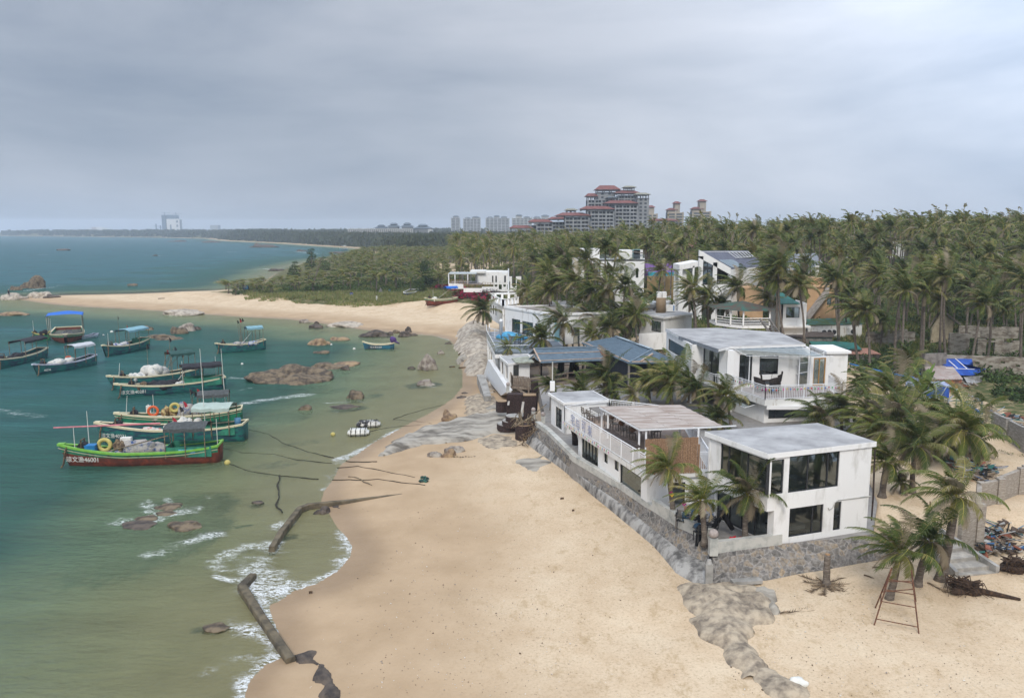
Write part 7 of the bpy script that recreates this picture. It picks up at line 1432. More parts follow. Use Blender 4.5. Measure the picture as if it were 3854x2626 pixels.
def shelf(lab,poly,h,m,cv=kD,sp=.35,z=None,amp=.25,name='rock_shelf',edge=1.2,fn=None,seed=0):
    from mathutils import noise
    w=[at(*cv(*p),z=z) if z is not None else at(*cv(*p)) for p in poly]; xs=[p.x for p in w]; ys=[p.y for p in w]; nx=int((max(xs)-min(xs))/sp)+3; ny=int((max(ys)-min(ys))/sp)+3
    X,Y=np.meshgrid(min(xs)-sp+sp*np.arange(nx),min(ys)-sp+sp*np.arange(ny),indexing='ij'); x,y=X.ravel(),Y.ravel(); pl=[(p.x,p.y) for p in w]
    jx=np.array([noise.noise(V((a*.7,b*.7,seed)))*1.1 for a,b in zip(x,y)]); d=pdist(x,y,pl); i=pip(x,y,pl); s=np.where(i,d,-d)+jx*.7+.1; g=hfun(x,y); t=np.clip(s/edge,-.5,1)
    nz=np.array([noise.noise(V((a*.45,b*.45,seed+3)))+.5*noise.noise(V((a*1.3,b*2.1,seed)))+.3*noise.noise(V((a*3.1,b*3.3,seed))) for a,b in zip(x,y)])
    hh=(fn(x,y) if fn is not None else h); zz=g+np.where(t>0,np.sqrt(np.clip(t,0,1))*hh,t*1.0)+amp*nz*np.clip(t+.15,0,1)-.05; ins=(s>-sp*1.6).reshape(nx,ny)
    vs=list(zip(x,y,zz)); fs=[(a*ny+b,(a+1)*ny+b,(a+1)*ny+b+1,a*ny+b+1) for a in range(nx-1) for b in range(ny-1) if ins[a,b] and ins[a+1,b] and ins[a+1,b+1] and ins[a,b+1]]
    us=sorted({q for f in fs for q in f}); rm={q:k for k,q in enumerate(us)}; m_=MB(); m_.add([vs[q] for q in us],[tuple(rm[q] for q in f) for f in fs]); return single(m_,name,m,lab,'rock',smooth=True)
SH=mat('streaked_rock',(.38,.345,.29),.85,col2=(.12,.105,.085),scale=.55,fac=(.36,.58),detail=11,bump=.6,bscale=2.2,stretch=(.6,1.6,1)); SH2=mat('tan_rock',(.45,.37,.27),.9,col2=(.16,.13,.10),scale=1.5,fac=(.35,.6),detail=11,bump=.6,bscale=2.5)
shelf('wide grey streaked rock shelf sloping from the brown steps into the sea',[(862,1035),(880,1012),(930,985),(1000,962),(1060,950),(1120,922),(1165,920),(1215,958),(1195,985),(1120,985),(1060,1000),(960,1010),(900,1025)],.55,SH,sp=.4,seed=1,name='rock_shelf')
shelf('long tan rock outcrop crossing the sand in the right foreground',[(1545,1325),(1600,1338),(1640,1330),(1700,1325),(1745,1345),(1765,1385),(1740,1415),(1700,1420),(1690,1450),(1720,1490),(1745,1512),(1700,1535),(1650,1490),(1600,1440),(1560,1390)],.6,SH2,sp=.2,seed=2,name='rock_outcrop',amp=.42)
shelf('cracked stone slabs continuing the outcrop at the bottom edge',[(1735,1515),(1770,1520),(1815,1555),(1850,1590),(1790,1592),(1745,1565),(1715,1530)],.5,SH2,sp=.25,seed=3,name='rock_outcrop')
shelf('jagged grey crag at the right side of the tan outcrop',[(1690,1345),(1740,1345),(1768,1375),(1765,1395),(1745,1390),(1735,1370),(1700,1372)],.75,SH,sp=.22,seed=4,name='rock_crag',amp=.5)
shelf('tall pale granite slope below the lone beach palm',[(1033,772),(1045,740),(1075,728),(1110,740),(1120,770),(1122,800),(1090,800),(1055,797)],3,RK['p'],sp=.7,seed=5,name='granite_slope',edge=7,amp=.7,z=1.5)
shelf('smooth pale granite slope under the sea deck columns',[(1058,812),(1085,795),(1122,800),(1128,850),(1115,880),(1095,845),(1060,838)],2.2,RK['p'],sp=.6,seed=6,name='granite_slope',edge=5,amp=.5,z=1)
shelf('narrow dark rock ridge running down to the inner beach',[(1035,808),(1050,795),(1090,785),(1095,795),(1060,806),(1040,816)],.8,SH,sp=.4,seed=7,z=.8)
shelf('flat grey rock patch in the sand below the outfall',[(1165,1045),(1230,1035),(1250,1050),(1215,1072),(1180,1070)],.12,SH,sp=.3,seed=8,amp=.1)
shelf('pale rock patch in the sand above the seawall foot',[(1085,998),(1130,985),(1170,990),(1165,1012),(1120,1020),(1090,1012)],.1,SH2,sp=.3,seed=9,amp=.1)
shelf('grey rubble shelf between the concrete platform and the brown steps',[(1058,905),(1085,895),(1120,900),(1150,925),(1130,945),(1085,955),(1058,950)],.5,SH2,sp=.35,seed=10)
shelf('dark weed covered rock at the end of the lower groyne',[(655,1490),(700,1482),(745,1505),(766,1545),(764,1595),(722,1595),(728,1555),(698,1512)],.34,RK['d'],sp=.2,seed=11,amp=.1,edge=.5,name='weedy_rock')
def groyne(lab,pts,w,z,ws=None):
    q=[P(*kD(*p),z) for p in pts]; m=MB(); n=len(q); Lf=[];Rt=[]
    Q=[];W_=[]
    for i in range(n-1):
        k=8
        for j in range(k+(i==n-2)): Q.append(q[i].lerp(q[i+1],j/k)); W_.append((ws[i]+(ws[i+1]-ws[i])*j/k) if ws else w)
    r_=random.Random(3)
    vs=[]
    for i,p in enumerate(Q):
        d=(Q[min(i+1,len(Q)-1)]-Q[max(i-1,0)]).normalized(); s=V((-d.y,d.x,0)); hw=W_[i]/2*(1+r_.uniform(-.06,.06)); zz=p.z+r_.uniform(-.012,.012)
        vs+=[p-s*(hw+.05)+V((0,0,-1.4)),V((*(p-s*hw)[:2],zz-.05)),V((*(p-s*hw*.8)[:2],zz)),V((*(p+s*hw*.8)[:2],zz)),V((*(p+s*hw)[:2],zz-.05)),p+s*(hw+.05)+V((0,0,-1.4))]
    k=len(Q); m.add(vs,[(i*6+j,i*6+j+1,(i+1)*6+j+1,(i+1)*6+j) for i in range(k-1) for j in range(5)]+[(0,5,4,3,2,1),tuple(range((k-1)*6,k*6))]); return single(m,'groyne',mat('groyne_concrete',(.16,.13,.085),.9,col2=(.065,.055,.04),scale=1.2,fac=(.35,.6),detail=10,bump=.5,bscale=4),lab,'groyne')
groyne('upper concrete groyne bent at a right angle, its thin end buried in sand',[(616,1240),(640,1200),(680,1150),(700,1143),(800,1133),(955,1115)],1,.42,[.42,.45,.45,.42,.35,.08])
groyne('lower elbow shaped concrete groyne standing in the foam',[(574,1300),(549,1325),(590,1390),(660,1492)],1.05,.36,[.5,.55,.48,.5])
# ---------------------------------------------------------------- boats
TEAL=mat('teal_hull',(.02,.17,.15),.6,col2=(.03,.07,.10),scale=1.8,fac=(.42,.56),detail=9,stretch=(.5,1,2)); GRH=mat('green_hull',(.02,.22,.12),.6,col2=(.03,.09,.06),scale=1.8,fac=(.38,.5),detail=8); REDH=mat('red_antifoul',(.24,.055,.03),.8,col2=(.11,.035,.025),scale=1.5,detail=9); CRM=mat('cream_rail',(.62,.56,.38),.6,col2=(.42,.36,.24),scale=3,fac=(.3,.45)); LIME=mat('lime_rail',(.22,.50,.08),.5,var=.1); LIL=mat('pale_rail',(.52,.54,.62),.6)
BLK=mat('black_canvas',(.035,.033,.04),.85,col2=(.02,.02,.024)); GRC=mat('grey_canvas',(.09,.10,.10),.85,col2=(.06,.065,.065),scale=4); LGC=mat('pale_green_canvas',(.40,.48,.43),.8,var=.06); WHC=mat('white_canvas',(.52,.53,.56),.8,var=.06); LBC=mat('light_blue_canvas',(.22,.40,.47),.8,var=.08); BLC=mat('bright_blue_canvas',(.02,.16,.62),.7,var=.1)
DECK=mat('boat_deck',(.16,.15,.12),.9,col2=(.06,.08,.07),scale=3,fac=(.4,.6)); NET=mat('fishing_net',(.36,.34,.31),.95,col2=(.06,.10,.22),scale=2.2,fac=(.36,.50),detail=10,bump=.8,bscale=9); BAG=mat('white_net_bag',(.60,.58,.53),.9,col2=(.22,.26,.30),scale=1.8,fac=(.33,.5),detail=10,bump=.6,bscale=7); NETD=mat('rusty_rope_pile',(.25,.18,.10),.95,col2=(.08,.055,.04),scale=4,bump=.8,bscale=10); ROPE=mat('rope',(.30,.24,.15),.9,col2=(.13,.10,.07),scale=4); DROPE=mat('weedy_rope',(.045,.04,.03),.95); CABG=mat('cabin_green',(.04,.25,.16),.6,col2=(.03,.16,.11),scale=2); YEL=mat('yellow_float',(.60,.50,.16),.6); ORG=mat('orange_ring',(.75,.14,.04),.5); WHT=mat('white_float',(.75,.74,.68),.6,var=.08)
def boat(lab,bow,stern,cv,hull=TEAL,rail=CRM,canopy=None,bottom=None,text=None,W=.2,H=1.0,bowh=1.8,z=0,cabin=None,winch=True,poles=(),cat='fishing boat',name='fishing_boat',Lk=1.06,side=None,detail=True,nets=()):
    a,b=P(*cv(*bow),z),P(*cv(*stern),z); L=(b-a).length*Lk; d=(b-a).normalized(); ang=math.atan2(d.y,d.x); c=(a+b)/2
    o=thing(name,lab,cat,c,rz=ang); n=20; Wd=L*W
    def hw(t): return Wd/2*(min(1,(t+.012)/.42)**.62)*(1-.22*max(0,(t-.55)/.45)**2)
    def zg(t): return H+(bowh-H)*max(0,1-t/.42)**1.7+.35*H*max(0,(t-.6)/.4)**2
    def xg(t): return -L/2-.05*L*(1-t)**3+L*t
    st=[i/n for i in range(n+1)]; m=MB(); vs=[]; k=9
    for t in st:
        w=hw(t); g=zg(t); xk=-L/2+.05*L*(1-t)**4+L*t; X=xg(t)
        half=[(xk,0,-.5),(xk+(X-xk)*.3,w*.62,-.42),(xk+(X-xk)*.55,w*.86,g*.25),(xk+(X-xk)*.8,w*.95,g*.62),(X,w,g)]
        vs+=[(x,-y,zz) for x,y,zz in half[::-1]]+[(x,y,zz) for x,y,zz in half[1:]]
    fs=[(i*k+j,i*k+j+1,(i+1)*k+j+1,(i+1)*k+j) for i in range(n) for j in range(k-1)]+[tuple(n*k+j for j in range(k))]
    m.add(vs,fs)
    if bottom: m.m=[1 if (f_%(k-1)) in (1,2,3,4,5,6) else 0 for f_ in range(n*(k-1))]+[1]
    m.build('hull',[hull,bottom or hull],o,smooth=True,local=True)
    dk=MB(); vs=[]
    for t in st[1:]: vs+=[(xg(t),-hw(t)*.93,zg(t)-.45*H),(xg(t),hw(t)*.93,zg(t)-.45*H)]
    dk.add(vs,[(2*i,2*i+2,2*i+3,2*i+1) for i in range(n-1)]); dk.build('deck',DECK,o,local=True)
    rl=MB(); rw=.16
    for s in (-1,1):
        vs=[]
        for t in st:
            y=s*hw(t); y2=s*max(0,hw(t)-.22); g=zg(t); vs+=[(xg(t),y+s*.07,g-rw),(xg(t),y+s*.07,g+.05),(xg(t),y2,g+.05),(xg(t),y2,g-.05)]
        rl.add(vs,[(4*i+j,4*i+j+1,4*i+j+5,4*i+j+4) if s<0 else (4*i+j+4,4*i+j+5,4*i+j+1,4*i+j) for i in range(n) for j in range(3)])
    rl.bx((xg(1)-.08,-hw(1)-.06,zg(1)-rw),(xg(1)+.08,hw(1)+.06,zg(1)+.05)); rl.bx((xg(0)-.08,-hw(0)-.1,zg(0)-rw),(xg(.02)+.25,hw(0)+.1,zg(0)+.06)); rl.build('gunwale',rail,o,local=True)
    if not detail: return o,L,ang
    if bottom or side:
        s2=MB()
        for s in (-1,1):
            vs=[]
            for t in st: vs+=[(xg(t),s*(hw(t)*.975+.06),zg(t)-.42),(xg(t),s*(hw(t)*.985+.07),zg(t)-.34)]
            s2.add(vs,[(2*i,2*i+1,2*i+3,2*i+2) for i in range(n)])
        s2.build('rub_strake',side or CRM,o,local=True)
    fl=lambda t:zg(t)-.45*H
    if cabin:
        t0,t1,ch=cabin; m=MB()
        for s in (-1,1): m.bx((xg(t0),s*hw(t0)*.86-.04,fl(t0)),(xg(t1),s*hw(t0)*.86+.04,fl(t0)+ch)); 
        m.bx((xg(t0),-hw(t0)*.86,fl(t0)),(xg(t0)+.08,hw(t0)*.86,fl(t0)+ch)); m.build('cabin_side',CABG,o,local=True)
    if canopy:
        t0,t1,ch,cm=canopy; x0,x1=xg(t0),xg(t1); w=hw((t0+t1)/2)*1.1; m=MB(); vs=[]; nn=8; zc_=H+ch+.35
        for i in range(9):
            x=x0+(x1-x0)*i/8
            for j in range(nn+1): y=-w+2*w*j/nn; vs.append((x,y,zc_+.28*(1-(y/w)**2)+.05*math.sin(i*2.1+j)))
            vs.append((x,-w-.03,zc_-.35+.07*math.sin(i*1.9)));  vs.append((x,w+.03,zc_-.35))
        q=nn+3; m.add(vs,[(i*q+j,(i+1)*q+j,(i+1)*q+j+1,i*q+j+1) for i in range(8) for j in range(nn)]+[(i*q+nn+1,(i+1)*q+nn+1,(i+1)*q,i*q) for i in range(8)]+[(i*q+nn,(i+1)*q+nn,(i+1)*q+nn+2,i*q+nn+2) for i in range(8)]); m.build('canopy',cm,o,smooth=False,local=True)
        for x in (x0+.1,(x0+x1)/2,x1-.1):
            for s in (-1,1): MB().beam((x,s*w*.96,fl(.6)),(x,s*w*.96,zc_+.02),.07).build('canopy_pole',ROPE,o,local=True)
    if winch:
        x=xg(.14); w=hw(.14)
        for s in (0,):
            m=MB(); m.tube([(x,-w*.75,fl(.14)+.75),(x,w*.3,fl(.14)+.75)],.42,14); m.build('net_drum',BLK,o,smooth=False,local=True); m=MB()
            for y in (-w*.8,w*.35): m.beam((x,y,fl(.14)),(x,y,fl(.14)+1.5),.12)
            m.beam((x,-w*.8,fl(.14)+1.45),(x,w*.35,fl(.14)+1.45),.1); m.build('drum_frame',NETD,o,local=True)
        x=xg(.055); m=MB(); y0=-hw(.07)*.9; m.tube([(x,y0,zg(.06)),(x-.1,y0-.25,zg(.06)-.5),(x-.3,y0-.3,.3),(x-.6,y0-.35,-.1),(x-.9,y0-.4,-.4)],[.06,.10,.09,.08,.05],6); m.build('anchor_rope',NETD,o,local=True)
    for (t,y,h_,lean,fm) in poles:
        x=xg(t); b_=V((x,y*hw(t),fl(t))); tp=b_+V((lean,0,h_)); MB().tube([b_,tp],[.05,.025],5).build('pole',WHT if fm is None else ROPE,o,local=True)
        if fm: m=MB(); m.add([tp,tp+V((.1,.05,-.75)),tp+V((.42,.12,-.62)),tp+V((.30,.08,-.25))],[(0,1,2,3)]); m.build('flag',fm,o,local=True)
    if text:
        tt,tl,sz=text; x=xg(tl); y=-(hw(tl)*.955)-.05; e=(xg(tl+.06)-xg(tl-.06),-(hw(tl+.06)-hw(tl-.06))*.955); ex=V((e[0],e[1],0)).normalized(); nn_=V((ex.y,-ex.x,0)); g=zg(tl)
        up=V((0,-.30,1)).normalized() if False else V((0,0,1)); M=Matrix.Translation(V((x,y,g*.42))+nn_*.06)@Matrix(((ex.x,0,nn_.x,0),(ex.y,0,nn_.y,0),(0,1,0,0),(0,0,0,1))); me=textmesh(tt,sz,.012); me.transform(M); me.materials.clear(); me.materials.append(WHT); t_=bpy.data.objects.new('lettering',me); COL.objects.link(t_); t_.parent=o
    Mw=Matrix.Rotation(ang,3,'Z')
    for (nl,t,y,rx,ry,h_,mt) in nets:     # heaps lying on the deck: things of their own
        q=c+Mw@V((xg(t),y*hw(t),fl(t)+z)) ; q.z=z+fl(t); m=MB(); r_=random.Random(int(t*100)+len(nl))
        for i in range(9): m.blob((r_.uniform(-.7,.7)*rx,r_.uniform(-.6,.6)*ry,h_*r_.uniform(.3,.85)),(rx*.40,ry*.55,h_*.52),i,.25,2)
        h=single(m,'net_heap',mt,nl,'fishing net',loc=(0,0,0),smooth=True); h.location=q; h.rotation_euler=(0,0,ang)
    return o,L,ang,c,xg,hw,zg,fl
def extra(B,nm,lab,cat,t,y,dz,mb,mt,smooth=False):
    o_,L,ang,c,xg,hw,zg,fl=B; q=c+Matrix.Rotation(ang,3,'Z')@V((xg(t),y*hw(t),0)); q.z=c.z+fl(t)+dz; o=single(mb,nm,mt,lab,cat,loc=(0,0,0),smooth=smooth); o.location=q; o.rotation_euler=(0,0,ang); return o
FB,FR_=BLK,mat('red_flag',(.5,.03,.05),.7)
B1=boat('large green boat with lime rail and red bottom, nearest of the moored boats',(215,1160),(1790,1108),kB,GRH,LIME,(.66,.93,2.0,GRC),REDH,('琼文渔46001',.15,.62),H=1.35,bowh=2.2,W=.2,cabin=(.66,.96,1.05),poles=((.10,-.7,2.6,0,None),(.16,.6,4.2,0,None),(.66,.8,3.6,.2,FR_),(.67,.3,3.4,-.2,BLK),(.97,.6,3,0,None)),nets=[('grey and blue net heap amidships on the boat with the lime rail',.50,-.05,2.3,1.1,1.25,NET),('pile of brown floats and ropes left of the big net heap, lime railed boat',.36,.1,.8,.9,1.2,NETD),('low blue net tangle along the near rail of the lime railed boat',.31,-.5,1.1,.5,.55,NET)])
extra(B1,'plastic_crate','blue plastic crate near the bow of the lime railed boat','crate',.19,-.3,0,MB().box((0,0,.5),(.95,.9,1.0)).box((0,0,1.02),(1.02,.97,.06)),mat('blue_crate',(.02,.20,.48),.5))
RX=Matrix.Rotation(R(90),3,'X')
extra(B1,'life_ring','yellow oval ring standing on the lime railed boat','life ring',.26,.1,1.0,MB().torus((0,0,0),.55,.2,24,10,Matrix.Scale(1,3)@RX),YEL,True)
extra(B1,'long_pole','long pink pole lying across the bows of the two nearest boats','pole',.27,.9,2.7,MB().tube([(-5.2,0,0),(5.0,0,.15)],[.07,.10],8),mat('pink_pole',(.65,.22,.25),.6))
extra(B1,'styrofoam_box','white foam box on the float pile of the lime railed boat','box',.38,.5,1.3,MB().box((0,0,.2),(1.0,.6,.45)),WHT)
extra(B1,'bamboo_pole','bamboo pole leaning across the net heap of the lime railed boat','pole',.42,-.6,.4,MB().tube([(-3.4,0,0),(3.8,.3,1.7)],.06,6),ROPE)
p_=B1[3]+Matrix.Rotation(B1[2],3,'Z')@V((B1[4](.80),-B1[5](.66)*.86-.06,B1[7](.66)+.62)); 
ps=MB().box((B1[4](.80),-B1[5](.66)*.86-.05,B1[7](.66)+.62),(1.6,.04,.42)); ps.build('name_plate',mat('sky_plate',(.10,.38,.60),.5),B1[0],local=True)
me=textmesh('琼文渔46001',.27,.01); me.transform(Matrix.Translation(V((B1[4](.80),-B1[5](.66)*.86-.085,B1[7](.66)+.62)))@Matrix.Rotation(R(90),4,'X')); me.materials.clear(); me.materials.append(WHT); t_=bpy.data.objects.new('lettering',me); COL.objects.link(t_); t_.parent=B1[0]
B2=boat('green boat with pale green canopy between the two nearest green boats',(600,900),(2065,880),kB,TEAL,CRM,(.66,.92,2.0,LGC),None,('琼文渔40231',.13,.55),H=1.5,bowh=2.2,W=.2,cabin=(.66,.95,1.0),poles=((.55,.6,3.4,.1,FR_),(.56,.2,3.0,-.3,BLK),(.74,-.7,9.5,-.1,None)),nets=[('white net bags just left of the pale green canopy',.60,.1,1.3,1.0,1.3,BAG),('red and white net tangle on the boat with the pale green canopy',.36,-.2,1.2,.8,.6,mat('mixed_net',(.5,.45,.42),.9,col2=(.5,.08,.05),scale=1.5,fac=(.42,.46),detail=8)),('white net bags behind the long pink pole',.50,-.1,1.0,.9,1.0,BAG)])
extra(B2,'plastic_barrel','blue plastic barrel at the stern of the boat with pale green canopy','barrel',.95,-.1,.3,MB().cyl((0,0,0),.35,.95,14),mat('blue_barrel',(.08,.22,.38),.5),True)
B3=boat('green boat with orange life ring and dark canopy, third back in the nearest raft',(790,765),(2035,690),kB,GRH,CRM,(.64,.90,2.0,GRC),None,None,H=1.4,bowh=2.0,W=.19,side=CRM,poles=((.08,-.4,2.8,.3,None),(.28,.4,3.0,0,None),(.56,.4,3.2,.6,BLK),(.60,.2,3.6,-.4,BLK),(.62,.5,3.5,.1,FR_),(.86,.6,8.0,-.2,None)),nets=[('tall grey and blue net heap left of the dark canopy, beside the orange ring boat',.55,.0,1.6,1.1,1.5,NET),('yellow and brown float pile on the orange ring boat',.40,.2,.9,.8,1.2,mat('float_pile',(.5,.40,.18),.9,col2=(.2,.12,.06),scale=3)),('low grey nets under the orange ring',.33,-.4,1.2,.6,.5,BAG)])
extra(B3,'life_ring','orange life ring standing on the third boat of the nearest raft','life ring',.28,-.1,1.1,MB().torus((0,0,0),.52,.15,24,10,RX),ORG,True); extra(B3,'life_ring','yellow ring hung on the float pile of the orange ring boat','life ring',.45,-.2,1.5,MB().torus((0,0,0),.45,.18,24,10,RX),YEL,True); extra(B3,'jerrycan','white jerrycan beside the orange life ring','jerrycan',.245,.1,.9,MB().box((0,0,.4),(.5,.35,.8)).cyl((0,0,.8),.08,.12,8),WHT)
B4=boat('teal boat with long black canopy and white hull number, middle of the bay',(770,418),(1845,318),kB,TEAL,CRM,(.58,.97,2.0,BLK),None,('琼文渔40281',.15,.6),H=1.35,bowh=2.0,W=.19,cabin=(.6,.96,1.2),poles=((.5,.5,3.0,2.6,None),(.6,.5,3.6,0,None),(.93,.7,3.6,0,None)),nets=[('black tarpaulin over the hold of the boat numbered 40281',.40,-.1,2.6,1.1,.9,BLK),('brown rope pile near the bow of the boat numbered 40281',.22,-.1,.9,.8,.8,NETD),('white sack beside the black tarpaulin of the boat numbered 40281',.59,-.4,1.0,.5,.7,BAG)])
B5=boat('cream railed boat loaded with white net bags behind the black canopy boat',(680,330),(1600,215),kB,TEAL,CRM,(.62,.9,2.6,mat('dark_green_canvas',(.03,.09,.08),.8)),None,None,H=1.5,bowh=2.1,W=.2,poles=((.1,-.5,2.6,.3,None),(.5,.4,3.6,2.4,BLK),(.52,.3,3.4,3.6,BLK),(.55,.2,4.2,1.0,FR_),(.6,.5,4.5,1.6,BLK),(.42,.5,5.2,0,BLK),(.66,.3,6,0,BLK)),nets=[('high pile of white net bags on the cream railed boat',.47,.0,2.2,1.1,1.7,BAG),('grey net bags near the drum of the cream railed boat',.28,-.1,1.2,.9,.9,BAG)])
B6=boat('teal boat with pale grey canopy, lower left of the upper group',(560,1010),(1350,862),kl,TEAL,LIL,(.58,.96,2.1,WHC),None,('40236',.16,.45),H=1.35,bowh=1.9,W=.2,poles=((.62,.8,3.4,0,YEL),(.95,.7,3,0,None)),nets=[('cream net bags filling the hold of the pale grey canopy boat',.40,.0,2.4,1.1,1.0,BAG),('orange bundle under the front of the pale grey canopy','' or .60,.3,.6,.5,1.2,mat('orange_bundle',(.6,.12,.05),.8))])
B7=boat('teal boat with black canopy cut by the left picture edge',(-30,925),(615,752),kl,TEAL,CRM,(.45,.95,2.1,BLK),None,None,H=1.35,bowh=1.8,W=.2,nets=[('black net cover in the hold of the boat at the left picture edge',.42,.0,2.8,1.2,1.0,BLK)])
B8=boat('teal boat with light blue canopy and a black flag on its bow',(1555,745),(2115,620),kl,TEAL,CRM,(.42,.93,2.3,LBC),None,None,H=1.6,bowh=2.3,W=.24,cabin=(.78,.98,1.2),poles=((.42,.4,6.2,0,BLK),(.66,.7,4.2,0,FR_),(.1,-.4,3.0,0,None)),nets=[('blue and white nets in the hold of the light blue canopy boat',.40,.0,1.9,1.1,1.0,mat('blue_net',(.5,.5,.5),.9,col2=(.05,.08,.25),scale=1.6,fac=(.42,.5),detail=9))])
B9=boat('small green boat with bare posts, farthest left in the upper group',(500,520),(730,505),kl,GRH,YEL,None,None,None,H=1.5,bowh=2.0,W=.34,poles=((.08,0,3.2,0,None),(.9,.3,4.0,-.2,None),(.95,-.3,3.6,.1,None)),nets=[('dark bundle in the small green boat with bare posts',.6,0,1.0,.8,1.2,BLK)])
B10=boat('boat with bright blue canopy seen bow on',(965,545),(1005,440),kl,GRH,CRM,(.1,.62,3.8,BLC),REDH,None,H=1.5,bowh=2.0,W=.48,winch=False,poles=((.5,.9,3.8,0,None),(.5,-.9,3.8,0,None)),nets=[('grey nets under the bright blue canopy',.45,0,1.0,1.0,1.0,NET)])
boat('tiny pale blue dinghy with green inside',(1200,490),(1395,452),kl,mat('pale_blue_hull',(.45,.60,.66),.6),LIL,H=.55,bowh=.8,W=.34,winch=False,cat='dinghy',name='dinghy')
B12=boat('lone teal boat with pale blue canopy and bundle of flags, right of the others',(1870,518),(2245,484),kb,TEAL,CRM,(.60,.95,2.6,LBC),None,None,H=1.5,bowh=2.0,W=.2,poles=((.5,.2,5.6,0,BLK),(.51,-.1,5.4,-.2,FR_),(.53,.4,5.5,.2,BLK),(.50,.6,5.2,-.4,BLK),(.45,.0,3.2,3,None)),nets=[('grey nets beside the flag bundle on the lone teal boat',.48,-.1,1.6,1.0,.9,NET),('blue and white gear under the canopy of the lone teal boat',.75,-.2,1.6,.9,.7,mat('mixed_gear',(.4,.42,.45),.9,col2=(.05,.12,.4),scale=2,fac=(.42,.48)))])
B13=boat('low dark skiff with a purple covered outboard motor',(965,397),(1340,395),kw,mat('dark_blue_hull',(.03,.16,.24),.5,col2=(.03,.05,.07),scale=.8,fac=(.4,.6)),CRM,H=.95,bowh=1.5,W=.2,winch=False,text=('琼文渔40289',.42,.42),cat='skiff',name='skiff')
extra(B13,'outboard_motor','purple cloth covered outboard motor on the dark skiff','outboard motor',.97,0,.5,MB().blob((0,0,.5),(.65,.5,.6),4,.15,3).tube([(0.2,0,.3),(1.2,0,-.3)],[.22,.12],8),mat('purple_cloth',(.10,.05,.20),.8),True)
p=at(*kc(1720,880)); B14=boat('green and red boat with blue canopy pulled up on the sand',(1600,893),(1845,880),kc,GRH,CRM,(.62,1.0,2.8,BLC),REDH,None,H=1.2,bowh=1.8,W=.22,z=p.z,poles=((.25,0,3.2,0,None),(.3,0,3.0,4.5,None)),nets=[('white float bundle on the bow of the beached boat',.3,0,.8,.8,.9,WHT)])
boat('distant white boat anchored off the far beach',(860,437),(915,435),kc,LBC,WHT,(.4,.8,3,WHT),H=2,bowh=3,W=.22,winch=False)
# swim floats, buoys, ropes
def raft(lab,x0,x1,y,mt):
    a,b=P(*kw(x0,y),0),P(*kw(x1,y-8),0); L=(b-a).length; ang=math.atan2(b.y-a.y,b.x-a.x); c=(a+b)/2+V((0,.6,0)); o=thing('foam_raft',lab,'raft',c,rz=ang); m=MB(); bm=bmesh.new(); bmesh.ops.create_cube(bm,size=1); bmesh.ops.scale(bm,vec=(L,1.7,.75),verts=bm.verts); bmesh.ops.bevel(bm,geom=bm.edges[:],offset=.25,segments=3,affect='EDGES'); m.add([v.co+V((0,0,.25)) for v in bm.verts],[tuple(v.index for v in f.verts) for f in bm.faces]); bm.free(); m.build('float',mt,o,smooth=True,local=True); m=MB()
    for i in range(4): x=L*(-.33+.22*i); m.box((x,0,.26),(.07,1.74,.78))
    m.build('strap',DROPE,o,local=True)
raft('plain white foam raft with rope straps, nearer of the two rafts',722,1005,1550,WHT); raft('dark wrapped foam raft with torn white patches, behind the plain one',842,1155,1438,mat('torn_wrap',(.60,.58,.53),.8,col2=(.05,.05,.055),scale=1.0,fac=(.49,.52)))
for i,(cv,x,y,r_,mt,l) in enumerate(((kw,820,398,.28,WHT,'white buoy left of the dark skiff'),(kl,1628,385,.36,WHT,'white buoy beyond the light blue canopy boat'),(kw,540,1528,.26,YEL,'yellow buoy left of the plain white raft'),(kb,2062,610,.22,WHT,'white buoy right of the boat numbered 40281'),(k8,852,52,.22,YEL,'yellow buoy above the mooring ropes, left of the rafts'),(kB,605,875,.3,YEL,'yellow buoy at the bow of the pale green canopy boat'),(kB,1905,1135,.3,YEL,'yellow float knotted in the stern mooring rope of the lime railed boat'),(kw,518,340,.2,WHT,'tiny white buoy right of the domed ochre boulder'),(kl,1508,430,.2,WHT,'tiny white buoy right of the pale blue dinghy'))):
    p=P(*cv(x,y),.06); single(MB().blob(p,(r_,r_,r_),i,.02,3),'buoy',mt,l,'buoy',smooth=True)
def rope(lab,pts,cv,r=.07,z=-.05,mt=None,name='mooring_rope'):
    q=[];
    for (x,y) in pts:
        g=at(*cv(x,y)); q.append(V((g.x,g.y,max(g.z,0)+z+ .04)))
    Q=[]; r_=random.Random(len(lab))
    for a,b in zip(q,q[1:]):
        n=max(2,int((b-a).length/.7))
        for i in range(n): p=a.lerp(b,i/n); Q.append(p+V((r_.uniform(-.1,.1),r_.uniform(-.1,.1),0)))
    Q.append(q[-1]); n=len(Q); return single(MB().tube(Q,[r*.55*(.6+.8*r_.random()) for _ in range(n)],5),name,mt or DROPE,lab,'rope')
rope('dark mooring rope from the lime railed stern across to the beach',[(185,180),(230,215),(350,260),(545,293),(650,300),(770,312)],k8,.09); rope('weedy rope end hanging off the mooring line in the shallows',[(545,293),(528,350),(540,400),(520,460),(560,505)],k8,.14); rope('mooring rope curving from the raft of boats towards the foam',[(340,20),(480,50),(560,100),(700,150),(860,188)],k8,.08); rope('faint rope between the second boat stern and the shore rocks',[(190,125),(330,160),(500,165),(650,200),(850,220)],k8,.07); rope('rope running from the plain white raft to the beach',[(1010,1495),(1250,1440),(1450,1420),(1700,1405)],kw,.06); rope('thin rope from the bay to the round brown boulder',[(1350,1325),(1500,1270),(1750,1195),(2040,1130)],kw,.06); rope('second rope end on the wet sand by the rock shelf',[(1340,1328),(1600,1350),(1800,1375),(1850,1390)],kw,.05)
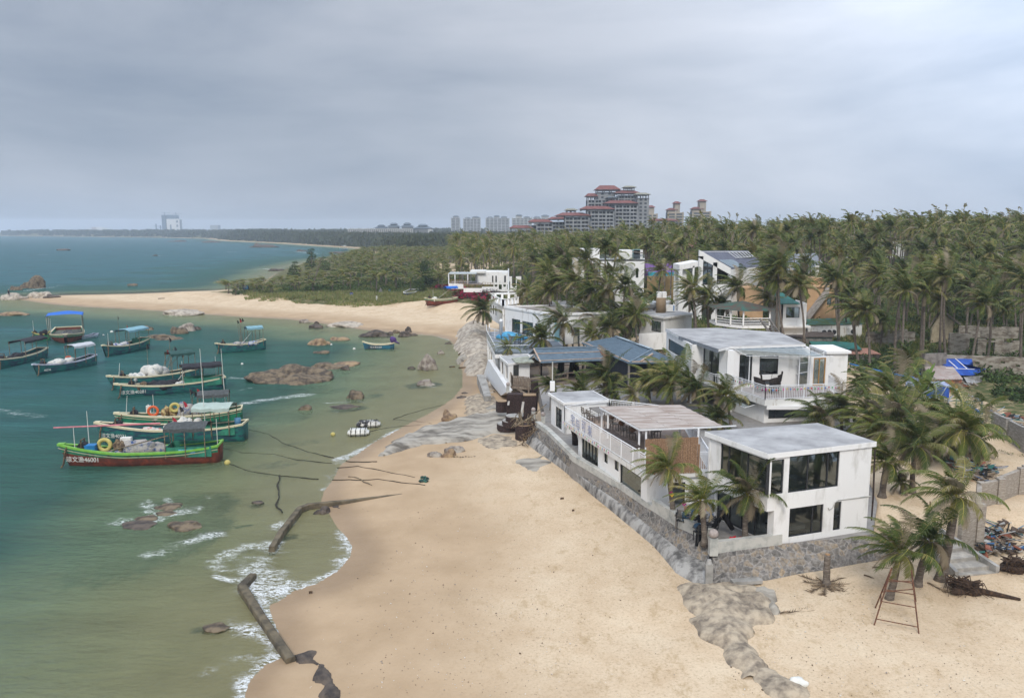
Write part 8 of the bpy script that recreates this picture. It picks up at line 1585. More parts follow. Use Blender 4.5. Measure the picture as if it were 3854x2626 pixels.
rope('black rope across the wet sand below the surf edge',[(880,248),(1000,240),(1090,255),(1200,280),(1330,305)],k8,.06,z=0); rope('dark rope line above the groyne ending at the sand',[(850,318),(1000,320),(1120,315),(1250,335),(1390,350)],k8,.07,z=0); rope('short frayed rope on the sand above the groyne',[(940,300),(990,305),(1040,330),(1080,350)],k8,.1,z=0,mt=ROPE); rope('dark rope bundle at the edge of the foam',[(930,212),(1000,215),(1060,215),(1110,213)],k8,.1,z=0)
p=at(*k8(1385,320)); m=MB(); [m.blob(p+V((.3*math.sin(i*2.1),.6*math.cos(i*1.3),.1)),(.22,.2,.14),i,.4,1) for i in range(9)]; single(m,'net_tangle',mat('green_black_net',(.05,.20,.15),.9,col2=(.02,.03,.03),scale=5),'small green and black net tangle lying on the sand','fishing net')
p=at(*k8(1620,185)); m=MB(); [m.blob(p+V((i*.28-1,.1*math.sin(i*2),.03)),(.14,.1,.07),i,.4,1) for i in range(8)]; single(m,'net_scrap',ROPE,'pale net scrap in front of the three stones on the sand','fishing net')
# ================================================================ FURNITURE, PEOPLE, SMALL THINGS
M_TB=mat('table_metal',(.20,.18,.16),.6); M_CH=mat('chair_bronze',(.17,.14,.11),.6); M_WK=mat('dark_wicker',(.05,.04,.035),.8,col2=(.02,.016,.014),scale=12)
def table(lab,p,rz,l=1.9,w=1.15,h=.9,mt=None,rnd=False):
    o=thing('table',lab,'table',p,rz=rz); mt=mt or M_TB
    if rnd: MB().cyl((0,0,h-.05),l/2,.05,24).build('table_top',mt,o,local=True)
    else: MB().box((0,0,h-.03),(l,w,.06)).build('table_top',mt,o,local=True)
    for sx in (-1,1):
        for sy in (-1,1): x,y=(sx*(l/2-.1),sy*(w/2-.1)) if not rnd else (sx*l*.28,sy*l*.28); MB().beam((x,y,0),(x,y,h-.06),.07).build('leg',mt,o,local=True)
    return o
def chair_proto(mt,wick=False):
    o=thing('chair','x','chair',(0,0,0)); s=1.15
    if wick: MB().cyl((0,0,.42),.36,.1,14).build('seat',mt,o,local=True)
    else:
        m=MB(); [m.box((-.22+.11*i,0,.52),(.09,.56,.04)) for i in range(5)]; m.build('seat',mt,o,local=True)
    m=MB()
    if wick:
        vs=[]; 
        for i in range(13): a=R(-115+230*i/12); r_=.4; hh=.5+.55*math.cos(a*.62); vs+=[(-r_*math.cos(a),r_*math.sin(a),.4),(-(r_+.1)*math.cos(a),(r_+.1)*math.sin(a),.5+hh*.6)]
        m.add(vs,[(2*i,2*i+2,2*i+3,2*i+1) for i in range(12)])
    else:
        for z in (.72,.84,.96): m.box((-.29,0,z),(.03,.56,.07))
        for y in (-.27,.27): m.beam((-.27,y,.5),(-.32,y,1.02),.04)
        for y in (-.29,.29): m.beam((-.28,y,.74),(.26,y,.74),.05,.03)
    m.build('backrest',mt,o,local=True)
    for x in (-.24,.24):
        for y in (-.25,.25): MB().beam((x,y,0),(x*.95,y*.95,.5),.045).build('leg',mt,o,local=True)
    return o
def dup(src,loc,rz,lab,group=None,s=1.0):
    c=src.copy(); COL.objects.link(c); c.location=loc; c.rotation_euler=(0,0,rz); c.scale=(s,s,s); c['label']=lab
    if group: c['group']=group
    for ch in list(src.children):
        q=ch.copy(); COL.objects.link(q); q.parent=c
    return c
used_={}
def chair(kind,loc,rz,lab,group=None,s=1.0):
    if kind not in used_:
        o=chair_proto(*{'m':(M_CH,),'w':(M_WK,True),'d':(M_DK,)}[kind]); used_[kind]=o; o.location=loc; o.rotation_euler=(0,0,rz); o.scale=(s,s,s); o['label']=lab
        if group: o['group']=group
        return o
    return dup(used_[kind],loc,rz,lab,group,s)
zB=5.57; sea=HB[5]; a0=math.atan2(sea.y,sea.x)
for (x,y,nm) in ((680,475,'far'),(915,555,'middle'),(1085,645,'near')):
    p=P(*k4(x,y),zB); table('grey metal table at the %s end of the roof terrace, under the pergola'%nm if nm!='middle' else 'grey metal table with a wicker ball, middle of the roof terrace',p,a0,2.3,1.3,1.0)
    for i,(dx,dy,r_,w_) in enumerate(((-1.0,-1.15,90,'sea side left'),(.9,-1.15,90,'sea side right'),(-1.0,1.15,-90,'house side left'),(.9,1.15,-90,'house side right'))):
        q=p+Matrix.Rotation(a0,3,'Z')@V((dx*.65,dy,0)); chair('m',q,a0+R(r_),'slatted bronze chair on the %s of the %s roof terrace table'%(w_,nm),'chairs on the roof terrace',1.15)
for i,(x,y,h_) in enumerate(((803,440,1.3),(893,505,1.25),(1005,570,1.3))): p=P(*k4(x,y),zB+h_); single(MB().blob(p,(.26,.26,.24),i,.1,2),'wicker_lamp',mat('wicker_ball',(.16,.09,.05),.9,scale=9),'%s brown wicker ball lamp hanging over the roof terrace tables'%('far','middle','near')[i],'lamp')
zA=TZ+.01; pt=P(*k5(225,1100),zA+.0); TA=table('brown table with cans and dishes on the walled terrace',pt,R(-25),2.0,1.2,.95,mat('brown_table',(.20,.17,.14),.7))
for i in range(6): q=pt+V((-.6+.23*i,.25*math.sin(i*2.3),.95)); single(MB().cyl(q,.06,.2,10),'drink_can',mat('blue_can' if i%2 else 'pale_can',(.10,.25,.5) if i%2 else (.6,.6,.58),.4),'small drink can on the brown terrace table','can',group='cans on the brown terrace table')
for i in range(3): q=pt+V((.1+.3*i,-.3+.2*i,.95)); single(MB().cyl(q,.15,.04,14,.18),'dish',WHT,'small pale dish on the brown terrace table','dish',group='dishes on the brown terrace table')
for (x,y,r_,l) in ((150,1085,-20,'dark chair holding the man in the denim shirt'),(300,1190,110,'rounded dark chair below the brown terrace table'),(410,1170,160,'rounded dark chair between the two terrace palms'),(365,1120,200,'dark chair of the person in black')): chair('d',P(*k5(x,y+20),zA),R(r_),l,None,1.2)
M_SK=mat('skin',(.42,.25,.17),.6,var=.05); M_DEN=mat('denim',(.06,.12,.19),.9,col2=(.03,.07,.12),scale=8); M_BC=mat('black_clothes',(.015,.015,.018),.9); M_HAIR=mat('black_hair',(.012,.010,.009),.6)
def person(lab,loc,rz,shirt,trous,s=1.2,reach=.35):
    """seated figure facing +x; hips at .52"""
    o=thing('person',lab,'person',loc,rz=rz); o.scale=(s,s,s)
    pts=[];rad=[];ed=[];reg=[]
    def ad(p,r_,par=None,g=0): pts.append(p); rad.append(r_); reg.append(g); 
    def node(p,r_,par): pts.append(p); rad.append(r_); i=len(pts)-1; (ed.append((par,i)) if par is not None else None); return i
    pel=node((0,0,.52),.15,None); wa=node((.02,0,.70),.125,pel); ch_=node((.05,0,.92),.155,wa); sh=node((.05,0,1.04),.12,ch_); nk=node((.06,0,1.13),.06,sh); node((.08,0,1.20),.055,nk)
    for y in (-1,1):
        s1=node((.04,y*.19,1.02),.07,sh); e1=node((.16,y*.25,.80),.05,s1); w1=node((.16+reach*.75,y*.16,.86),.032,e1); h1=node((.22+reach*.8,y*.15,.865),.034,w1)
        for k in range(4): f1=node((.28+reach*.8,y*(.125+.017*k),.865),.010,h1); node((.32+reach*.8-.006*abs(k-1.5),y*(.123+.018*k),.845),.008,f1)
        t1=node((.25+reach*.8,y*.115,.86),.011,h1); node((.275+reach*.8,y*.098,.85),.009,t1)
        hp=node((.05,y*.10,.50),.10,pel); kn=node((.48,y*.13,.52),.068,hp); an=node((.46,y*.13,.10),.045,kn); node((.58,y*.14,.05),.04,an)
    me=bpy.data.meshes.new('body'); me.from_pydata(pts,ed,[]); ob=bpy.data.objects.new('body',me); COL.objects.link(ob)
    md=ob.modifiers.new('s','SKIN'); 
    for i,v in enumerate(me.skin_vertices[0].data): v.radius=(rad[i],rad[i])
    me.skin_vertices[0].data[0].use_root=True; ob.modifiers.new('b','SUBSURF').levels=1
    nm=bpy.data.meshes.new_from_object(ob.evaluated_get(bpy.context.evaluated_depsgraph_get())); bpy.data.objects.remove(ob); 
    bm=bmesh.new(); bm.from_mesh(nm)
    hb=MB().blob((.10,0,1.30),(.10,.082,.125),2,.05,3); hb.blob((.20,0,1.29),(.022,.014,.022),1,0,1); hb.blob((.10,.085,1.29),(.02,.012,.03),1,0,1); hb.blob((.10,-.085,1.29),(.02,.012,.03),1,0,1)
    base=[bm.verts.new(v) for v in hb.v]; 
    for f in hb.f:
        try: bm.faces.new([base[i] for i in f])
        except ValueError: pass
    for f in bm.faces:
        c=f.calc_center_median(); f.smooth=True
        f.material_index=0 if (c.z>1.12 or c.x>.34+reach*.4 and c.z>.7) else (2 if c.z<.62 and (c.x>.02 or c.z<.55) else 1)
        if c.z<.10: f.material_index=3
    bm.to_mesh(nm); bm.free(); [nm.materials.append(q) for q in (M_SK,shirt,trous,M_DK)]; b=bpy.data.objects.new('body',nm); COL.objects.link(b); b.parent=o
    MB().blob((.075,0,1.345),(.105,.092,.10),4,.08,3,zc=1.30).build('hair',M_HAIR,o,smooth=True,local=True)
    m=MB(); [m.blob((.185,y,1.315),(.012,.014,.009),1,0,1) for y in (-.033,.033)]; m.build('eyes',M_DK,o,local=True); MB().blob((.192,0,1.245),(.01,.026,.007),1,0,1).build('mouth',mat('lips',(.3,.1,.08),.6),o,local=True); return o
person('man in a denim shirt sitting at the brown terrace table',P(*k5(160,1115),zA),R(-20),M_DEN,M_BC); person('person in black sitting opposite the man in denim, half behind a palm',P(*k5(300,1150),zA),R(140),M_BC,M_BC)
p=P(*kh(78,605),1.6); person('small figure in black sitting on the pale boulder at the spit tip',p-V((0,0,.3)),R(-60),M_BC,M_BC,1.6)
def trousers(lab,c,w,h,rz,mt,bent=.35,name='trousers'):
    m=MB(); R3=Matrix.Rotation(rz,3,'Z')
    for s in (-1,1): m.tube([c+R3@V((s*.10*w,0,0)),c+R3@V((s*.2*w,0,-.35*h)),c+R3@V((s*(.3+bent)*w,.02,-.95*h))],[.20*w,.17*w,.13*w],8)
    m.box(c+V((0,0,.02)),(.62*w,.16,.16),rz); return single(m,name,mt,lab,'clothes',smooth=True)
trousers('black trousers hung up to dry in front of the glass doors',P(*k5(505,1045),0).lerp(P(*k5(505,1045),0),0)*0+V((*P(*k5(490,1175),zA)[:2],zA+1.75)),1.15,1.35,R(10),M_BC)
cw=wtop[0].lerp(wtop[1],.22); trousers('black trousers draped over the seawall coping beside the ball post',V((cw.x-.35,cw.y-.1,3.9)),.8,1.25,R(60),M_BC,.1); single(MB().blob((cw.x-.25,cw.y+.35,3.75),(.3,.35,.25),3,.3,2),'denim_jacket',M_DEN,'blue denim garment lying on the seawall coping','clothes',smooth=True)
p=P(*k5(620,1232),zA); m=MB(); [m.add([p,p+V((.5*math.cos(a),.5*math.sin(a),.35)),p+V((.6*math.cos(a+.5),.6*math.sin(a+.5),.2))],[(0,1,2)]) for a in np.linspace(0,6,9)]; single(m,'red_flower',mat('red_petal',(.55,.01,.03),.7),'small red pinwheel flower at the foot of the taller terrace palm','ornament')
def flowers(lab,pts,cv,z0):
    o=None; cs=[('pink',(.65,.03,.30)),('yel',(.7,.5,.03)),('blu',(.03,.2,.6)),('red',(.6,.03,.03)),('grn',(.05,.4,.1))]; n=0
    for (x,y) in pts:
        q=P(*cv(x,y),z0); o=o or thing('flower_garland',lab,'garland',q); m=MB(); [m.blob(q+V((.09*math.cos(a),0,.09*math.sin(a))),(.07,.03,.07),n,0,1) for a in (0,1.57,3.14,4.7)]; m.build('flower',[mat('flag_'+a,b,.7) for a,b in cs][n%5],o); n+=1
flowers('string of coloured plastic flowers between the two walled terrace palms',[(170,895),(205,925),(240,945),(270,960),(300,955),(340,945),(375,940),(400,985)],k5,4.6); flowers('coloured plastic flower on the trunk of the palm by the board screen',[(60,805),(66,818)],k5,5.2)
def bunting(lab,a,b,off,z,n,sag=.1):
    e=(b-a)/n; m=MB(); nn=V((e.y,-e.x,0)).normalized()*off; q0=a+nn; q0.z=z; m.cm=5; pts=[V(((a+e*i+nn).x,(a+e*i+nn).y,z-sag*math.sin(math.pi*((i%6)/6)))) for i in range(n+1)]; m.tube(pts,.012,4)
    for i,p in enumerate(pts[:-1]): m.cm=i%5; d=e.normalized(); m.add([p-d*.09,p+d*.09,p+V((0,0,-.27))+nn*.1],[(0,1,2)])
    return single(m,'bunting',[MATS['flag_'+k] for k in ('pink','yel','blu','red','grn')]+[M_WM],lab,'bunting')
bunting('coloured bunting along the roof terrace railing facing the sea',HB[1],HB[2].lerp(HB[1],.35),.14,HB[4]+.05,26)
r_,d3,d4,d5,zd=HC; bunting('coloured bunting on the long front railing of the balcony',d4,d5,.1,zd+1.2,22); bunting('coloured bunting on the left flank railing of the big balcony',d3,d4,.1,zd+1.2,16)
q=P(*k2(1290,850),zd+.01); table('round dark glass table on the white railed balcony',q,0,1.4,1.4,.95,M_DK,True)
for x,y,a,l in ((1215,860,0,'left dark wicker tub chair on the balcony'),(1350,870,180,'front right dark wicker tub chair on the balcony'),(1370,800,200,'rear dark wicker tub chair on the balcony, under the window'),(1265,800,-70,'dark wicker tub chair behind the balcony table')): chair('w',P(*k2(x,y),zd+.01),R(a),l,None,1.5)
for x,y,a,l in ((525,660,0,'dark chair at the glass edge of the sea deck'),(610,655,180,'dark chair beside the blue table on the sea deck'),(650,680,90,'right dark chair on the sea deck'),(690,640,-90,'rear dark chair on the sea deck near the doors')): chair('d',P(*k1(x,y),5.62),R(a),l,None,1.7)
table('dark square table among the chairs on the sea deck',P(*k1(640,650),5.62),.2,2,1.6,1.2,M_DK); single(MB().blob(P(*k1(580,585),5.9),(2.4,.9,.9),2,.3,3),'blue_sheet',mat('cyan_sheet',(.10,.40,.60),.6,col2=(.05,.25,.45)),'crumpled cyan plastic sheet piled by the first glass door','plastic sheet',smooth=True)
q=[P(*k1(*c),5.61) for c in ((378,575),(480,600),(372,530),(500,520))]; rr_=thing('white_railing','white railings and post at the seaward end of the restaurant deck','railing',q[0]); railing(rr_,[q[2],q[0],q[1]],1.5,gap=1.2); p=P(*k1(490,605),5.61); MB().tube([p,p+V((0,0,2.9)),p+V((0,0,3.0)),p+V((0,0,3.4))],[.28,.28,.42,.1],10).build('white_column',M_WM,rr_,smooth=True)
# ---- brown pebble planters and round steps by the sea wall
def brown():
    z=1.2; p=P(*kf(880,1150),z); o=thing('round_planter','round dark brown planter full of dead stems at the wall end','planter',p); MB().cyl(p-V((0,0,.3)),.95,1.6,24).build('drum',M_BROWN,o,smooth=False); MB().torus(p+V((0,0,1.32)),.9,.06,24,6).build('rim',mat('tan_rim',(.40,.28,.17),.9),o); m=MB(); r=random.Random(2)
    for i in range(26): a=r.uniform(0,6.3); m.tube([p+V((.4*math.cos(a),.4*math.sin(a),1.2)),p+V((.9*math.cos(a),.9*math.sin(a),1.5+r.random())),p+V((1.5*math.cos(a),1.5*math.sin(a),1.0+r.random()))],[.05,.04,.02],4)
    m.build('dead_stems',ROPE,o)
    p=P(*kf(960,860),2.2); o=thing('brown_pillar','tall dark brown pebble pillar with a slanted pale plank','pillar',p); MB().prism([(p.x-.65,p.y-.5),(p.x+.7,p.y-.5),(p.x+.7,p.y+.6),(p.x-.65,p.y+.6)],1.2,4.7).build('pillar',M_BROWN,o); MB().bx((p.x-.7,p.y-.55,4.7),(p.x+.75,p.y+.65,4.76)).build('cap',mat('tan_rim',(.4,.28,.17)),o); MB().beam(P(*kf(835,880),3.0),P(*kf(870,640),4.6),.25,.08).build('plank',mat('pale_plank',(.45,.42,.38),.9),o)
    p=P(*kf(760,740),2.4); o=thing('brown_pillar','broad dark brown pillar under the timber balustrade corner','pillar',p); m=MB(); m.prism([(p.x-1.1,p.y-.3),(p.x+.8,p.y-.3),(p.x+.8,p.y+1),(p.x-.9,p.y+1)],1.2,[4.1]*4); m.build('pillar',M_BROWN,o); MB().beam(P(*kf(645,690),3.0),P(*kf(680,480),4.2),.22,.08).build('plank',MATS['pale_plank'],o)
    p=P(*kf(1035,690),3.0); single(MB().tube([p+V((0,0,-1)),p+V((0,0,2.9))],[.35,.45],12),'brown_post',M_BROWN,'dark brown round post behind the brown pillars','post')
    p=P(*kf(550,785),1.6); o=thing('half_drum','half round dark brown planter left of the brown pillars','planter',p); MB().cyl(p,.72,1.3,20).build('drum',M_BROWN,o); MB().cyl(p+V((0,0,1.3)),.68,.03,20).build('soil',MATS['tan_rim'],o)
    for i,(x,y,r,zz,l) in enumerate(((655,985,1.35,1.7,'lowest round step of the brown rimmed beach stair'),(700,940,1.1,2.2,'middle round step of the brown rimmed beach stair'),(740,870,1.0,2.8,'top grey landing of the brown rimmed beach stair'))):
        p=P(*kf(x,y-25),zz); o=thing('round_step',l,'step',(p.x,p.y,zz)); MB().cyl((p.x,p.y,zz-.7),r,.66,24).build('riser',M_BROWN,o); MB().cyl((p.x,p.y,zz-.04),r*.97,.06,24).build('tread',M_CON,o)
    a,b=P(*kf(740,1010),3.2),P(*kf(1215,672),5.2); single(MB().tube([a,a.lerp(b,.5)+V((0,0,-.2)),b],[.09,.06,.04],6),'bamboo_pole',ROPE,'long bamboo pole slanting over the round planter','pole')
    m=MB(); r=random.Random(5); a=P(*kf(1120,1000),3.0); b=P(*kf(800,1295),1.0)
    for i in range(16): t=r.random(); q=a.lerp(b,t*.9); m.tube([q,q+V((r.uniform(-.8,.5),r.uniform(-.6,.6),r.uniform(-.5,.6))),q+V((r.uniform(-1.4,.6),r.uniform(-1,1),-.6*r.random()))],[.07,.05,.02],4)
    single(m,'driftwood_tangle',NETD,'tangle of driftwood and roots hanging over the seawall end','driftwood')
brown()
# ---- beach stairs, rusty frame, stump, fronds, litter
def right_beach():
    c=[P(*k6(930,1190),2.95),P(*k6(1095,1128),2.95),at(*k6(1600,1478))+V((0,0,.12)),at(*k6(1220,1528))+V((0,0,.12))]; o=thing('concrete_stairs','pale concrete stairs with kerbs leading down to the sand','stairs',c[3]); m=MB(); u=lambda s,t:c[0].lerp(c[1],s).lerp(c[3].lerp(c[2],s),t)
    n=9
    for i in range(n): a,b,c_,d=u(.08,i/n),u(.92,i/n),u(.92,(i+1)/n),u(.08,(i+1)/n); z=(a.z+d.z)/2+.12*(i%2); m.prism([a[:2],b[:2],c_[:2],d[:2]],.9,z)
    m.build('steps',mat('stair_concrete',(.46,.42,.36),.9,col2=(.30,.28,.25),scale=1.5,bump=.2),o)
    for s0,s1 in ((0,.08),(.92,1)): a,b,c_,d=u(s0,0),u(s1,0),u(s1,1),u(s0,1); MB().prism([a[:2],b[:2],c_[:2],d[:2]],.9,[a.z+.3,b.z+.3,c_.z+.3,d.z+.3]).build('kerb',M_CON,o)
    rs=mat('rusty_iron',(.22,.10,.05),.8,col2=(.10,.045,.03),scale=8); b=[at(*k7(*q)) for q in ((1350,562),(1357,445),(1650,622),(1630,400))]; zt=zcol((b[0]+b[1])/2,k7(0,185)[1]); tl=P(*k7(1470,188),zt); tr=P(*k7(1597,205),zt); m=MB()
    for q,t in ((b[0],tl),(b[1],tl),(b[2],tr),(b[3],tr)): m.tube([q-V((0,0,.2)),t],.04,5)
    for t in (.12,.42,.62,.8): m.tube([b[0].lerp(tl,t),b[2].lerp(tr,t)],.03,5); 
    for t in (.4,.66): m.tube([b[1].lerp(tl,t),b[3].lerp(tr,t)],.03,5); m.tube([b[0].lerp(tl,t),b[1].lerp(tl,t)],.025,4)
    single(m,'iron_frame',rs,'rusty iron ladder frame standing on the right beach','frame')
    m=MB(); p=at(*k6(975,1330)); [m.tube([p+V((x,y,-.2)),p+V((.15,.3,3.6))],.03,5) for x,y in ((-.6,-1.4),(.3,-1.8))]; [m.tube([p+V((-.5,-1.2,z)),p+V((.28,-1.5,z+.1))],.025,4) for z in (.6,1.3)]; single(m,'iron_frame',rs,'second rusty iron frame leaning against the middle beach palm','frame')
    p=at(*k7(1050,305)); o=thing('palm_stump','cut palm trunk with dry fronds at its foot','stump',p); trunk_mb(p-V((0,0,.2)),V((p.x-.02,p.y+.1,zcol(p,k7(0,108)[1]))),.24,.02,3,10,10).build('trunk',M_TR,o,smooth=True); q=V((p.x-.02,p.y+.1,zcol(p,k7(0,108)[1]))); MB().cyl(q-V((0,0,.01)),.15,.05,8).build('cut_top',mat('cut_wood',(.40,.24,.12),.9),o)
    def deadfrond(p,az,L,lab,droop=.15,up=.35):
        m=MB(); q=p+V((0,0,.06)); d=V((math.cos(az),math.sin(az),up)); sd=V((-math.sin(az),math.cos(az),0)); pts=[q.copy()]; r=random.Random(int(L*91))
        for i in range(12):
            d=(d+V((0,0,-droop))).normalized(); q=q+d*L/12; q.z=max(q.z,p.z+.04); pts.append(q.copy())
            for s in (-1,1): e=q+sd*s*L*.2*r.uniform(.5,1)+V((math.cos(az),math.sin(az),0))*L*.16; e.z=p.z+.03+.12*r.random(); m.add([q,q+d*.07,e],[(0,1,2)])
        m.tube(pts,[.05*(1-i/14) for i in range(13)],5); return m
    dry=mat('dry_frond',(.26,.19,.12),.9,col2=(.10,.07,.045),scale=3); m=MB()
    for i in range(13): k_=deadfrond(p,i*.5+.2,1.5+.5*math.sin(i*1.9),'',up=.5); m.add(k_.v,k_.f)
    single(m,'dry_fronds',dry,'ring of dry fronds heaped around the cut palm trunk','dry fronds')
    for x,y,az,L,l in ((748,488,.25,2.2,'single brown palm frond lying on the sand right of the outcrop'),(1345,190,-.1,1.8,'dry frond cluster on the sand under the retaining wall end'),(1290,240,-.9,1.6,'curled dead leaf base on the sand between stump and frame'),(1060,330,-.3,2.1,'thin dry stalk on the sand right of the cut palm trunk'),(1700,290,-1.2,1.6,'brown husk lying beside the middle beach palm'),(1800,265,-.1,1.8,'dry frond at the foot of the thick leaning palm')): q=at(*k7(x,y)); single(deadfrond(q,az,L,l),'dry_frond',dry,l,'dry frond')
    for x,y,s,l in ((1935,345,.85,'dark hairy root ball with a split palm log'),(2262,205,.8,'dark root heap right of the concrete stairs')):
        q=at(*k7(x,y)); m=MB(); r=random.Random(x); m.blob(q+V((0,0,.2)),(s,s*.7,.45),x%17,.5,3); [m.tube([q+V((r.uniform(-1,1)*s*.6,r.uniform(-.6,.6)*s,.5)),q+V((r.uniform(-1,1)*s*1.2,r.uniform(-1,1)*s,.75)),q+V((r.uniform(-1,1)*s*1.6,r.uniform(-1,1)*s*1.2,.05))],[.04,.03,.015],4) for _ in range(46)]; m.tube([q+V((.5,-.1,.2)),q+V((2.6,-1.2,.12))],[.22,.08],6); single(m,'root_ball',mat('root_fibre',(.10,.06,.035),.95,col2=(.04,.025,.018),scale=6),l,'root ball')
    q=at(*k7(862,955)); single(MB().blob(q+V((0,0,.12)),(.42,.28,.26),5,.4,3),'plastic_bag',WHT,'white plastic bag at the end of the rock outcrop','bag',smooth=True)
    # litter heaps: nobody could count them
    cols=[(.42,.42,.40),(.06,.15,.32),(.10,.07,.05),(.28,.22,.16),(.05,.18,.16),(.02,.02,.02),(.28,.10,.06),(.20,.27,.33)]; LM=[mat('litter_%d'%i,c_,.8) for i,c_ in enumerate(cols)]
    def litter(lab,poly,cv,n,z=None,sz=.3,cat='rubbish'):
        m=MB(); r=random.Random(n); w=[at(*cv(*q),z=z) for q in poly]; c_=sum(w,V((0,0,0)))/len(w)
        for i in range(n):
            a,b=r.choice(w),r.choice(w); q=a.lerp(b,r.random()).lerp(c_,r.random()*.6); g=z if z is not None else hz(q.x,q.y); m.cm=r.choice((0,0,1,2,2,2,3,3,3,4,5,5,6,7)); s=sz*r.uniform(.3,1.6)
            if r.random()<.4: m.beam(q+V((0,0,.1)),q+V((r.uniform(-1,1),r.uniform(-1,1),r.uniform(0,.3)))*s*3.5+V((0,0,.1)),.07,.04)
            else: m.box((q.x,q.y,g+.1+r.random()*.3),(s*1.3,s*.9,s*.25),r.uniform(0,3),r.uniform(-.5,.5),r.uniform(-.5,.5))
        return single(m,'rubbish_heap',LM,lab,cat,kind='stuff')
    litter('heap of planks, nets and rubbish right of the beach stairs',[(1290,1230),(1400,1150),(1650,1060),(1800,1150),(1790,1320),(1480,1370),(1330,1290)],k6,330); litter('rubbish heap with blue sheets in the sandy yard',[(1140,560),(1250,540),(1440,560),(1560,620),(1520,740),(1300,700)],k6,260,z=3.1,sz=.42)
    litter('clutter behind the right boundary wall',[(1500,260),(1440,240),(1480,330),(1560,360)],k6,70,z=3.1); litter('junk around the sheds at the right',[(380,620),(700,700),(1000,700),(1300,790),(1600,850),(1750,800),(1200,640)],k3,330,z=3.5,sz=.5)
    litter('junk heap at the far right behind the boundary wall',[(1700,1060),(2100,1150),(2112,1250),(1850,1180),(1950,1100)],k3,160,z=3.2,sz=.5)
    for i,(a_,b_,z) in enumerate((((1520,950),(1690,1075),3.8),((1790,1105),(1990,1135),4.0),((1800,1130),(2040,1195),3.8),((1640,1110),(1700,1150),3.6))): single(MB().tube([P(*k3(*a_),z),P(*k3(*b_),z)],.14,8),'blue_pipe',MATS['blue_pipe'],'%s thick blue pipe on the clutter behind the boundary wall'%('steep','upper','long','short')[i],'pipe')
    a,b=P(*k3(1640,1085),3.9),P(*k3(2160,1170),3.9); single(MB().beam(a,b,.4,.15),'timber_plank',mat('pale_plank2',(.42,.34,.24),.9),'long pale timber plank behind the boundary wall','plank')
    # shells, pebbles and twigs on the sand
    m=MB(); r=random.Random(8); mm=[mat('shell',(.75,.70,.62),.7),mat('twig',(.12,.08,.05),.9),mat('pebble',(.30,.27,.24),.9)]
    for i in range(1500):
        if i<900: x,y=r.gauss(1080,170),r.uniform(1150,1580)
        else: x,y=r.uniform(1650,2320),r.uniform(1330,1580)
        g=at(*kD(x,y)); 
        if g.z<.15: continue
        s=r.uniform(.012,.034)*(1.8 if r.random()<.08 else 1); m.cm=r.choice((0,0,1,1,2)); m.box((g.x,g.y,g.z+.03),(s*1.6,s,s*.6),r.uniform(0,3),r.uniform(-.5,.5))
    single(m,'beach_litter',mm,'scattered shells, twigs and pebbles on the dry sand','pebbles',kind='stuff')
    for i,(cv,x,y,hw,l) in enumerate(((k1,110,885,38,'dark driftwood plank on the inner beach, right one'),(k1,5,875,30,'dark driftwood plank on the inner beach, left one'),(kb,1375,55,24,'short driftwood log on the sand spit'),(k8,725,977,10,'dark coconut husk on the wet sand'),(k4,415,1383,12,'dark seed pod on the sand near the seawall'),(k4,305,1265,18,'brown dead leaf on the sand below the seawall'))):
        q=at(*cv(x,y)); w=(at(*cv(x+hw,y))-q).length; single(MB().box(q+V((0,0,.1)),(w*2,w*.35,.16),.3,.2),'driftwood',NETD,l,'driftwood')
right_beach()
# ---- beach signs
def sign(lab,cv,x0,y0,x1,y1,yb,mt,two=True,edge=M_WK):
    b=at(*cv((x0+x1)/2,yb)); A=V((b.x-20,b.y,0)); B=V((b.x+20,b.y,0)); s0,zt=onv(*cv(x0,y0),A,B); s1,zb=onv(*cv(x1,y1),A,B); X0,X1=A.x+s0,A.x+s1; o=thing('sign_board',lab,'sign',b); MB().bx((X0,b.y-.08,zb),(X1,b.y+.02,zt)).build('panel',mt,o)
    for x in ((X0-.1,X1+.1) if two else ((X0+X1)/2,)): MB().beam((x,b.y+.1,b.z-.3),(x,b.y+.1,zt+.3),.22).build('post',edge,o)
    m=MB(); w=X1-X0; h=zt-zb; [m.bx((X0+w*.15,b.y-.1,zt-h*(.25+.2*i)-.03*h),(X1-w*(.15+.1*(i%2)),b.y-.085,zt-h*(.25+.2*i)+.03*h)) for i in range(3)]; m.build('text_lines',WHT if mt is not WHT else M_DK,o)
SB=mat('sign_blue',(.03,.25,.55),.5); sign('blue notice board on two brown posts on the sand spit',kc,34,733,78,765,790,SB); sign('small white notice with dark frame left of the blue board',kh,2078,543,2088,575,582,WHT,False); sign('dark blue sign standing in the headland grass',kc,944,796,970,822,826,mat('sign_navy',(.02,.06,.35),.5),False); sign('pale blue sign behind the dark blue one in the grass',kc,1272,765,1288,792,795,mat('sign_pale',(.12,.45,.60),.5),False); sign('white upright sign at the edge of grass and sand',kc,1165,823,1178,860,868,WHT,False)
q=at(*kc(1180,805)); single(MB().add([q,q+V((1.6,0,.3)),q+V((1.0,.3,2.2))],[(0,1,2)]).add([q+V((0,.2,0)),q+V((1.6,.2,.3)),q+V((1.0,.3,2.2))],[(2,1,0)]),'grey_sail',mat('grey_cloth2',(.18,.18,.17),.9),'grey canvas triangle leaning behind the white upright sign','canvas')
boat('small upturned dinghy in the grass left of the beached boat',(1420,825),(1490,795),kc,mat('blue_white_hull',(.12,.25,.5),.6,col2=(.5,.5,.5),scale=1),WHT,H=.9,bowh=1.2,W=.25,z=at(*kc(1450,810)).z,winch=False,cat='dinghy',name='dinghy')
single(MB().bx(tuple(P(*k3(155,600),3.0)-V((0,0,.5))),tuple(P(*k3(155,600),3.0)+V((.01,.01,.01)))),'x',M_W,'x','x') if 0 else None
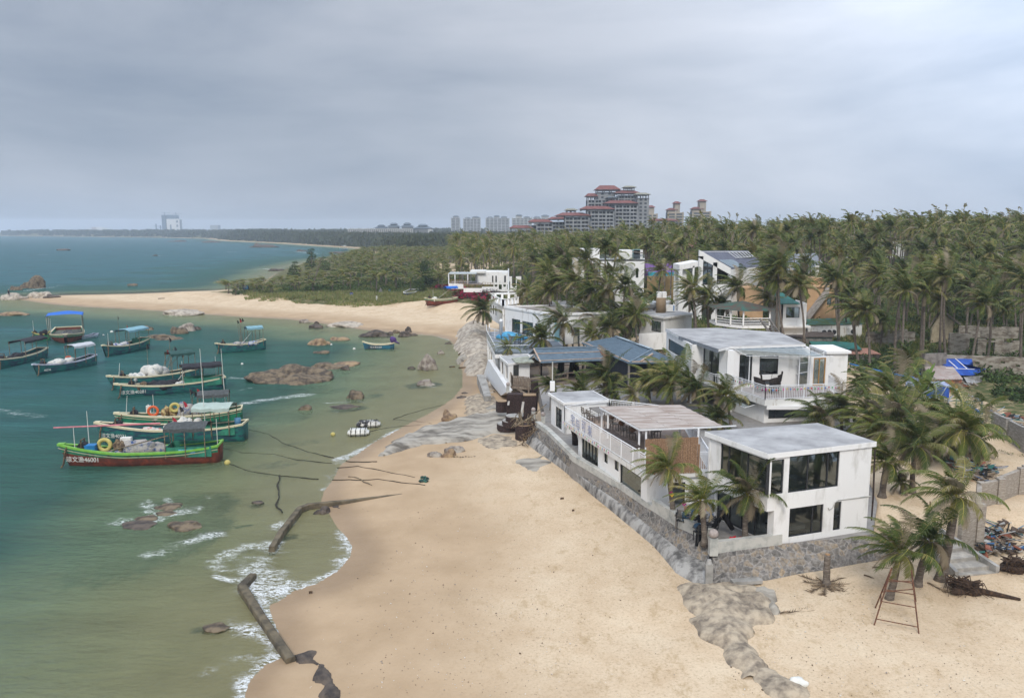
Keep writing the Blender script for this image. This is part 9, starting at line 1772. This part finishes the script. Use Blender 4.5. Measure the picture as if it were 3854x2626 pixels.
# grass on the spit edge: ragged tufts
gt_=[]; r=random.Random(5); tf=MB()
for i in range(26): a=r.uniform(0,6.3); b=V((r.uniform(-.5,.5),r.uniform(-.5,.5),0)); tf.cm=i%2; tf.add([b,b+V((.09,.03,0)),b+V((math.cos(a)*.3,math.sin(a)*.3,.55+.4*r.random()))],[(0,1,2)])
for i in range(3600):
    x,y=r.uniform(560,1110),r.uniform(655,692); g=P(*kD(x,y),2.2); 
    if y>660+.055*(x-560)+9*r.random()+8 or y>690: continue
    s=hz(g.x,g.y)
    if s<.5: continue
    gt_.append((0,g.x,g.y,s,1.4+r.random(),.8+.6*r.random(),r.uniform(0,6)))
for i in range(1500):
    x,y=r.uniform(1500,2300),r.uniform(700,800); g=at(*kD(x,y)); gt_.append((0,g.x,g.y,g.z,1.2+r.random(),.6+.6*r.random(),0))
merged('grass',[tf],gt_,[leafmat('grass_green',(.07,.12,.02),(.16,.22,.05)),leafmat('grass_dry',(.20,.19,.07),(.35,.30,.14))])
# ================================================================ LABELS OF THE PALMS (by what stands next to them)
LMK=[('the long yellow hall',2590,915),('the purple net canopy',2530,985),('the restaurant roof end',2300,1175),('the beach cafe pergola',1740,1030),('the arch pierced wall',1900,1050),('the roof behind the tanks',2400,1120),('the grey blue tin roof in the wood',3030,985),('the small red roof in the right wood',3225,898),('the cube house upper block',2220,940),('the pipe frame',3600,1480),('the white lamp post',1912,1100),('the steel water tank',2440,1160),('the gazebo roof',2810,1135),('the slanted grey tiled roof',2760,970),('the white cube house',2390,1000),('the orange building',3110,1100),('the air conditioner shed',3140,1225),('the faded orange tin roof',3240,1330),('the blue tarpaulin on the long wall',3610,1370),('the small gabled ruin',3550,1190),('the roofless ruined wall',3650,1290),('the ochre boundary wall',2490,1055),('the green corner roof',2990,1140),('the green sheet roof',3140,1290),('the crumbling wall at the edge',3760,1300),('the blackened ruin wall',3350,1260)]
def landmark_labels():
    c=[]
    for o,t in PALMS:
        if o.get('label') or o.location.y>235: continue
        X,Y=proj(t)
        for n,x,y in LMK: c.append((math.hypot(X-x,(Y-y)*.6),n,'left' if X<x else 'right',o))
    c.sort(key=lambda q:q[0]); cnt={}; W_=['closest','second closest','third closest','fourth closest','fifth closest']
    for d,n,sd,o in c:
        if o.get('label'): continue
        k=cnt.get((n,sd),0)
        if k>4 or d>330: continue
        cnt[(n,sd)]=k+1; o['label']='palm crown %s to the %s of %s'%(W_[k],sd,n)
landmark_labels()
def palm_labels():
    cnt={}
    for o,top in PALMS:
        if o.get('label'): continue
        X,Y=proj(top); D=o.location.y
        if X<1250 and D>200: k=('sprawling low palm at the seaward tip of the headland wood','palms at the tip of the headland wood')
        elif X<1650 and D>190: k=('palm in the headland wood behind the spit grass','palms of the headland wood')
        elif X<2000 and D>170: k=('palm in the grove around and behind the white arch wall cafe','palms around the cafe')
        elif X<2560 and D>150: k=('palm in the grove behind the restaurant, around the white cube house','palms around the white cube house')
        elif X<2560: k=('palm between the restaurant and the steel water tank house','palms around the water tank')
        elif X<2950 and D<160: k=('palm around the gazebo, in front of the slanted roof house','palms around the gazebo')
        elif X<2950: k=('palm in the wood behind the slanted roof house','palms behind the slanted roof house')
        elif D<140: k=('tall bare trunked palm among the ruins and sheds on the right','tall palms among the ruins')
        elif D<185: k=('tall palm at the front of the dense wood on the right','palms at the front of the right wood')
        else: k=('palm deep in the dense wood on the right','palms deep in the right wood')
        o['label'],o['group']=k
palm_labels()
# ================================================================ HAZE
def haze():
    b=MB(); b.bx((-6500,-40,-9),(6500,8200,130)); m=bpy.data.materials.new('haze'); m.use_nodes=True; N,L=nodes(m); N.clear()
    o=N.new('ShaderNodeOutputMaterial'); v=N.new('ShaderNodeVolumePrincipled'); v.inputs['Color'].default_value=(.80,.88,1,1); v.inputs['Density'].default_value=HAZE; v.inputs['Anisotropy'].default_value=.2
    L.new(v.outputs[0],o.inputs['Volume']); h=b.build('haze',m); h['kind']='stuff'; h.display_type='WIRE'
HAZE=0.00019
haze()
